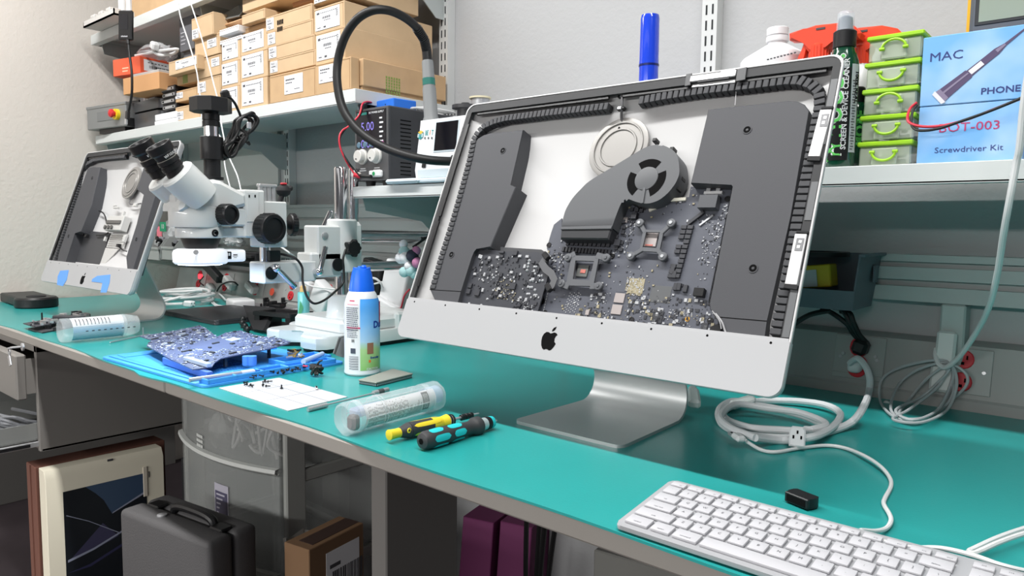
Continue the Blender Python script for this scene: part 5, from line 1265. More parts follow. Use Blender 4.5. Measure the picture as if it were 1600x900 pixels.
tag(obj('spool_stand', B().lathe([(.02, Z2), (.02, z1-.010), (.032, z1-.008), (.032, z1), (.010, z1+.001), (.01, z1+.006)], (c.x, 1.26, 0), n=24), M('spool_dark', (60, 60, 62), .4)), 'dark round stand just left of the silver solder spool', 'stand')
# ---------------------------------------------------------------- right part of the low shelf
# tall translucent blue tube
c = PY(1013, 130, 1.33); k = (c-EYE).dot(F)/FPX; zt = PY(1013, 24, 1.33).z; zm = PY(1013, 102, 1.33).z
t = thing('blue_flask', 'tall slim translucent blue tube standing behind the big computer', 'flask', (c.x, 1.33, Z2))
bl = M('flask_blue', (28, 66, 205), .15, spec=.7, coat=.5)
obj('body', B().lathe([(13*k, Z2), (15*k, Z2+.006), (15*k, zm-.001)], (c.x, 1.33, 0), n=32), bl, t)
obj('cap', B().lathe([(15.4*k, zm), (15*k, zm+.01), (14.6*k, zt-.008), (13.5*k, zt-.001), (11*k, zt)], (c.x, 1.33, 0), n=32), bl, t)
b = B(); b.lathe([(15.6*k, zm-.003), (15.6*k, zm+.001)], (c.x, 1.33, 0), n=32); obj('ring', b, M('flask_navy', (14, 30, 96), .3), t)
# white bottle with stepped neck
c = PY(1213, 100, 1.27); k = (c-EYE).dot(F)/FPX; Zp = lambda py: PY(1213, py, 1.27).z
t = thing('white_bottle', 'white plastic bottle with a conical shoulder behind the big computer', 'bottle', (c.x, 1.27, Z2))
bm = M('bottle_milk', (226, 226, 228), .4)
obj('body', B().lathe([(50*k, Z2), (54*k, Z2+.005), (54*k, Zp(97)), (50*k, Zp(92)), (18*k, Zp(72)), (14*k, Zp(70)), (14*k, Zp(66))], (c.x, 1.27, 0), n=36), bm, t)
obj('cap', B().lathe([(16.5*k, Zp(66)), (17*k, Zp(64)), (16.5*k, Zp(58)), (13*k, Zp(57)), (16*k, Zp(56)), (16.5*k, Zp(46)), (15*k, Zp(44.5))], (c.x, 1.27, 0), n=32), bm, t)
b = B(); p = PY(1200, 93, 1.205)
for j in range(9): b.box(p+Vector((j*.0055, 0, j*.0006)), (.0035, .0008, .0022))
obj('print', b, INK, t)
# trigger sprayers
ro = M('trigger_orange', (228, 66, 38), .4); rd = M('sprayer_body', (214, 214, 216), .35)
def sprayer(px, y, flip, lab, pyt, pyb):
    c = PY(px, 95, y); k = (c-EYE).dot(F)/FPX; Z_ = lambda py: PY(px, py, y).z
    t = thing('trigger_sprayer', lab, 'spray bottle', (c.x, y, Z2))
    zc = Z_(pyb)
    obj('bottle', B().lathe([(30*k, Z2), (32*k, Z2+.005), (32*k, zc-.08), (22*k, zc-.03), (13*k, zc-.012), (13*k, zc)], (c.x, y, 0), n=32), rd, t)
    b = B(); b.lathe([(15*k, zc-.018), (15*k, zc+.010), (12*k, zc+.014)], (c.x, y, 0), n=24)
    for j in range(20):
        a = 2*PI*j/20; b.box((c.x+15*k*math.cos(a), y+15*k*math.sin(a), zc-.004), (.0018, .0018, .024))
    obj('collar', b, ro, t)
    f = -1 if flip else 1
    h = [(-20, 18), (-20, 30), (-44, 33), (-45, 44), (-22, 47), (-5, 50), (30, 48), (52, 40), (62, 28), (60, 20), (40, 26), (18, 24), (15, 10), (-13, 10)]
    b = B(); b.prism([(c.x+f*x*k, y-.013, zc+(q-10)*k) for x, q in h], (0, .026, 0), .004); hd = obj('head', b, ro, t)
    b = B(); b.box((c.x+f*4*k, y-.0135, zc+33*k), (.014, .0008, .003)); obj('print', b, INK, hd)
    b = B(); b.prism([(c.x+f*x*k, y-.008, zc+(q-10)*k) for x, q in ((-22, 30), (-14, 28), (-16, 16), (-22, 2), (-30, -12), (-36, -10), (-30, 6))], (0, .016, 0), .003); obj('trigger', b, ro, t)
sprayer(1280, 1.22, False, 'left orange trigger sprayer with its nozzle pointing left', 40, 82)
sprayer(1345, 1.25, False, 'right orange trigger sprayer partly behind the green pump bottle', 40, 86)
# dark green pump bottles
gb_ = M('bottle_green', (10, 62, 42), .15, spec=.7, coat=.4); gbk = M('label_black', (16, 17, 18), .45); lg = M('label_lime', (92, 190, 90), .5)
YB = 1.165
c = PY(1314, 180, YB); k = (c-EYE).dot(F)/FPX; Z_ = lambda py: PY(1314, py, YB).z
t = thing('cleaner_bottle', 'tall dark green screen cleaner bottle with black pump, right of the big computer', 'bottle', (c.x, YB, Z2))
r = 23*k
obj('bottle', B().lathe([(r*.94, Z2), (r, Z2+.004), (r, Z_(112)), (r*.95, Z_(98)), (r*.75, Z_(84)), (15*k, Z_(76)), (15*k, Z_(72))], (c.x, YB, 0), n=40), gb_, t)
lb0, lb1 = Z_(252), Z_(110)
def patch(a0, a1, z0, z1, rr, mat, nm, par, n=14):
    b = B(); A = [(c.x+rr*math.cos(a), YB+rr*math.sin(a)) for a in [math.radians(a0+(a1-a0)*j/n) for j in range(n+1)]]
    b.loft([[(x, y, z0) for x, y in A], [(x, y, z1) for x, y in A]], False); return obj(nm, b, mat, par)
lbl = patch(195, 316, lb0, lb1, r+.0006, gbk, 'label', t)
def on_cyl(body, size, ang, z, mat, par, rot=PI/2, sx=1, bold=0, nm='lettering', rr=None, cx=None, cy=None):
    rr = rr or r+.001; cx = c.x if cx is None else cx; cy = YB if cy is None else cy; a = math.radians(ang)
    b = B(); text_bm(body, size, Matrix.Rotation(rot, 4, 'Z'), b, 0, 'CENTER', sx, bold)
    bmesh.ops.triangulate(b.bm, faces=b.bm.faces)
    for v in b.bm.verts:
        an = a+v.co.x/rr; zz = z+v.co.y; v.co = Vector((cx+rr*math.cos(an), cy+rr*math.sin(an), zz))
    return obj(nm, b, mat, par)
zmid = (Z_(233)+Z_(108))/2
on_cyl('SCREEN & DEVICE CLEANER', .0106, 299, zmid+.004, WHITE, lbl, bold=.0002)
for k_, (zz, ch_) in enumerate(((Z_(232), 'w'), (Z_(205), 'h'), (Z_(172), 'o'))):
    pass
on_cyl('whoosh!', .046, 256, zmid, WHITE, lbl, bold=.0014, rr=r+.0009); on_cyl('whoosh!', .046, 256, zmid, lg, lbl, bold=.0002, rr=r+.0013)
pb_ = patch(318, 350, Z_(240), Z_(105), r+.0009, M('label_grey', (170, 176, 178), .5), 'back_label', t)
b = B(); rr = r+.0013
for j in range(22):
    for q in range(3 if j < 14 else 1):
        pass
zz = Z_(238)
for j in range(26):
    a0, a1 = math.radians(322+(j*7) % 5), math.radians(334+(j*5) % 9); z0 = zz+j*.0040+.002
    b.loft([[(c.x+rr*math.cos(a), YB+rr*math.sin(a), z_) for a in (a0, (a0+a1)/2, a1)] for z_ in (z0, z0+.0016)], False)
obj('print', b, INK, pb_)
on_cyl('100% REAL', .010, 341, Z_(140), INKB, pb_, rot=-PI/2, bold=.0003, rr=r+.0014)
obj('collar', B().lathe([(17*k, Z_(76)), (17*k, Z_(52)), (15*k, Z_(50))], (c.x, YB, 0), n=32), BLACK, t)
pu = obj('pump', B().lathe([(13*k, Z_(51)), (11*k, Z_(46)), (10.5*k, Z_(36)), (10*k, Z_(30)), (6*k, Z_(27))], (c.x, YB, 0), n=28), M('pump_slate', (74, 84, 96), .4), t)
obj('overcap', B().lathe([(13*k, Z_(52)), (12.4*k, Z_(24)), (10.5*k, Z_(20.5)), (.001, Z_(20.2))], (c.x, YB, 0), n=28), M('overcap_clear', (220, 228, 236), .1, alpha=.30), t)
# small green bottle behind it
c2 = PY(1346, 200, 1.20); k2_ = (c2-EYE).dot(F)/FPX; Zs = lambda py: PY(1346, py, 1.20).z
t = thing('cleaner_bottle', 'small dark green cleaner bottle between the tall green bottle and the lime drawers', 'bottle', (c2.x-.004, 1.20, Z2))
cx2 = c2.x-.008; r2 = 17*k2_
obj('bottle', B().lathe([(r2*.94, Z2), (r2, Z2+.004), (r2, Zs(172)), (r2*.6, Zs(160)), (9*k2_, Zs(158))], (cx2, 1.20, 0), n=32), gb_, t)
obj('cap', B().lathe([(11*k2_, Zs(160)), (11*k2_, Zs(138)), (9*k2_, Zs(136))], (cx2, 1.20, 0), n=24), BLACK, t)
on_cyl('MORE', .020, 306, Zs(203), lg, t, bold=.001, rr=r2+.0012, cx=cx2, cy=1.20)
# lime drawer tower
YG = 1.168
a, d_ = PY(1344, 252, YG), PY(1431, 250, YG); x0, x1 = a.x, PY(1440, 60, YG).x-.001
zt = PY(1345, 60, YG).z; H_ = (zt-Z2)/5; W_ = x1-x0
lime = M('lime_plastic', (156, 206, 40), .38); smk = M('drawer_clear', (214, 226, 204), .2, alpha=.42)
for k in range(5):
    z0 = Z2+k*H_+.0004; wob = .0015*(k-2)
    t = thing('drawer_box', ('lowest', 'second lowest', 'middle', 'second highest', 'topmost')[k]+' unit of the lime green five-drawer tower', 'drawer box', ((x0+x1)/2+wob, YG+.09, z0), 'stacked lime drawer boxes')
    b = B(); xa, xb = x0+wob, x1+wob
    b.bb((xa-.002, YG-.003, z0+H_-.0075), (xb+.002, YG+.150, z0+H_-.0008), .0016)
    obj('frame', b, lime, t)
    b = B(); b.bb((xa+.001, YG, z0), (xb-.001, YG+.147, z0+H_-.008), .002); dr = obj('drawer', b, smk, t)
    xm = (xa+xb)/2; ww = .017
    b = B(); b.bb((xm-ww, YG-.004, z0+.002), (xm+ww, YG, z0+H_-.011), .0015); obj('front_boss', b, smk, dr)
    up = k in (2, 4)
    zc = z0+H_*(.42 if up else .56); pts = []
    for j in range(11):
        a_ = PI*j/10; pts.append((xm+.0158*math.cos(a_), YG-.0065, zc+(.0125 if up else -.0125)*math.sin(a_)))
    b = B(); b.tube(pts, .0019, 8, 3); b.cyl((xm-.019, YG-.0065, zc), (xm-.012, YG-.0065, zc), .0024); b.cyl((xm+.012, YG-.0065, zc), (xm+.019, YG-.0065, zc), .0024)
    obj('handle', b, lime, dr)
    rg = random.Random(k+40); b = B()
    for j in range(16): b.i = j % 2; b.box((rg.uniform(xa+.012, xb-.012), YG+rg.uniform(.015, .10), z0+rg.uniform(.008, .018)), (rg.uniform(.004, .015), .006, rg.uniform(.003, .008)), Matrix.Rotation(rg.uniform(0, 3), 4, 'Z'))
    o = obj('small_parts', b, [M('part_grey', (0, 0, 0)), BLACK]); tag(o, 'small dark parts lying inside the '+('lowest', 'second lowest', 'middle', 'second highest', 'topmost')[k]+' lime drawer', 'spare parts', None, 'stuff')
# light blue screwdriver kit box
YK = 1.150
a = PY(1432, 251, YK); x0 = a.x; x1 = PY(1594, 244, YK).x; zt = PY(1440, 60, YK).z
mk = Matrix.Translation((x0, YK, Z2)) @ Matrix.Rotation(.02, 4, 'Z'); W_ = x1-x0+.002; H_ = zt-Z2
def sky_mat():
    m = M('box_sky', (120, 180, 232), .45); nt = m.node_tree; bs = nt.nodes['Principled BSDF']
    tc = nt.nodes.new('ShaderNodeTexCoord'); n = nt.nodes.new('ShaderNodeTexNoise'); n.inputs['Scale'].default_value = 9; n.inputs['Detail'].default_value = 3
    rp = nt.nodes.new('ShaderNodeValToRGB'); rp.color_ramp.elements[0].position = .42; rp.color_ramp.elements[1].position = .75
    rp.color_ramp.elements[0].color = (.17, .43, .80, 1); rp.color_ramp.elements[1].color = (.55, .72, .90, 1)
    nt.links.new(tc.outputs['Object'], n.inputs['Vector']); nt.links.new(n.outputs['Fac'], rp.inputs['Fac']); nt.links.new(rp.outputs['Color'], bs.inputs['Base Color']); return m
t = thing('kit_box', 'light blue screwdriver kit box with tool picture on the right of the shelf', 'box', mk)
zl = H_*.46
b = B(mk); b.bb((0, 0, 0), (W_, .085, zl-.0006), .001); sk = sky_mat(); bx = obj('carton', b, sk, t)
b = B(mk); b.bb((0, -.0008, zl), (W_, .086, H_), .001); lid = obj('lid', b, sk, t)
KF = lambda u, v, o=-.0012: mk @ frame((u*W_, o, v*H_), (1, 0, 0), (0, 0, 1))
nav = M('print_navy', (44, 58, 120), .5)
lettering('MAC', .0165, KF(.235, .835), nav, lid, sx=1.15); lettering('PHONE', .0118, KF(.765, .535), nav, lid, sx=1.12, bold=.0002)
lettering('BOT-003', .0165, KF(.495, .275, -.0004), M('print_rose', (190, 60, 110), .5), bx, sx=1.15); lettering('Screwdriver Kit', .0108, KF(.50, .105, -.0004), nav, bx, sx=1.15)
# printed picture of a precision screwdriver on the lid
m = KF(.52, .715) @ Matrix.Rotation(.70, 4, 'Z') @ Matrix.Scale(.150, 4)
b = B(m)
def flatp(pts, z=.002): b.prism([(x, y, z) for x, y in pts], (0, 0, -.003))
flatp([(-.30, -.055), (-.06, -.042), (-.06, .042), (-.30, .055)]); flatp([(.10, -.03), (.20, -.030), (.28, -.012), (.50, -.004), (.50, .004), (.28, .012), (.20, .030), (.10, .03)]); flatp([(-.06, -.034), (.10, -.03), (.10, .03), (-.06, .034)])
b.i = 1; flatp([(-.05, -.022), (.07, -.022), (.07, .022), (-.05, .022)], .004); flatp([(-.375, -.06), (-.34, -.07), (-.34, .07), (-.375, .06)], .004)
b.i = 2; flatp([(-.36, -.062), (-.30, -.056), (-.30, .056), (-.36, .062)], .003); flatp([(.20, -.014), (.28, -.006), (.28, .008), (.20, .018)], .004); flatp([(-.30, .0), (-.06, .0), (-.06, .014), (-.30, .018)], .004)
obj('printed_picture', b, [M('pic_mauve', (84, 72, 104), .5), M('pic_silver', (226, 226, 232), .5), M('pic_grey', (136, 126, 152), .5)], lid)
# red and black leads over the box
b = B(); b.tube([PY(*q) for q in ((1600, 152, 1.10), (1585, 158, 1.10), (1550, 172, 1.105), (1510, 187, 1.11), (1475, 196, 1.115), (1445, 198, 1.12), (1425, 194, 1.125), (1418, 186, 1.13), (1422, 170, 1.14), (1433, 160, 1.142))], .0019, 8)
b.i = 1; b.tube([PY(*q) for q in ((1600, 151, 1.098), (1580, 160, 1.098), (1540, 176, 1.10), (1500, 190, 1.105), (1470, 200, 1.11), (1445, 204, 1.115), (1430, 202, 1.12), (1424, 192, 1.128), (1426, 174, 1.138), (1433, 164, 1.142))], .0019, 8)
tag(obj('test_leads', b, [M('lead_red', (0, 0, 0)), RUBBER]), 'red and black leads looped across the light blue kit box', 'cable')
# multimeter behind
ym = 1.262; t = thing('multimeter', 'grey and yellow multimeter standing behind the light blue kit box', 'multimeter', (PY(1570, 40, ym).x, ym, Z2))
xa = PY(1507, 50, ym).x; xb = xa+.13; zt = PY(1512, -10, ym).z; tl = Matrix.Translation((xa, ym, Z2+.001))
b = B(tl); b.bb((0, .004, 0), (.13, .045, zt+.03-Z2), .008); obj('holster', b, M('meter_yellow', (232, 168, 40), .5), t)
b = B(tl); b.bb((.005, 0, .005), (.125, .02, zt+.024-Z2), .005); fc_ = obj('face', b, M('meter_grey', (86, 90, 98), .5), t)
z0 = PY(1530, 36, ym).z-Z2; z1 = PY(1530, 5, ym).z-Z2
b = B(tl); b.bb((.011, -.001, z0-.006), (.12, .004, z1+.03), .002); b.i = 1; b.bb((.017, -.0016, z0), (.114, .001, z1+.026)); obj('display', b, [M('meter_bezel', (44, 46, 50), .4), M('lcd_green', (142, 152, 138), .3)], fc_)
for u, mt_ in ((.018, M('meter_key', (116, 132, 170), .5)), (.042, M('meter_key2', (128, 132, 140), .5)), (.096, M('meter_yellow', (0, 0, 0)))):
    obj('button', B(tl).bb((u-.008, -.004, z0-.018), (u+.010, .001, z0-.012), .0012), mt_, fc_)
# grey bin on the rail at the right
p = PY(1300, 482, 1.36); yb0, yb1 = 1.30, 1.43
t = thing('parts_bin', 'large grey plastic bin on the rail right of the big computer', 'storage bin', (p.x, 1.36, .93))
xa, xb = -.60, PY(1352, 440, 1.33).x; zb_, zt_ = PY(1300, 484, 1.30).z, PY(1352, 398, 1.33).z; th = .003
gb2 = M('bin_slate', (92, 100, 108), .5)
b = B(); b.bb((xa+.01, yb0+.008, zb_), (xb-.012, yb1-.01, zb_+th)); b.prism([(xb-.012, yb0+.005, zb_), (xb, yb0-.004, zt_), (xb, yb1, zt_), (xb-.012, yb1-.01, zb_)], (-th, 0, 0)); b.prism([(xa+.012, yb0+.005, zb_), (xa, yb0-.004, zt_), (xa, yb1, zt_), (xa+.012, yb1-.01, zb_)], (th, 0, 0))
b.prism([(xa+.012, yb0+.006, zb_), (xb-.012, yb0+.006, zb_), (xb-.008, yb0, zb_+.034), (xa+.008, yb0, zb_+.034)], (0, th, 0)); b.prism([(xa, yb1, zt_), (xb, yb1, zt_), (xb-.012, yb1-.006, zb_), (xa+.012, yb1-.006, zb_)], (0, -th, 0))
b.bb((xb-.003, yb0-.008, zt_-.003), (xb+.008, yb1, zt_+.002), .001)
b.box((xb+.001, yb1-.04, zt_-.035), (.004, .025, .03), None, .001)
obj('shell', b, gb2, t)
p = PY(1268, 425, 1.33); b = B(Matrix.Translation(p) @ Matrix.Rotation(-.12, 4, 'Y')); b.bb((-.07, -.01, -.028), (.035, .03, .012), .002); b.i = 1; b.bb((-.08, -.012, .004), (.012, -.009, -.026))
tag(obj('sachet', b, [M('sachet_yellow', (190, 168, 40), .5), M('sachet_white', (176, 182, 184), .5)]), 'yellow and white packet lying in the grey bin', 'packet')
p = PY(1285, 398, 1.38); b = B(); b.lathe([(.060, 0), (.060, .008), (.045, .008), (.045, .001)], (p.x-.01, 1.365, zt_-.006), n=36); b.lathe([(.045, .001), (.03, .0)], (p.x-.01, 1.365, zt_-.006), n=36, cap=False)
tag(obj('lens_ring', b, [BLACK]), 'black round ring lying across the top of the grey bin', 'ring')
# hanging black plugs in the right outlet plate under the bin
xc = -.49; fm = frame((xc, 1.438, .815), (1, 0, 0), wup)
op = PY(1342, 555, 1.434)
fm = frame((op.x, op.y+.002, op.z), (1, 0, 0), wup)
t = thing('outlet_plate', 'grey outlet plate with two red sockets right of the big computer', 'outlet', fm)
b = B(fm); b.box((0, .0, -.0015), (.088, .072, .004), None, .001); obj('plate', b, plm, t)
for sy in (-1, 1): obj('socket', B(fm).lathe([(.0165, .0005), (.0165, .004), (.015, .005)], (0, .017*sy, 0), n=20), red, t)
for sx in (-1, 1): obj('screw', B(fm).lathe([(.0035, 0), (.003, .003)], (sx*.028, 0, 0), n=10), scr, t)
b = B(); q = PY(1345, 542, 1.41)
b.box(q, (.026, .03, .028), Matrix.Rotation(.3, 4, 'Y'), .006)
for dx, (ex, ey) in ((0, (1298, 488)), (4, (1316, 484)), (8, (1328, 490))):
    b.tube([q+Vector((dx*.001, .0, .01)), PY(1334+dx, 522, 1.40), PY(1322+dx*1.5, 505, 1.39), PY(ex, ey, 1.39), PY(ex-14, ey-4, 1.40)], .0048, 8)
b.tube([PY(1238, 508, 1.38), PY(1265, 492, 1.38), PY(1298, 485, 1.39)], .0048, 8)
tag(obj('black_plug', b, RUBBER), 'black plug with dark cords in the upper red socket under the grey bin', 'plug')
# white mains cable: plug, big curve and coil on the mat
wcm = M('cable_white', (0, 0, 0))
t = thing('power_cable', 'thick white power cable coiled on the mat and plugged into the red socket', 'cable', PZ(1210, 660))
q = PY(1336, 572, 1.412); b = B(); b.box(q, (.024, .026, .024), None, .008, 3); b.cyl(q, q+Vector((-.001, .02, 0)), .010); obj('plug', b, M('plug_white', (0, 0, 0)) if False else WHITE, t)
def zc(px, py, z=.005): return PZ(px, py, BT+z)
b = B(); pts = [q+Vector((-.006, -.012, .006)), PY(1340, 560, 1.385), PY(1352, 572, 1.375), PY(1359, 592, 1.365), PY(1357, 615, 1.35)]
pts += [zc(1347, 640, .03), zc(1330, 660, .012), zc(1300, 673), zc(1258, 683), zc(1210, 684), zc(1160, 678), zc(1128, 662), zc(1124, 640, .012), zc(1145, 627, .016), zc(1180, 633, .014), zc(1220, 640, .014), zc(1262, 652, .012), zc(1286, 666, .012), zc(1276, 672, .014)]
b.tube(pts, .0058, 10, 6)
pts = [zc(1262, 674, .012), zc(1220, 672, .012), zc(1170, 668, .013), zc(1135, 655, .012), zc(1133, 641, .006), zc(1160, 630, .006), zc(1200, 626, .007), zc(1250, 627, .010), zc(1290, 633, .012), zc(1312, 645, .012), zc(1308, 660, .012), zc(1288, 676, .014), zc(1262, 684, .016), zc(1220, 688, .005), zc(1180, 684, .016)]
b.tube(pts, .0056, 10, 6)
pts = [zc(1180, 684, .016), zc(1140, 668, .018), zc(1126, 650, .022), zc(1150, 632, .024), zc(1200, 638, .018), zc(1250, 645, .018), zc(1290, 662, .018), zc(1270, 671, .018), zc(1258, 671, .016)]
b.tube(pts, .0054, 10, 6); obj('coil', b, M('mains_white', (205, 207, 209), .4), t)
p = zc(1246, 683, .017); pm_ = frame(p, (.55, -.35, 0), (.35, .55, 0))
b = B(pm_); b.prism([(x*1.0, y, .010) for x, y in rrect(.020, .030, .006, 3)], (0, 0, -.022), .002)
pm2 = Matrix.Translation(p) @ Matrix.Rotation(.30, 4, 'Z') @ Matrix.Rotation(-.35, 4, 'X'); b = B(pm2); b.prism([(y*1.0, -.009, x) for x, y in [(.014, -.007), (.014, .007), (.009, .0105), (-.014, .0105), (-.014, -.0105), (.009, -.0105)]], (0, .018, 0), .002); b.i = 1
for u, v in ((0, .006), (-.005, -.001), (.005, -.001)): b.box((u, -.0092, v), (.0024, .001, .0045))
obj('connector', b, [M('mains_white', (0, 0, 0)), INKB], t)
# second adapter plug: tall white connector lying by the stand
p = PZ(1084, 622, BT+.02)
b = B(frame(p, (.5, -.85, -.25), (.8, .5, 0))); b.box((0, 0, 0), (.050, .020, .016), None, .004); b.box((-.03, 0, 0), (.014, .014, .012), None, .003)
tag(obj('cable_connector', b, M('connector_frost', (224, 230, 228), .35)), 'frosted white connector poking out under the chin, right of the stand', 'connector')
p = PZ(1160, 628, BT+.02); b = B(frame(p, (.6, .75, .25), (-.7, .6, 0))); b.box((0, 0, 0), (.045, .018, .014), None, .005)
tag(obj('cable_connector', b, M('connector_frost', (0, 0, 0))), 'frosted white plug tucked under the right corner of the chin', 'connector')
# thin white usb cable: connector, run to the keyboard
t = thing('usb_cable', 'thin white usb cable running from the mat to the white keyboard', 'cable', PZ(1300, 705))
b = B(); kz = lambda px, py, z=.0035: PZ(px, py, BT+z)
b.tube([kz(1164, 687, .013), kz(1170, 692, .008), kz(1190, 703), kz(1213, 706), kz(1250, 700), kz(1290, 696), kz(1320, 700), kz(1350, 712, .006), kz(1375, 728, .006), kz(1390, 746), kz(1392, 760), kz(1383, 778), kz(1381, 788), kz(1390, 804), kz(1392, 815), kz(1384, 826), kz(1368, 830, .008), kz(1345, 829, .016), kz(1360, 838, .019), kz(1385, 848, .019), kz(1420, 856, .019), kz(1470, 857, .019), kz(1520, 868, .019), kz(1560, 882, .019), kz(1600, 892, .016), kz(1640, 896, .012)], .0024, 8)
obj('cord', b, wcm, t)
p = kz(1152, 682, .014); b = B(Matrix.Translation(p) @ Matrix.Rotation(-.75, 4, 'Z')); b.box((.004, 0, 0), (.022, .014, .009), None, .003); b.i = 1; b.box((-.012, 0, 0), (.014, .012, .0046)); b.i = 2; b.box((-.012, .003, .0024), (.004, .003, .0004)); b.box((-.012, -.003, .0024), (.004, .003, .0004))
obj('connector', b, [WHITE, STEEL, INKB], t)
b = B(); b.tube([kz(1640, 815), kz(1600, 826), kz(1560, 840, .005), kz(1525, 856, .006), kz(1514, 862, .006), kz(1524, 864, .008), kz(1560, 848, .010), kz(1600, 834, .010), kz(1640, 825, .010)], .0026, 8)
tag(obj('usb_cable', b, wcm), 'white cable doubled back at the right edge of the mat', 'cable')
# big white cord hanging from the shelf to the raceway and the hank of thin cable
b = B(); b.tube([PY(*q) for q in ((1640, -20, 1.05), (1612, 90, 1.07), (1600, 160, 1.08), (1593, 230, 1.09), (1588, 255, 1.095), (1578, 310, 1.10), (1569, 360, 1.12), (1558, 430, 1.18), (1545, 480, 1.24), (1525, 520, 1.31), (1500, 556, 1.365), (1480, 573, 1.39), (1468, 570, 1.40), (1462, 556, 1.41), (1463, 545, 1.42))], .0042, 10)
tag(obj('white_cable', b, wcm), 'thick white cord hanging down at the far right from shelf to raceway', 'cable')
t = thing('cable_hank', 'loose hank of thin grey cable hanging on the right raceway', 'cable', PY(1440, 650, 1.40))
b = B(); loops = [((1480, 565), (1420, 570), (1380, 590), (1375, 625), (1395, 650), (1430, 658), (1470, 640), (1490, 610)), ((1485, 568), (1440, 575), (1405, 600), (1392, 640), (1420, 655), (1460, 645), (1484, 605)), ((1482, 570), (1450, 590), (1420, 625), (1405, 648), (1440, 655), (1475, 630), (1490, 590)), ((1488, 570), (1510, 585), (1508, 605), (1480, 630), (1450, 650), (1420, 656), (1400, 640), (1440, 620), (1478, 585)), ((1486, 572), (1495, 600), (1480, 640), (1440, 660), (1395, 655), (1420, 640), (1465, 605))]
def hk_(x, y, d):
    p = PY(x, y, d); return p if p.z > BT+.006 else PZ(x, y, BT+.004+(1.41-d)*.5)
for k, lp in enumerate(loops): b.tube([hk_(x, y, 1.405-.003*k) for x, y in lp], .0024, 7, 6, True)
obj('loops', b, M('cable_grey2', (172, 176, 178), .45), t)
p = PY(1389, 632, 1.39); obj('connector', B(Matrix.Translation(p) @ Matrix.Rotation(.4, 4, 'Y')).box((0, 0, 0), (.018, .010, .009), None, .002), M('plug_grey', (186, 190, 190), .4), t)
p = PY(1478, 545, 1.418); b = B(frame(p, (1, 0, 0), wup)); b.box((0, 0, 0), (.030, .060, .016), None, .004)
tag(obj('white_plug', b, M('plug_white', (206, 212, 210), .4)), 'white plug block in the right outlet plate under the vertical duct', 'plug')
p = PY(1472, 592, 1.418); b = B(frame(p, (1, 0, 0), wup)); b.box((0, 0, 0), (.036, .046, .016), None, .004); 
tag(obj('white_plug', b, M('plug_white', (0, 0, 0))), 'white plug block behind the grey cable hank', 'plug')
# ---------------------------------------------------------------- things lying on the front of the mat
# air duster
p = (PZ(540, 584)+PZ(590, 581))/2
DX, DY = -1.178, .925
k = (Vector((DX, DY, BT))-EYE).dot(F)/FPX; r = 27*k
zz = lambda py: PX(566, py, DX).z
c_ = PX(566, 560, DX); DY = c_.y
t = thing('air_duster', 'air duster spray can with bright blue cap standing on the mat', 'spray can', (DX, DY, BT))
can = obj('can', B().lathe([(r*.93, BT+.0004), (r*1.02, BT+.004), (r*1.02, BT+.007), (r, BT+.010), (r, zz(480)), (r*.98, zz(473)), (r*.90, zz(465)), (r*.80, zz(458)), (r*.70, zz(454))], (DX, DY, 0), n=48), M('can_white', (222, 224, 228), .3), t)
b = B(); b.lathe([(17.5*k*1.1, zz(454.5)), (16.8*k*1.1, zz(446)), (14*k*1.1, zz(428)), (12*k*1.1, zz(420))], (DX, DY, 0), n=36)
cb_ = M('cap_blue', (24, 104, 232), .35)
b.prism([(DX+math.cos(a)*rr_, DY+math.sin(a)*rr_, z_) for a, rr_, z_ in [(2*PI*j/24, 12*k*1.1, zz(421)+.0045*abs(math.sin(2*PI*j/24+.6))) for j in range(24)]], (0, 0, -.006)); b.bb((DX-.010, DY-.004, zz(424)), (DX-.003, DY+.004, zz(416)), .002); b.bb((DX+.002, DY-.006, zz(424)), (DX+.011, DY+.006, zz(414)), .003)
cap_ = obj('cap', b, cb_, t)
lbb = lambda py: zz(py)
def cpatch(a0, a1, z0, z1, off, mat, nm, n=12):
    b = B(); A = [(DX+(r+off)*math.cos(math.radians(a0+(a1-a0)*j/n)), DY+(r+off)*math.sin(math.radians(a0+(a1-a0)*j/n))) for j in range(n+1)]
    b.loft([[(x, y, z0) for x, y in A], [(x, y, z1) for x, y in A]], False); return obj(nm, b, mat, can)
def can_blue():
    m = M('can_art', (90, 160, 235), .3); nt = m.node_tree; bs = nt.nodes['Principled BSDF']
    tc = nt.nodes.new('ShaderNodeTexCoord'); sp = nt.nodes.new('ShaderNodeSeparateXYZ'); rp = nt.nodes.new('ShaderNodeValToRGB'); mr = nt.nodes.new('ShaderNodeMapRange'); n = nt.nodes.new('ShaderNodeTexNoise'); n.inputs['Scale'].default_value = 30; ad = nt.nodes.new('ShaderNodeMath'); ad.operation = 'MULTIPLY_ADD'; ad.inputs[1].default_value = .03; 
    nt.links.new(tc.outputs['Object'], sp.inputs[0]); nt.links.new(tc.outputs['Object'], n.inputs['Vector']); nt.links.new(n.outputs['Fac'], ad.inputs[0]); nt.links.new(sp.outputs['Z'], ad.inputs[2]); nt.links.new(ad.outputs[0], mr.inputs['Value'])
    mr.inputs['From Min'].default_value = .015; mr.inputs['From Max'].default_value = .185
    e = rp.color_ramp.elements; e[0].position = 0; e[0].color = (.22, .50, .12, 1); e[1].position = 1; e[1].color = (.04, .30, .85, 1)
    for pos, col in ((.30, (.40, .62, .28, 1)), (.42, (.42, .62, .82, 1)), (.62, (.22, .50, .88, 1)), (.80, (.10, .38, .86, 1))):
        q = e.new(pos); q.color = col
    nt.links.new(mr.outputs[0], rp.inputs['Fac']); nt.links.new(rp.outputs['Color'], bs.inputs['Base Color']); return m
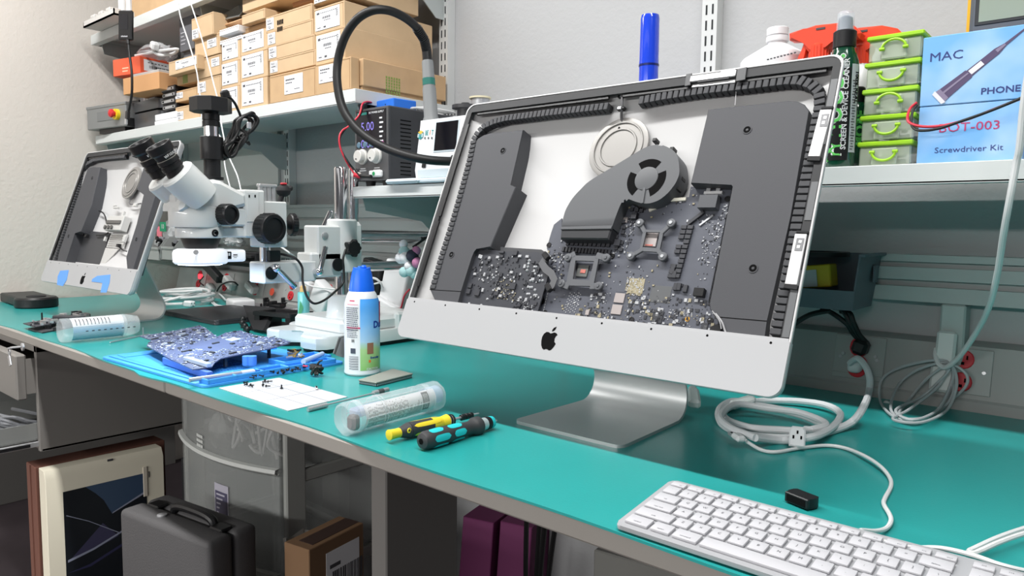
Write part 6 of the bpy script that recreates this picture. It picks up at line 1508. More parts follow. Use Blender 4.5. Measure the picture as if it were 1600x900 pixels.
b = B(); b.loft([[(DX+(r*q+.0003)*math.cos(math.radians(316+96*j/20)), DY+(r*q+.0003)*math.sin(math.radians(316+96*j/20)), z) for j in range(21)] for q, z in ((1, zz(574)), (1, zz(480)), (.98, zz(473)), (.90, zz(465)))], False); art = obj('art_label', b, can_blue(), can)
def on_can(body, size, ang, z, mat, sx=1, bold=0):
    b = B(); text_bm(body, size, Matrix(), b, 0, 'CENTER', sx, bold); bmesh.ops.triangulate(b.bm, faces=b.bm.faces)
    rr = r+.0008
    for v in b.bm.verts:
        an = math.radians(ang)+v.co.x/rr; v.co = Vector((DX+rr*math.cos(an), DY+rr*math.sin(an), z+v.co.y))
    return obj('lettering', b, mat, can)
ik, pk = M('print_slate', (70, 76, 92), .5), M('print_pink', (214, 70, 110), .5)
b = B()
def cbar(a0, a1, z0, z1, off=.0007):
    a0, a1 = [266+(q-226)*1.1 if q < 280 else q+38 for q in (a0, a1)]
    n = 4; A = [(DX+(r+off)*math.cos(math.radians(a0+(a1-a0)*j/n)), DY+(r+off)*math.sin(math.radians(a0+(a1-a0)*j/n))) for j in range(n+1)]
    b.loft([[(x, y, z0) for x, y in A], [(x, y, z1) for x, y in A]], False)
rg = random.Random(4)
for j in range(12):
    z = zz(479)-j*.0040; a = 226
    while a < 264: w_ = rg.uniform(2, 6); cbar(a, min(a+w_, 266), z, z+.0017); a += w_+1.2
for j in range(5):
    z = zz(513)-j*.0035; a = 228
    while a < 262: w_ = rg.uniform(2, 6); cbar(a, min(a+w_, 264), z, z+.0014); a += w_+1.4
for j in range(16): cbar(236, 266, zz(574)+j*.0017+.002, zz(574)+j*.0017+.002+(.0005 if j % 3 else .0010))
cbar(242, 258, zz(548), zz(540))
obj('print', b, ik, can); b = B()
cbar(240, 256, zz(467)-.002, zz(467)+.0006); cbar(230, 266, zz(473)-.001, zz(473)); cbar(226, 272, zz(510), zz(508)+.0004); 
obj('print', b, pk, can)
b = B()
for j in range(3): cbar(246+j*3.2, 248+j*3.2, zz(531)+.001*(j % 2), zz(531)+.006)
obj('print', b, INK, can)
on_can('Dust', .019, 389, zz(505), M('print_blue', (16, 52, 150), .5), bold=.0006)
on_can('Everyday', .0062, 366, zz(555), M('print_blue', (0, 0, 0)), bold=.0002); on_can('CAUTION', .0062, 358, zz(572), WHITE, bold=.0002)
b = B(); cbar(300, 322, zz(549), zz(532)); obj('printed_picture', b, M('pic_brown', (150, 106, 82), .5), can)
b = B(); cbar(352, 366, zz(503), zz(470)); obj('print', b, M('print_crimson', (190, 50, 90), .5), can)
b = B(); cbar(305, 312, zz(562), zz(558)); obj('print', b, M('logo_orange', (0, 0, 0)), can)
# blue silicone mat with trays
SM = M('silicone_blue', (62, 150, 226), .55, bump=.05, bscale=400); SMD = M('silicone_deep', (44, 122, 205), .6)
ms = thing('repair_mat', 'blue silicone repair mat with moulded trays under the bare circuit board', 'repair mat', (-1.49, .79, BT))
x0, x1, y0, y1 = -1.715, -1.272, .622, .945
mm = Matrix.Translation((x1, y0, BT+.0004)) @ Matrix.Rotation(.035, 4, 'Z'); W_, D_ = x1-x0, y1-y0
b = B(mm); b.prism([(-W_/2+x, D_/2+y, .0045) for x, y in rrect(W_, D_, .014)], (0, 0, -.0045), .0008)
obj('sheet', b, SM, ms)
def tray(u0, u1, v0, v1, h=.008, nx=1, ny=1, nm='tray'):
    b = B(mm); w = .0035
    xs_ = [u0+(u1-u0)*j/nx for j in range(nx+1)]; ys_ = [v0+(v1-v0)*j/ny for j in range(ny+1)]
    for x in xs_: b.bb((x-w/2, v0-w/2, .004), (x+w/2, v1+w/2, .004+h), .0012)
    for y in ys_: b.bb((u0-w/2, y-w/2, .004), (u1+w/2, y+w/2, .004+h), .0012)
    b.i = 1; b.bb((u0, v0, .0042), (u1, v1, .0052)); return obj(nm, b, [SM, SMD], ms)
tray(-.036, -.006, .012, .30, .010, 1, 5); tray(-.10, -.042, .20, .315, .012, 1, 1); tray(-.062, -.042, .03, .19, .006, 1, 8); tray(-.43, -.25, .29, .315, .006, 6, 1)
b = B(mm); 
for j in range(12):
    for q in range(9): b.bb((-.105-q*.014, .03+j*.0125, .0040), (-.105-q*.014+.009, .03+j*.0125+.008, .0052))
obj('dimple_grid', b, SMD, ms)
b = B(mm); b.bb((-W_+.01, .012, .0046), (-.06, .020, .0070), .001); b.bb((-W_+.012, .03, .0046), (-W_+.05, .14, .0062), .001); b.i = 1; b.bb((-.40, .022, .0044), (-.08, .027, .0048)); obj('rib', b, [SM, SMD], ms)
# bare circuit board lying on the mat
zb_ = BT+.034
bp = [(218, 525), (236, 531), (229, 540), (246, 549), (263, 559), (301, 577), (331, 573), (336, 566), (345, 560), (357, 557), (423, 544), (452, 536), (454, 534), (440, 529), (402, 524), (386, 520), (376, 516), (352, 520), (339, 526), (326, 516), (312, 508), (300, 511), (290, 513), (276, 516), (258, 519)]
def Bz(px, py):
    # the board lies tilted: lower at its near corner
    q = PZ(px, py, zb_); 
    for _ in range(6):
        z = BT+.020+.030*max(0, min(1, (q.y-.62)/.30)); q = PZ(px, py, z)
    return q
lbt = thing('circuit_board', 'large bare computer circuit board lying solder side up on the blue mat', 'circuit board', (-1.5, .78, BT+.008))
BRDM = M('board_lamp_blue', (84, 91, 118), .4, var=.06, vscale=50)  # slate board with the ring lamp's blue light mixed into its colour
top = [Bz(*q) for q in bp]
obj('board', B().prism(top, (0, 0, -.0022)), BRDM, lbt)
rg = random.Random(17); b = B()
nx_ = Vector((1, 0, .0)); tl_ = Vector((0, 1, .1)).normalized(); fb = frame((0, 0, 0), nx_, tl_)
mats_ = [M('solder_white', (214, 220, 232), .4), SOLD, CHIP, M('board_lamp_blue', (0, 0, 0))]
P2 = [(q.x, q.y) for q in top]
for x, y, sx, sy, sz, mi_ in parts_scatter(rng, 900, P2, 0, [(-1.52, .77, .06, .04)], [(.0022, .0014, .0006), (.0036, .0020, .0008), (.0016, .0012, .0006), (.005, .003, .001)], [0, 1, 2, 2, 1]):
    z = BT+.020+.030*max(0, min(1, (y-.62)/.30)); b.i = mi_; b.box((x, y, z), (sx, sy, sz*2), fb)
o = obj('small_components', b, mats_, lbt); o['kind'] = 'stuff'
rg = random.Random(18)
for x, y, sx, sy, sz, mi_ in parts_scatter(rng, 40, P2, 0, [], [(.016, .006, .003), (.010, .008, .003), (.008, .005, .004)], [0]):
    z = BT+.020+.030*max(0, min(1, (y-.62)/.30)); obj('chip', B().box((x, y, z+.001), (sx, sy, sz), fb, .0004, 1), CHIP if rg.random() < .6 else SOLD, lbt)
q = Bz(365, 531); obj('shield', B().box(q+Vector((0, 0, .001)), (.030, .022, .002), fb, .0004), M('shield_pale', (170, 186, 214), .4), lbt)
# slots and capacitors under its edge
b = B(); a_, c_ = Bz(262, 561), Bz(330, 575.5); 
q0, q1 = Bz(255, 556)+Vector((0, 0, -.006)), Bz(325, 579)+Vector((0, 0, -.006)); d = q1-q0
b.box((q0+q1)/2+Vector((0, .004, -.004)), (d.length, .012, .014), frame((0, 0, 0), d, (0, 1, 0)), .001); obj('memory_slot', b, M('slot_blue', (70, 110, 190), .4), lbt)
b = B(); q0, q1 = Bz(290, 563)+Vector((0, 0, .004)), Bz(327, 574)+Vector((0, 0, .004)); d = q1-q0; b.box((q0+q1)/2, (d.length, .010, .008), frame((0, 0, 0), d, (0, 1, 0)), .001); obj('memory_slot', b, M('slot_ivory', (176, 196, 220), .4), lbt)
for px in (381, 390):
    q = Bz(px, 556); obj('capacitor', B().lathe([(.008, -.020), (.0085, -.018), (.0085, -.001)], (q.x, q.y+.006, q.z), n=18), M('cap_blue2', (90, 150, 225), .4), lbt)
for px, py in ((283, 552), (352, 556), (420, 536)): q = Bz(px, py); obj('standoff', B().cyl((q.x, q.y, BT+.009), (q.x, q.y+.0, q.z-.002), .004, n=10), CHIP, lbt)
# tool pen, swab, little screws on the mat
b = B(); a_, c_ = PZ(296, 594, BT+.013), PZ(396, 580, BT+.013); b.cyl(a_, a_.lerp(c_, .80), .0042, n=12); b.i = 1; b.cyl(a_.lerp(c_, .80), c_, .0046, n=12); b.cyl(c_, c_+(c_-a_)*.02, .003)
b.i = 2; b.cyl(c_+(c_-a_)*.02, c_+(c_-a_)*.2, .0022, .0008, n=8)
tag(obj('tool_pen', b, [M('pen_silver', (186, 190, 196), .35, .5), WHITE, M('pen_blue', (50, 110, 180), .5)]), 'slim silver and white tool pen lying on the front of the blue mat', 'pen')
b = B(); a_, c_ = PZ(474, 565, BT+.018), PZ(504, 553, BT+.018); b.cyl(a_, c_, .0055, n=14); b.i = 1; b.cyl(c_, c_+(c_-a_)*.08, .003, .001)
tag(obj('glue_tube', b, [M('tube_pale', (176, 200, 236), .3), WHITE]), 'short pale blue tube lying in the right tray of the blue mat', 'tube')
def screw(p, ax, L_=.006, r_=.0022):
    b = B(); b.lathe([(r_, 0), (r_, .0014), (r_*.6, .002), (r_*.45, .0021), (r_*.45, L_)], p, ax, n=10); return b
rg = random.Random(33); black_s = M('screw_black', (34, 34, 36), .4, .4)
spots = [(410, 597), (414, 594), (418, 596), (411, 601), (415, 603), (381, 598), (386, 600), (391, 601), (395, 603)]
for k_, (px, py) in enumerate(spots):
    p = PZ(px, py, BT+.0028 + (.0012 if k_ < 5 else .0012))
    ax = (rg.uniform(-1, 1), rg.uniform(-1, 1), 0)
    tag(obj('screw', screw(p, ax, .009, .0024), black_s), 'tiny black screw in the little groups on the back edge of the white paper', 'screw', 'loose black screws on the paper')
tag(obj('screw', screw(PZ(440, 607, BT+.0022), (0, 0, 1), .007, .0030), black_s), 'single black screw standing upright on its head mid paper', 'screw')
b = B(); 
p = PZ(494.5, 606, BT+.003); b.box(p, (.020, .005, .0035), Matrix.Rotation(-.55, 4, 'Z'), .001); b.i = 1; b.box(p+Vector((0, 0, .002)), (.012, .003, .001), Matrix.Rotation(-.55, 4, 'Z'))
tag(obj('small_connector', b, [SOLD, BLACK]), 'small silver connector strip lying at the right edge of the white paper', 'connector')
for k_, (px, py) in enumerate(((428, 581), (434, 583), (440, 579), (446, 581), (452, 577), (457, 579), (462, 577), (466, 575), (470, 577), (474, 573), (397, 590), (401, 587), (412, 588), (478, 574), (482, 571), (460, 575), (449, 578), (443, 583))):
    p = PZ(px, py, BT+.0125 if k_ < 0 else BT+.0085); tag(obj('screw', screw(p, (rg.uniform(-1, 1), rg.uniform(-1, 1), rg.uniform(0, .4)), .009, .0026), black_s), 'tiny black screw lying in the front tray of the blue mat', 'screw', 'black screws in the blue mat')
p = PZ(477, 572, BT+.012); tag(obj('red_bead', B().box(p, (.012, .004, .003), Matrix.Rotation(.4, 4, 'Z'), .001), M('bead_red', (205, 40, 90), .5)), 'tiny red plastic piece among the screws on the blue mat', 'spare part')
b = B()
for j in range(24):
    p = PZ(rg.uniform(452, 472), rg.uniform(545, 558), BT+.012+rg.uniform(0, .010)); b.i = j % 3; b.box(p, (rg.uniform(.006, .02), .004, .003), Matrix.Rotation(rg.uniform(0, 3), 4, (rg.random()*.4, rg.random()*.4, 1)))
o = obj('scrap_parts', b, [BLACK, STEEL, M('scrap_gold', (170, 140, 70), .4, .4)]); tag(o, 'small heap of screws and flex scraps in the back tray of the blue mat', 'spare parts', None, 'stuff')
# crumpled black bundle
p = PZ(494, 588, BT); b = B(); rg = random.Random(6)
for j in range(7):
    pts = [p+Vector((rg.uniform(-.012, .012), rg.uniform(-.010, .010), .005+rg.uniform(0, .018))) for _ in range(7)]; b.tube(pts, .0026, 6, 4, True)
b.tube([p+Vector((0, 0, .02)), p+Vector((.006, .004, .030)), p+Vector((.012, .006, .033))], .002, 6)
tag(obj('wire_bundle', b, M('tape_black', (38, 36, 36), .5)), 'small crumpled ball of black wire between blue mat and duster', 'wire')
# white paper
pc_ = [PZ(450, 641.5, BT+.0012), PZ(543, 620, BT+.0012), PZ(436, 590, BT+.0012), PZ(342, 606, BT+.0012)]
SHEET = M('sheet_white', (186, 188, 192), .8)
b = B(); b.prism(pc_, (0, 0, -.0010)); b.i = 1
def pl(a, c): d = c-a; b.box((a+c)/2+Vector((0, 0, .0001)), (d.length, .0008, .0002), frame((0, 0, 0), d, (0, 0, 1)) @ Matrix.Rotation(PI/2, 4, 'X'))
for f_ in (.33, .66): pl(pc_[0].lerp(pc_[1], f_), pc_[3].lerp(pc_[2], f_))  # fold creases of the flat sheet, their shade painted as grey lines
for f_ in (.36, .70): pl(pc_[0].lerp(pc_[3], f_), pc_[1].lerp(pc_[2], f_))
tag(obj('paper_sheet', b, [SHEET, M('crease_shade', (130, 130, 138), .8)]), 'white sheet creased in squares lying in front of the blue mat', 'paper')
# heat sink plate with pins
hp_ = [PZ(560, 593, BT+.009), PZ(588, 597.5, BT+.009), PZ(645, 583.5, BT+.009), PZ(614, 576, BT+.009)]
t = thing('chip_module', 'flat grey rectangular chip module lying beside the duster', 'chip module', hp_[0]-Vector((0, 0, .009)))
obj('cover', B().prism(hp_, (0, 0, -.0022), .0004), M('module_grey', (148, 150, 142), .45), t)
c0 = sum(hp_, Vector())/4; h2 = [c0+(q-c0)*.97 for q in hp_]
obj('socket', B().prism([q-Vector((0, 0, .0023)) for q in h2], (0, 0, -.0064)), INKB, t)
b = B()
for a_, c_, n in ((h2[1], h2[2], 28), (h2[0], h2[1], 14)):
    nd = (c_-a_).normalized(); out = nd.cross(Vector((0, 0, 1)))
    for j in range(n): q = a_.lerp(c_, (j+.5)/n)+out*.0006-Vector((0, 0, .0055)); b.box(q, (.0012, .0012, .004))
obj('pins', b, SOLD, t)
# steel scraper pack by the base
b = B(); p = PZ(532, 558, BT); q = [(520, 553), (529, 527), (538, 525), (541, 535), (533, 557)]
b.prism([PX(x, y, -1.22) for x, y in q][::-1], (-.006, .004, 0), .001)
b.prism([PX(x+4, y+2, -1.215) for x, y in q][::-1], (-.003, .002, 0)); 
tag(obj('metal_blades', b, M('blade_grey', (128, 130, 130), .4, .5)), 'stack of grey metal blades leaning by the duster and microscope base', 'blades')
# clear kit tube
za = BT+.0245; A_, C_ = PZ(539, 655, za), PZ(684, 617, za); ax = (C_-A_); L_ = ax.length; ax.normalize(); sd_ = Vector((-ax.y, ax.x, 0)); R_ = .0235
t = thing('kit_tube', 'clear six-sided plastic tube with a printed leaflet inside, in front of the paper', 'tube case', (A_+C_)/2-Vector((0, 0, .024)))
def hexring(u, rr, cut=.35): 
    out = []
    for j in range(6):
        for da in (-12, 12):
            a = math.radians(60*j+30+da*1.0); out.append(A_+ax*u+sd_*(rr*math.cos(a))+Vector((0, 0, rr*math.sin(a))))
    return out
CLR = M('clear_plastic', (236, 240, 242), .12, spec=.5, alpha=.28); FR_ = M('frosted_plastic', (224, 229, 232), .2, alpha=.30)
b = B(); b.loft([hexring(.012, R_), hexring(L_-.03, R_)]); obj('tube', b, CLR, t)
b = B(); b.loft([hexring(-.004, R_*.86), hexring(0, R_*1.06), hexring(.020, R_*1.04), hexring(.020, R_*1.0)], True, True); 
obj('end_cap', b, FR_, t)
b = B(); b.loft([hexring(L_-.042, R_*1.0), hexring(L_-.042, R_*1.05), hexring(L_-.006, R_*1.05), hexring(L_, R_*.80)], True, False, True); obj('end_cap', b, FR_, t)
b = B()
for j in (0, 1, 2, 3, 4, 5):
    a = math.radians(60*j+60); e_ = sd_*math.cos(a)+Vector((0, 0, math.sin(a))); b.tube([A_+ax*.022+e_*R_*1.0, C_-ax*.044+e_*R_*1.0], .0009, 6, 1)
for u in (.022, .058, .064): 
    b.tube(hexring(u, R_*1.01), .0009, 5, 1, True)
obj('ribs', b, FR_, t)
def leaf(a0, a1, u0, u1, rr, mat, nm, n=10):
    b = B(); rows = []
    for u in (u0, u1): rows.append([A_+ax*u+sd_*(-rr*math.cos(math.radians(a0+(a1-a0)*j/n)))+Vector((0, 0, rr*math.sin(math.radians(a0+(a1-a0)*j/n)))) for j in range(n+1)])
    b2 = b.loft(rows, False)
    return obj(nm, b, mat, t)
# viewer side is -sd_: angle 0 faces the room
fs = -1 if sd_.y > 0 else 1
lf = leaf(-55, 56, .022, L_-.026, R_*.90, PAPER, 'leaflet')
b = B(); rr = R_*.905
rg = random.Random(12)
for j in range(44):
    u = .028+j*.0026; a0, a1 = -46, rg.uniform(28, 50)
    if j > 30: a0 = -40; a1 = rg.uniform(-20, 20)
    if u > L_-.060: continue
    b.loft([[A_+ax*(u+du)+sd_*(-rr*math.cos(math.radians(a0+(a1-a0)*q/5)))+Vector((0, 0, rr*math.sin(math.radians(a0+(a1-a0)*q/5)))) for q in range(6)] for du in (0, .0011)], False)
obj('print', b, INK, lf)
leaf(-32, 48, L_-.056, L_-.042, R_*.912, INKB, 'black_label')
b = B()
for j in range(5):
    u = L_-.054+j*.0022; rr = R_*.918; b.loft([[A_+ax*(u+du)+sd_*(-rr*math.cos(math.radians(-24+62*q/5)))+Vector((0, 0, rr*math.sin(math.radians(-24+62*q/5)))) for q in range(6)] for du in (0, .0008)], False)
obj('print', b, WHITE, lf)
b = B(); b.cyl(C_-ax*.034+Vector((0, 0, .002)), C_-ax*.002+Vector((0, 0, .002)), R_*.62, n=24); obj('inner_cup', b, M('cup_blue', (176, 206, 228), .3, alpha=.7), t)
b = B(); b.box(A_+ax*.009-sd_*.008+Vector((0, 0, -.005)), (.015, .018, .022), frame((0, 0, 0), ax, sd_), .004); obj('dark_foot', b, M('foot_grey', (84, 80, 80), .5), t)
b = B(); b.box(A_+ax*.045+Vector((0, 0, .006)), (.06, .022, .012), frame((0, 0, 0), ax, sd_), .003); obj('bit_rack', b, M('rack_clear', (186, 196, 226), .3, alpha=.6), t)
# scriber behind the tube
a_, c_ = PZ(481, 640, BT+.004), PZ(606, 609, BT+.006); d = c_-a_; b = B()
b.cyl(a_, a_+d*.22, .0038, n=10); b.i = 1; b.cyl(a_+d*.22, a_+d*.8, .0018, n=8); b.i = 0; b.cyl(a_+d*.8, c_, .005, n=12)
for j in range(10): b.cyl(a_+d*(.01+j*.02), a_+d*(.015+j*.02), .0043, n=10)
b.i = 2; b.cyl(a_+d*.86, a_+d*.93, .0053, n=12)
tag(obj('scriber', b, [STEEL, M('rod_grey', (190, 192, 194), .3, .6), M('tool_dark', (74, 76, 78), .5)]), 'thin silver scriber lying behind the clear kit tube', 'tool')
# screwdrivers
def driver(a_, c_, prof, label, mat, bits):
    a_, c_ = Vector(a_), Vector(c_); d = c_-a_; ln = d.length; d.normalize(); t = thing('screwdriver', label, 'screwdriver', (a_+c_)/2-Vector((0, 0, .011)), 'precision screwdrivers')
    h = obj('handle', B().lathe([(r_, u*ln) for r_, u in prof], a_, d, n=28), mat, t)
    for nm, u0, u1, r0, r1, m in bits:
        obj(nm, B().lathe([(r0*.9, u0*ln), (r0, u0*ln+.0006), (r1, u1*ln-.0006), (r1*.9, u1*ln)], a_, d, n=20), m, t)
    return t, h, a_, d, ln
Y_, DG, TQ = M('grip_yellow', (232, 206, 50), .45), M('grip_dark', (54, 54, 56), .5), M('grip_teal', (38, 190, 196), .45)
def inlay(h, a_, d, u0, u1, ang, w, rr, mat, r1=None):
    sd = d.cross(Vector((0, 0, 1))).normalized(); up = sd.cross(d); r1 = r1 or rr; b = B(); n = 10; A0 = math.radians(ang); rows = []
    for j in range(n+1):
        f = j/n; u = u0+(u1-u0)*f; q = rr+(r1-rr)*f; e = w*math.sqrt(max(0, 1-(abs(2*f-1))**4)); rows.append([a_+d*u+(sd*math.cos(A0+s_*e/q)+up*math.sin(A0+s_*e/q))*q for s_ in (-1, -.5, 0, .5, 1)])
    b.loft(rows, False); return obj('inlay', b, mat, h)
a_, c_ = PZ(607, 680, BT+.0125), PZ(748, 646, BT+.010)
ln = (c_-a_).length
t, h, a_, d, ln = driver(a_, c_, [(.006, .0), (.0075, .004), (.0068, .06), (.0068, .11)], 'yellow and grey precision screwdriver lying behind the teal one', Y_,
    [('grip', .105, .20, .0072, .0115, DG), ('grip', .20, .44, .0115, .0108, DG), ('grip', .44, .55, .0108, .0088, Y_), ('grip', .55, .62, .0088, .0105, Y_), ('ferrule', .62, .635, .0085, .0085, STEEL), ('ferrule', .635, .65, .0095, .0095, BLACK), ('ferrule', .65, .66, .0085, .0085, STEEL), ('ferrule', .66, .68, .0092, .0088, BLACK), ('shaft', .68, .78, .0022, .0022, STEEL), ('bit_holder', .78, .83, .0048, .0048, BLACK), ('bit_holder', .835, .875, .0048, .0048, BLACK), ('bit_holder', .88, .92, .0048, .0045, BLACK), ('bit', .92, 1.0, .0018, .0012, STEEL)])
for ang in (-30, 40, 110): inlay(h, a_, d, .22*ln, .53*ln, ang, .0034, .01165, Y_, .0105)
b = B(); sd = d.cross(Vector((0, 0, 1))).normalized(); q = a_+d*(.165*ln)+(sd*.94+Vector((0, 0, .3)))*.0100; b.lathe([(.0038, 0), (.0034, .0008), (.0018, .0008), (.0016, 0)], q, sd, n=16, cap=False); obj('eyelet', b, Y_, h)
a_, c_ = PZ(658, 690, BT+.0135), PZ(776, 657, BT+.0110)
t, h, a_, d, ln = driver(a_, c_, [(.006, 0), (.0105, .012), (.0128, .05), (.0132, .20), (.0122, .34), (.0120, .44), (.0100, .56), (.0100, .62), (.0122, .66), (.0138, .68), (.0138, .735), (.012, .75)], 'chunky teal and black precision screwdriver nearest the bench edge', DG,
    [('collar', .75, .83, .0098, .0094, M('clear_collar', (186, 198, 200), .15, .3)), ('collar', .83, .885, .0098, .0096, BLACK), ('collar', .885, .93, .0096, .0088, TQ), ('nose', .93, .97, .0074, .0034, STEEL), ('bit', .97, 1.0, .0018, .0014, STEEL)])
for ang, u0, u1 in ((10, .09, .29), (72, .07, .24), (-52, .10, .29), (10, .34, .50), (72, .30, .48), (-52, .33, .50), (135, .08, .25), (135, .3, .48)): inlay(h, a_, d, u0*ln, u1*ln, ang, .0050, .01335 if u0 < .28 else .01265, TQ, .01335 if u0 < .28 else .0121)
b = B(); b.lathe([(.0045, -.0004), (.002, -.0006)], a_, d, n=6); obj('hex_socket', b, INKB, h)
# keyboard
p0 = PZ(960, 819.5, BT+.006); 
kt = thing('keyboard', 'white wired full-size keyboard at the front right edge of the mat', 'keyboard', (p0.x+.2, p0.y+.06, BT))
ka = .125; km = Matrix.Translation((p0.x, p0.y+.0005, BT+.0015)) @ Matrix.Rotation(-.006, 4, 'Z') @ Matrix.Rotation(ka, 4, 'X')
KW, KD = .432, .119
b = B(km); b.prism([(KW/2+x, KD/2+y, .0055) for x, y in rrect(KW, KD, .007)], (0, 0, -.0045), .0012); obj('base', b, M('keyboard_silver', (168, 169, 172), .4, .2), kt)
b = B(); b.bb((p0.x+.02, p0.y+.085, BT+.0004), (p0.x+.41, p0.y+.112, BT+.011), .003); obj('foot_bar', b, M('keyboard_white', (226, 226, 228), .4), kt)
U = .01905; keym = M('key_white', (184, 184, 188), .4); leg = M('key_legend', (70, 70, 76), .6)
def key(cx, cy, w, h, s=None, size=.0048, off=(0, 0)):
    b = B(km @ Matrix.Translation((cx, cy, .0055))); b.box((0, 0, .0016), (w, h, .0034), None, .0011, 2)
    if s: text_bm(s, size, Matrix.Translation((off[0], off[1], .00345)), b, 1)
    return obj('key', b, [keym, leg], kt)
rows = [(0, [('fn' and 'control', 1.5), ('option', 1.25), ('command', 1.5), ('', 6.0), ('command', 1.5), ('option', 1.25), ('control', 1.5)]),
        (1, [('shift', 2.25)]+[(c, 1) for c in 'ZXCVBNM,./']+[('shift', 2.25)]), (2, [('caps lock', 1.75)]+[(c, 1) for c in "ASDFGHJKL;'"]+[('return', 1.75)]),
        (3, [('tab', 1.5)]+[(c, 1) for c in 'QWERTYUIOP[]\\']), (4, [(c, 1) for c in '`1234567890-=']+[('delete', 1.5)])]
y00 = .0058
for r_, ks in rows:
    x = .0058; y = y00+r_*U
    for s_, w in ks:
        big_ = len(s_) > 1; key(x+w*U/2, y+U/2, w*U-.0032, U-.0032, s_, .0028 if big_ else .0046, (0, -.004) if big_ else (0, 0)); x += w*U
x = .0058
fn = ['esc']+['F%d' % k_ for k_ in range(1, 13)]+['eject']; fw = 14.5/14
for s_ in fn: key(x+fw*U/2, y00+5*U+.0055, fw*U-.0032, .0090, s_, .0024, (.003, -.0022)); x += fw*U
xn = .0058+14.5*U+.0085
for c in range(3):
    for r_, s_ in ((3, ('delete', 'end', 'page')[c]), (4, ('fn', 'home', 'page')[c])): key(xn+(c+.5)*U, y00+r_*U+U/2, U-.0032, U-.0032, s_, .0026, (0, -.004))
    key(xn+(c+.5)*U, y00+5*U+.0055, U-.0032, .0090, 'F1%d' % (3+c), .0024)
    key(xn+(c+.5)*U, y00+U/2, U-.0032, U-.0032)
key(xn+1.5*U, y00+1.5*U, U-.0032, U-.0032)
xk = xn+3*U+.0085
for r_, s4 in enumerate((('0', '.', '', ''), '123', '456+', '789-', 'c=/*')):
    for c, s_ in enumerate(s4):
        if xk+(c+1)*U < KW-.003: key(xk+(c+.5)*U, y00+r_*U+U/2, U-.0032, U-.0032, s_)
# black usb receiver
p = PZ(1254, 789, BT); b = B(Matrix.Translation((p.x, p.y, BT+.0003)) @ Matrix.Rotation(-.35, 4, 'Z'))
b.prism([(x, y, .0) for x, y in ((-.014, -.008), (.014, -.008), (.016, -.004), (.016, .004), (.014, .008), (-.014, .008), (-.016, .004), (-.016, -.004))][::-1], (0, 0, .0125), .0012); b.bb((-.0155, -.0115, .001), (.0155, -.007, .0125), .001)
b.i = 1; b.bb((-.012, -.0119, .003), (.012, -.0112, .0105))
tag(obj('usb_adapter', b, [BLACK, INKB]), 'small black usb adapter block standing behind the white keyboard', 'adapter')
# ---------------------------------------------------------------- left end of the mat
p = PZ(52, 483, BT); t = thing('fan_blower', 'flat black round blower with a duct at the far left of the mat', 'fan', (p.x, p.y, BT))
pc = PZ(50, 481, BT); b = B(); b.lathe([(.062, .0005), (.066, .004), (.066, .030), (.060, .036), (.02, .037)], (pc.x-.02, pc.y+.02, BT), n=40); obj('housing', b, BLACK, t)
b = B(); b.prism([(pc.x-.03, pc.y+.082, BT+.034), (pc.x-.03, pc.y-.03, BT+.034), (-3.17, pc.y-.02, BT+.034), (-3.17, pc.y+.09, BT+.034)], (0, 0, -.030), .004); obj('duct', b, BLACK, t)
obj('hub', B().lathe([(.03, .036), (.03, .039), (.024, .041)], (pc.x-.02, pc.y+.02, BT), n=32), MATTE, t)
p = PZ(92, 512, BT); t = thing('circuit_board', 'small circuit board with tall parts lying left of the label tube', 'circuit board', (p.x, p.y, BT))
q_ = [PZ(*q, BT+.016) for q in ((36, 505), (54, 511), (142, 494), (120, 490))]
obj('board', B().prism(q_, (0, 0, -.002)), M('board_black', (0, 0, 0)), t)
obj('tray', B().prism([PZ(*q, BT+.004) for q in ((44, 513), (66, 519), (142, 505), (118, 500))], (0, 0, -.0035)), M('tray_dark', (0, 0, 0)), t)
rg = random.Random(8); b = B()
for x, y, sx, sy, sz, mi_ in parts_scatter(rg, 70, [(q.x, q.y) for q in q_], 0, [], [(.010, .006, .006), (.005, .004, .004), (.016, .010, .010), (.004, .003, .002)], [0, 0, 1, 2]): b.i = mi_; b.box((x, y, BT+.016+sz/2), (sx, sy, sz))
o = obj('small_components', b, [CHIP, SOLD, DIE], t); o['kind'] = 'stuff'
q = PZ(66, 505, BT+.016); obj('pin', B().cyl(q, q+Vector((0, 0, .03)), .0022), BLACK, t)
q = PZ(108, 501, BT+.018); obj('transformer', B().box(q+Vector((0, 0, .006)), (.09, .03, .016), Matrix.Rotation(.45, 4, 'Z'), .002), CHIP, t)
for px, py in ((75, 508), (88, 511), (130, 500)): q = PZ(px, py, BT+.014); obj('capacitor', B().cyl((q.x, q.y, BT+.0042), (q.x, q.y, BT+.014), .008), BLACK, t)
# label tube
za = BT+.031; A_, C_ = PZ(93, 517, za), PZ(195, 508, za); ax = (C_-A_); L_ = ax.length; ax.normalize(); sd_ = Vector((-ax.y, ax.x, 0)); R_ = .0295
t = thing('kit_tube', 'clear tube with a pale blue printed label lying at the left front of the mat', 'tube case', (A_+C_)/2-Vector((0, 0, .031)))
b = B(); b.loft([hexring(.0, R_*.92), hexring(0.003, R_*1.03), hexring(.020, R_*1.03), hexring(.022, R_), hexring(L_*.98, R_)], True, True, False); obj('tube', b, FR_, t)
b = B(); b.loft([hexring(L_*.90, R_*1.02), hexring(L_, R_*1.02), hexring(L_+.03, R_*.8)], True, False, True); obj('end_cap', b, CLR, t)
lf = leaf(-62, 75, .022, L_*.93, R_*.97, M('label_blue', (152, 178, 198), .5), 'label')
leaf(20, 88, .022, L_*.93, R_*.975, PAPER, 'leaflet')
b = B(); rr = R_*.98
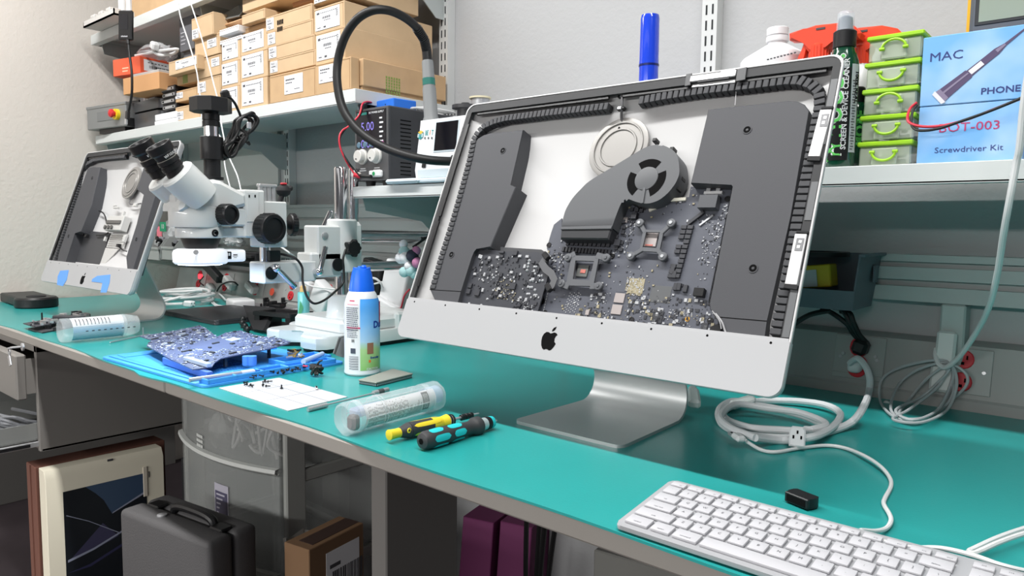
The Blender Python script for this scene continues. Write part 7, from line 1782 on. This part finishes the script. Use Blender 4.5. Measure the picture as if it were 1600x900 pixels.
for j in range(20):
    u = .03+j*.0085; 
    if u < L_*.75: b.loft([[A_+ax*(u+du)+sd_*(-rr*math.cos(math.radians(26+42*q/5)))+Vector((0, 0, rr*math.sin(math.radians(26+42*q/5)))) for q in range(6)] for du in (0, .0025)], False)
for j in range(9):
    u = .05+j*.014; b.loft([[A_+ax*(u+du)+sd_*(-rr*math.cos(math.radians(-8+5*q/5)))+Vector((0, 0, rr*math.sin(math.radians(-8+5*q/5)))) for q in range(6)] for du in (0, .006)], False)
obj('print', b, INK, lf)
b = B()
a_, c_ = PZ(172, 535, BT+.003), PZ(232, 522, BT+.003); b.cyl(a_, c_, .0018, n=8); b.cyl(PZ(224, 523, BT+.0), PZ(224, 523, BT)+Vector((0, 0, .02)), .0022, n=8)
tag(obj('scriber', b, STEEL), 'thin steel rod lying just right of the label tube on the left', 'tool')
# ---------------------------------------------------------------- under the bench
cg = M('cabinet_paint', (128, 125, 121), .45); X1 = -2.2
t = thing('drawer_cabinet', 'grey metal drawer cabinet with two open drawers under the left bench', 'cabinet', (-2.5, 1.0, .44))
b = B(); b.bb((X1-.018, .62, .44), (X1, 1.40, .7322), .001); b.bb((-2.80, .62, .44), (-2.782, 1.40, .7322)); b.bb((-2.80, 1.385, .44), (X1, 1.40, .7322)); b.bb((-2.80, .625, .44), (X1, 1.40, .446)); b.bb((-2.80, .62, .712), (X1, .66, .7322))
obj('body', b, cg, t)
d = obj('drawer', B().bb((-2.785, .575, .585), (X1-.012, .600, .708), .004).bb((-2.77, .60, .60), (X1-.03, 1.1, .605)).bb((X1-.034, .60, .60), (X1-.030, 1.1, .68)).bb((X1-.016, .598, .60), (X1-.013, .625, .695)), cg, t)
lk = PY(36, 542, .575)
obj('lock', B().lathe([(.010, 0), (.010, .004), (.007, .005)], (lk.x, .576, lk.z), (0, -1, 0), n=18), STEEL, d)
b = B(); b.box((lk.x-.006, .560, lk.z), (.014, .022, .004), None, .001); b.lathe([(.008, -.001), (.008, .001)], (lk.x-.014, .552, lk.z-.002), (0, 0, 1), n=14); 
b.tube([(lk.x-.02+.008*math.cos(a), .55, lk.z-.012+.010*math.sin(a)) for a in [2*PI*j/10 for j in range(10)]], .0012, 6, 2, True)
b.box((lk.x-.020, .550, lk.z-.035), (.018, .003, .028), Matrix.Rotation(-.4, 4, 'Y'), .001); 
tag(obj('keys', b, STEEL), 'bunch of silver keys hanging in the drawer lock at far left', 'keys')
dl = obj('drawer', B().bb((-2.79, .44, .462), (X1-.018, .46, .53), .003).bb((-2.77, .46, .468), (X1-.022, .95, .472)).bb((X1-.026, .45, .468), (X1-.022, .95, .515)).bb((-2.77, .45, .468), (-2.766, .95, .515)), M('drawer_paint', (132, 134, 132), .45), t)
b = B(); b.bb((X1-.021, .46, .452), (X1-.012, .66, .466), .001); b.i = 1; b.bb((X1-.0125, .52, .455), (X1-.010, .60, .463)); b.bb((X1-.0125, .50, .452), (X1-.009, .515, .468), .001)
obj('slide_rail', b, [STEEL, BLACK], dl)
b = B(); rg = random.Random(14)
for k in range(9):
    y = .47+rg.uniform(0, .14); b.tube([(-2.30-rg.uniform(0, .2), y, .49+rg.uniform(0, .04)), (-2.26, y+.03, .525+rg.uniform(0, .012)), (-2.235, y+.07, .515), (-2.24, y+.12, .50), (-2.29, y+.10, .495), (-2.33, y+.02, .50)], .005, 6, 5)
tag(obj('cable_heap', b, M('cable_mix', (112, 114, 118), .5)), 'heap of grey cables in the open lower drawer', 'cables', None, 'stuff')
# cartons standing under the cabinet: brown one and white one with a printed picture
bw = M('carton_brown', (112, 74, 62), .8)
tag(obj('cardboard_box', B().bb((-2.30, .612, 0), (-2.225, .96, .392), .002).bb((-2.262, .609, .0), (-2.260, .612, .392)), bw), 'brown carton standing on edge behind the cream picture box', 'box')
m = at(-2.155, .615, 0, -.03) 
t = thing('picture_box', 'cream product box with a dark abstract tablet picture leaning under the left bench', 'box', m)
cw = M('carton_cream', (226, 220, 200), .6)
b = B(m); b.prism([(-.055, 0, 0), (0, 0, 0), (0, 0, .372), (-.012, 0, .394), (-.055, 0, .394)], (0, .305, 0), .001); obj('carton', b, cw, t)
b = B(m); b.bb((.0002, .040, 0), (.0012, .255, .330)); pc = obj('printed_picture', b, M('pic_night', (26, 30, 36), .35), t)
b = B(m)
def sh(pts, k, x=.0016): b.i = k; b.prism([(x, y, z) for y, z in pts], (-.0003, 0, 0))
sh([(.095, .330), (.250, .330), (.250, .270), (.160, .235), (.14, .28), (.12, .305)], 0); sh([(.160, .235), (.250, .270), (.25, .276), (.162, .239)], 1, .0018)
sh([(.045, .13), (.135, .215), (.175, .165), (.11, .145)], 2); sh([(.045, .13), (.11, .145), (.19, .175), (.19, .180), (.11, .151), (.045, .137)], 1, .0018); sh([(.045, .10), (.10, .10), (.18, .13), (.24, .15), (.25, .158), (.18, .138), (.10, .108)], 3)
sh([(.045, .262), (.10, .23), (.18, .17), (.181, .172), (.10, .232), (.046, .264)], 1, .0018)
obj('picture_shapes', b, [M('pic_blue', (62, 82, 108), .35), M('pic_pale', (150, 156, 176), .35), M('pic_violet', (66, 64, 92), .35), M('pic_indigo', (52, 52, 84), .35)], pc)
b = B(m); b.bb((.0004, .246, .26), (.0030, .258, .350), .0012); b.i = 1; b.bb((.0004, .262, .315), (.0018, .264, .332)); obj('printed_stylus', b, [M('stylus_cream', (214, 206, 190), .5), INK], t)
obj('badge', B(m).bb((-.006, .155, .386), (-.0055, .170, .392)), INK, t)
tag(obj('black_box', B().bb((-2.12, .96, 0), (-1.9, 1.02, .36), .003), MATTE), 'black flat box standing behind the cream picture box', 'box')
# dark keyboard edge behind
b = B(); mq = Matrix.Translation((-2.05, 1.05, .42)) @ Matrix.Rotation(.15, 4, 'Z'); b.M = mq; b.bb((-.12, -.04, 0), (.15, .10, .012), .003); b.i = 1
for j in range(10):
    for q in range(4): b.bb((-.11+j*.024, -.03+q*.03, .012), (-.11+j*.024+.02, -.03+q*.03+.024, .016), .001, 1)
tag(obj('keyboard', b, [M('key_base', (120, 122, 124), .5), M('key_grey', (150, 152, 154), .5)]), 'old grey keyboard lying in shade beside the clear drawer unit', 'keyboard')
tag(obj('equipment_case', B().bb((-2.18, 1.03, 0), (-1.93, 1.35, .418), .004), MATTE), 'dark case in the shade carrying the old grey keyboard', 'case')
# grey hard case
p0, p1 = PZ(185, 795, .45), PZ(325, 850, .45); m = Matrix.Translation((p0.x, p0.y, 0)) @ Matrix.Rotation(math.atan2(p1.y-p0.y, p1.x-p0.x), 4, 'Z'); w = (p1-p0).length
t = thing('tool_case', 'dark grey hard case with carrying handle under the bench', 'case', m); cm = M('case_grey', (74, 73, 74), .7, bump=.2, bscale=300)
b = B(m); b.bb((0, 0, .003), (w, .058, .45), .012, 3); obj('shell', b, cm, t); b = B(m); b.bb((0, .060, .003), (w, .115, .45), .012, 3); obj('shell', b, cm, t)
b = B(m); b.tube([(w*.34, .062, .448), (w*.36, .062, .458), (w*.45, .062, .464), (w*.66, .062, .464), (w*.76, .062, .458), (w*.78, .062, .448)], .009, 10); obj('handle', b, BLACK, t)
for u in (.16, .86): obj('latch', B(m).bb((w*u-.02, .045, .447), (w*u+.02, .075, .454), .003), BLACK, t)
b = B(m); b.lathe([(.010, .448), (.010, .453), (.007, .454)], (w*.36, .030, 0), n=16); obj('lock', b, STEEL, t)
# clear drawer unit
YA = .845; XA, XB = PY(277, 640, YA).x, PY(428, 690, YA).x
t = thing('drawer_unit', 'frosted plastic drawer unit with bowed fronts under the bench', 'drawers', ((XA+XB)/2, .9, 0)); fm_ = M('unit_frame', (150, 152, 148), .5); fd = M('drawer_frost', (176, 180, 178), .3, alpha=.30)
b = B()
for x in (XA-.012, XB): 
    for y in (YA+.02, 1.12): b.bb((x, y, 0), (x+.016, y+.05, .715), .003)
    for z in (0, .235, .475, .695): b.bb((x, YA+.03, z), (x+.014, 1.16, z+.030), .003)
for z in (.235, .475, .695): b.bb((XA, 1.14, z), (XB, 1.16, z+.03))
b.bb((XA-.012, YA+.02, .700), (XB+.016, 1.17, .718), .003)
obj('frame', b, fm_, t)
zt = (PY(428, 745, YA).z)
for k, (z0, z1) in enumerate(((zt+.004, .700), (.262, zt-.004), (.03, .25))):
    n = 14; bow = [(XA+(XB-XA)*j/n, YA+.012-.045*(1-((2*j/n-1))**2)) for j in range(n+1)]
    b = B(); out = [[(x, y, z) for x, y in bow]+[(XB, 1.13, z), (XA, 1.13, z)] for z in (z0, z1)]; inn = [[(x, y+.004, z) for x, y in bow]+[(XB-.004, 1.126, z), (XA+.004, 1.126, z)] for z in (z1, z0+.004)]
    b.loft(out+inn, True, True, True); dd = obj('drawer', b, fd, t)
    b = B(); b.loft([[(x, y-dy, z) for x, y in bow] for dy, z in ((0, z0+.012), (.010, z0+.010), (.012, z0+.002), (.004, z0-.004), (0, z0))], False); obj('lip', b, M('lip_frost', (190, 193, 190), .4), dd)
def bowy(x): u = (x-XA)/(XB-XA)*2-1; return YA+.012-.045*(1-u*u)
lx = PY(347, 785, YA-.03).x
b = B(); zz0, zz1 = PY(347, 815, YA-.03).z, PY(347, 757, YA-.03).z
b.loft([[(lx-.028+.056*j/6, bowy(lx-.028+.056*j/6)-.0012, z) for j in range(7)] for z in (zz0, zz1)], False); b.i = 1
b.loft([[(lx-.024+.048*j/6, bowy(lx-.024+.048*j/6)-.0018, z) for j in range(7)] for z in (zz0+.012, zz1-.018)], False); b.i = 0
for k in range(5): b.loft([[(lx-.018+.036*j/6*(.5+.1*k), bowy(lx-.018+.036*j/6)-.0024, z) for j in range(7)] for z in (zz0+.020+k*.011, zz0+.024+k*.011)], False)
obj('sticker', b, [M('sticker_pale', (170, 168, 180), .6), M('sticker_dark', (70, 68, 92), .6)], t)
b = B(); px_l, pz_ = PY(314, 690, YA-.03).x, PY(314, 692, YA-.03).z
for j in range(4):
    for q in range(3): b.box((px_l+q*.012-.012, bowy(px_l+q*.012-.012)-.0018, pz_+.018-j*.012), (.009, .0010, .007), Matrix.Rotation(.12, 4, 'Y'))
obj('moulded_mark', b, M('lip_frost', (0, 0, 0)), t)
b = B(); rg = random.Random(3)
for k in range(8):
    x = rg.uniform(XA+.20, XB-.04); pts = [(x+rg.uniform(-.03, .03), rg.uniform(YA+.01, YA+.06), rg.uniform(zt+.02, .64)) for _ in range(6)]; b.tube(pts, .004, 6, 5)
tag(obj('cable_heap', b, M('cable_pale', (198, 198, 196), .5)), 'pale cables lying inside the upper frosted drawer', 'cables', None, 'stuff')
t, p = bag(345, 672, YA+.09, .10, .09, .05, 'crumpled clear bag inside the upper frosted drawer', M('cloudy_film', (0, 0, 0)), seed=31)
# grey support post beside the unit
tag(obj('support_post', B().bb((PY(503, 760, 1.24).x, 1.24, 0), (PY(529, 760, 1.24).x, 1.28, .732), .002), cg), 'light grey upright post just right of the frosted drawer unit', 'post')
b = B(); p = PY(588, 855, .644); b.lathe([(.008, 0), (.008, .004), (.005, .007)], (p.x, .66, p.z), (0, -1, 0), n=14); tag(obj('bolt', b, STEEL), 'small steel bolt in the grey bench leg panel', 'bolt')
# shipping carton with label
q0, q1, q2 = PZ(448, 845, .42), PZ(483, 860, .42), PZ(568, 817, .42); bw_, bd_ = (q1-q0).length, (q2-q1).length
m = Matrix.Translation((q1.x, q1.y, 0)) @ Matrix.Rotation(math.atan2(-(q2-q1).x, (q2-q1).y), 4, 'Z')
t = thing('shipping_box', 'brown shipping carton with a white barcode label under the bench', 'box', m); sb = M('carton_umber', (120, 92, 66), .85)
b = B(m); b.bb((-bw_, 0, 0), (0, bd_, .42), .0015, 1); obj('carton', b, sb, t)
obj('tape', B(m).bb((-.05, .02, .4202), (-.012, bd_-.002, .4208)), M('tape_print', (66, 50, 44), .5), t)
b = B(m); b.bb((.0002, .045, .20), (.0010, bd_-.015, .395)); b.i = 1
rg = random.Random(19); y = .062
while y < .150: w = rg.choice((.0016, .0026, .004)); b.bb((.0010, y, .305), (.0014, y+w, .350)); y += w+rg.choice((.0016, .003))
for k in range(7): b.bb((.0010, .055+k*.015, .286), (.0014, .064+k*.015, .292))
b.bb((.0010, .055, .252), (.0014, .075, .262)); b.bb((.0010, .045, .275), (.0014, .165, .277)); b.bb((.0010, .055, .358), (.0014, .085, .366))
obj('label', b, LABM, t)
# white paper bag
p = PZ(450, 850, .37); b = B(Matrix.Translation((PZ(449, 838, .40).x-.012, PZ(449, 838, .40).y+.055, 0)) @ Matrix.Rotation(.1, 4, 'Z')); R_ = []
for v, s_ in ((0, 1), (.2, 1.0), (.34, .96), (.375, 1.05)): R_.append([(x*s_+.003*math.sin(j*1.9), y*s_+.004*math.sin(j*2.3+v*9), v+.006*math.sin(j*2.1)*(v > .3)) for j, (x, y) in enumerate(rrect(.075, .075, .02, 3))])
b.loft(R_+[[(x*.9, y*.9, v-.02) for x, y, v in R_[-1]], [(x*.9, y*.9, .02) for x, y, v in R_[-1]]], True, True, True); tag(obj('paper_bag', b, M('bag_pale', (168, 166, 162), .7)), 'open pale paper bag between the grey case and shipping carton', 'bag')
# plum boxes behind the leg panel
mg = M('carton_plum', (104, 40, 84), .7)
for k, (px, lab) in enumerate(((735, 'left plum coloured box leaning in the shade under the bench'), (795, 'right plum coloured box leaning in the shade under the bench'))):
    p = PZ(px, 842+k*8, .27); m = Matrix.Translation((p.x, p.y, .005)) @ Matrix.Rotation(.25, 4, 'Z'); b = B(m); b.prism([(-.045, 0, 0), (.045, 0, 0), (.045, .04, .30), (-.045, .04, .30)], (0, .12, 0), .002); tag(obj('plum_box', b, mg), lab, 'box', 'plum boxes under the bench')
b = B()
for k, (px, py) in enumerate(((828, 830), (845, 832), (850, 834), (862, 836))): p = PY(px, py-10, 1.30); b.tube([(p.x, 1.30, .73), (p.x+.01*k, 1.29, .5), (p.x-.01, 1.30, .2), (p.x, 1.31, .01)], .006, 6)
tag(obj('black_cables', b, RUBBER), 'black cords hanging down in the shade right of the plum boxes', 'cables')
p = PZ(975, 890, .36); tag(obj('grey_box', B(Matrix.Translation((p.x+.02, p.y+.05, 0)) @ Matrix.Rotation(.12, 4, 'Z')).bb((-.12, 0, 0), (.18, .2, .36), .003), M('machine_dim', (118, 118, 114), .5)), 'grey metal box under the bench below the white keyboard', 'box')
# ---------------------------------------------------------------- light: one ceiling tube row, added fill areas, ring lamp, world fill
def area(nm, loc, sx, sy, power, col=(1, 1, 1), rot=(0, 0, 0)):
    l = bpy.data.lights.new(nm, 'AREA'); l.shape = 'RECTANGLE'; l.size = sx; l.size_y = sy; l.energy = power; l.color = col
    o = bpy.data.objects.new(nm, l); COL.objects.link(o); o.location = loc; o.rotation_euler = rot; return o
area('tube_and_fill_light', (-1.2, .42, 2.45), 3.6, .08, 74, (1, .99, .975))
area('tube_and_fill_light', (-1.2, -3.4, 1.9), 4.4, .5, 400, (1, .985, .965))  # added low fill area behind the camera, brightens the wall under the shelves
area('tube_and_fill_light', (-1.2, -1.3, 2.5), 3.4, .5, 4, (1, .985, .96))  # weak fill area added behind the camera for the front faces
l = bpy.data.lights.new('ring_light', 'AREA'); l.shape = 'DISK'; l.size = .06; l.energy = 1.1; l.color = (.62, .82, 1)
o = bpy.data.objects.new('ring_light', l); COL.objects.link(o); o.location = (LEDC[0], LEDC[1], LEDC[2]-.006)
w = bpy.data.worlds.new('room_light'); S.world = w; w.use_nodes = True
w.node_tree.nodes['Background'].inputs[0].default_value = (.93, .95, 1, 1); w.node_tree.nodes['Background'].inputs[1].default_value = .09
vs = S.view_settings; vs.view_transform = 'Standard'; vs.look = 'None'; vs.gamma = 1; vs.exposure = .16; vs.use_curve_mapping = False
S.cycles.max_bounces = 8
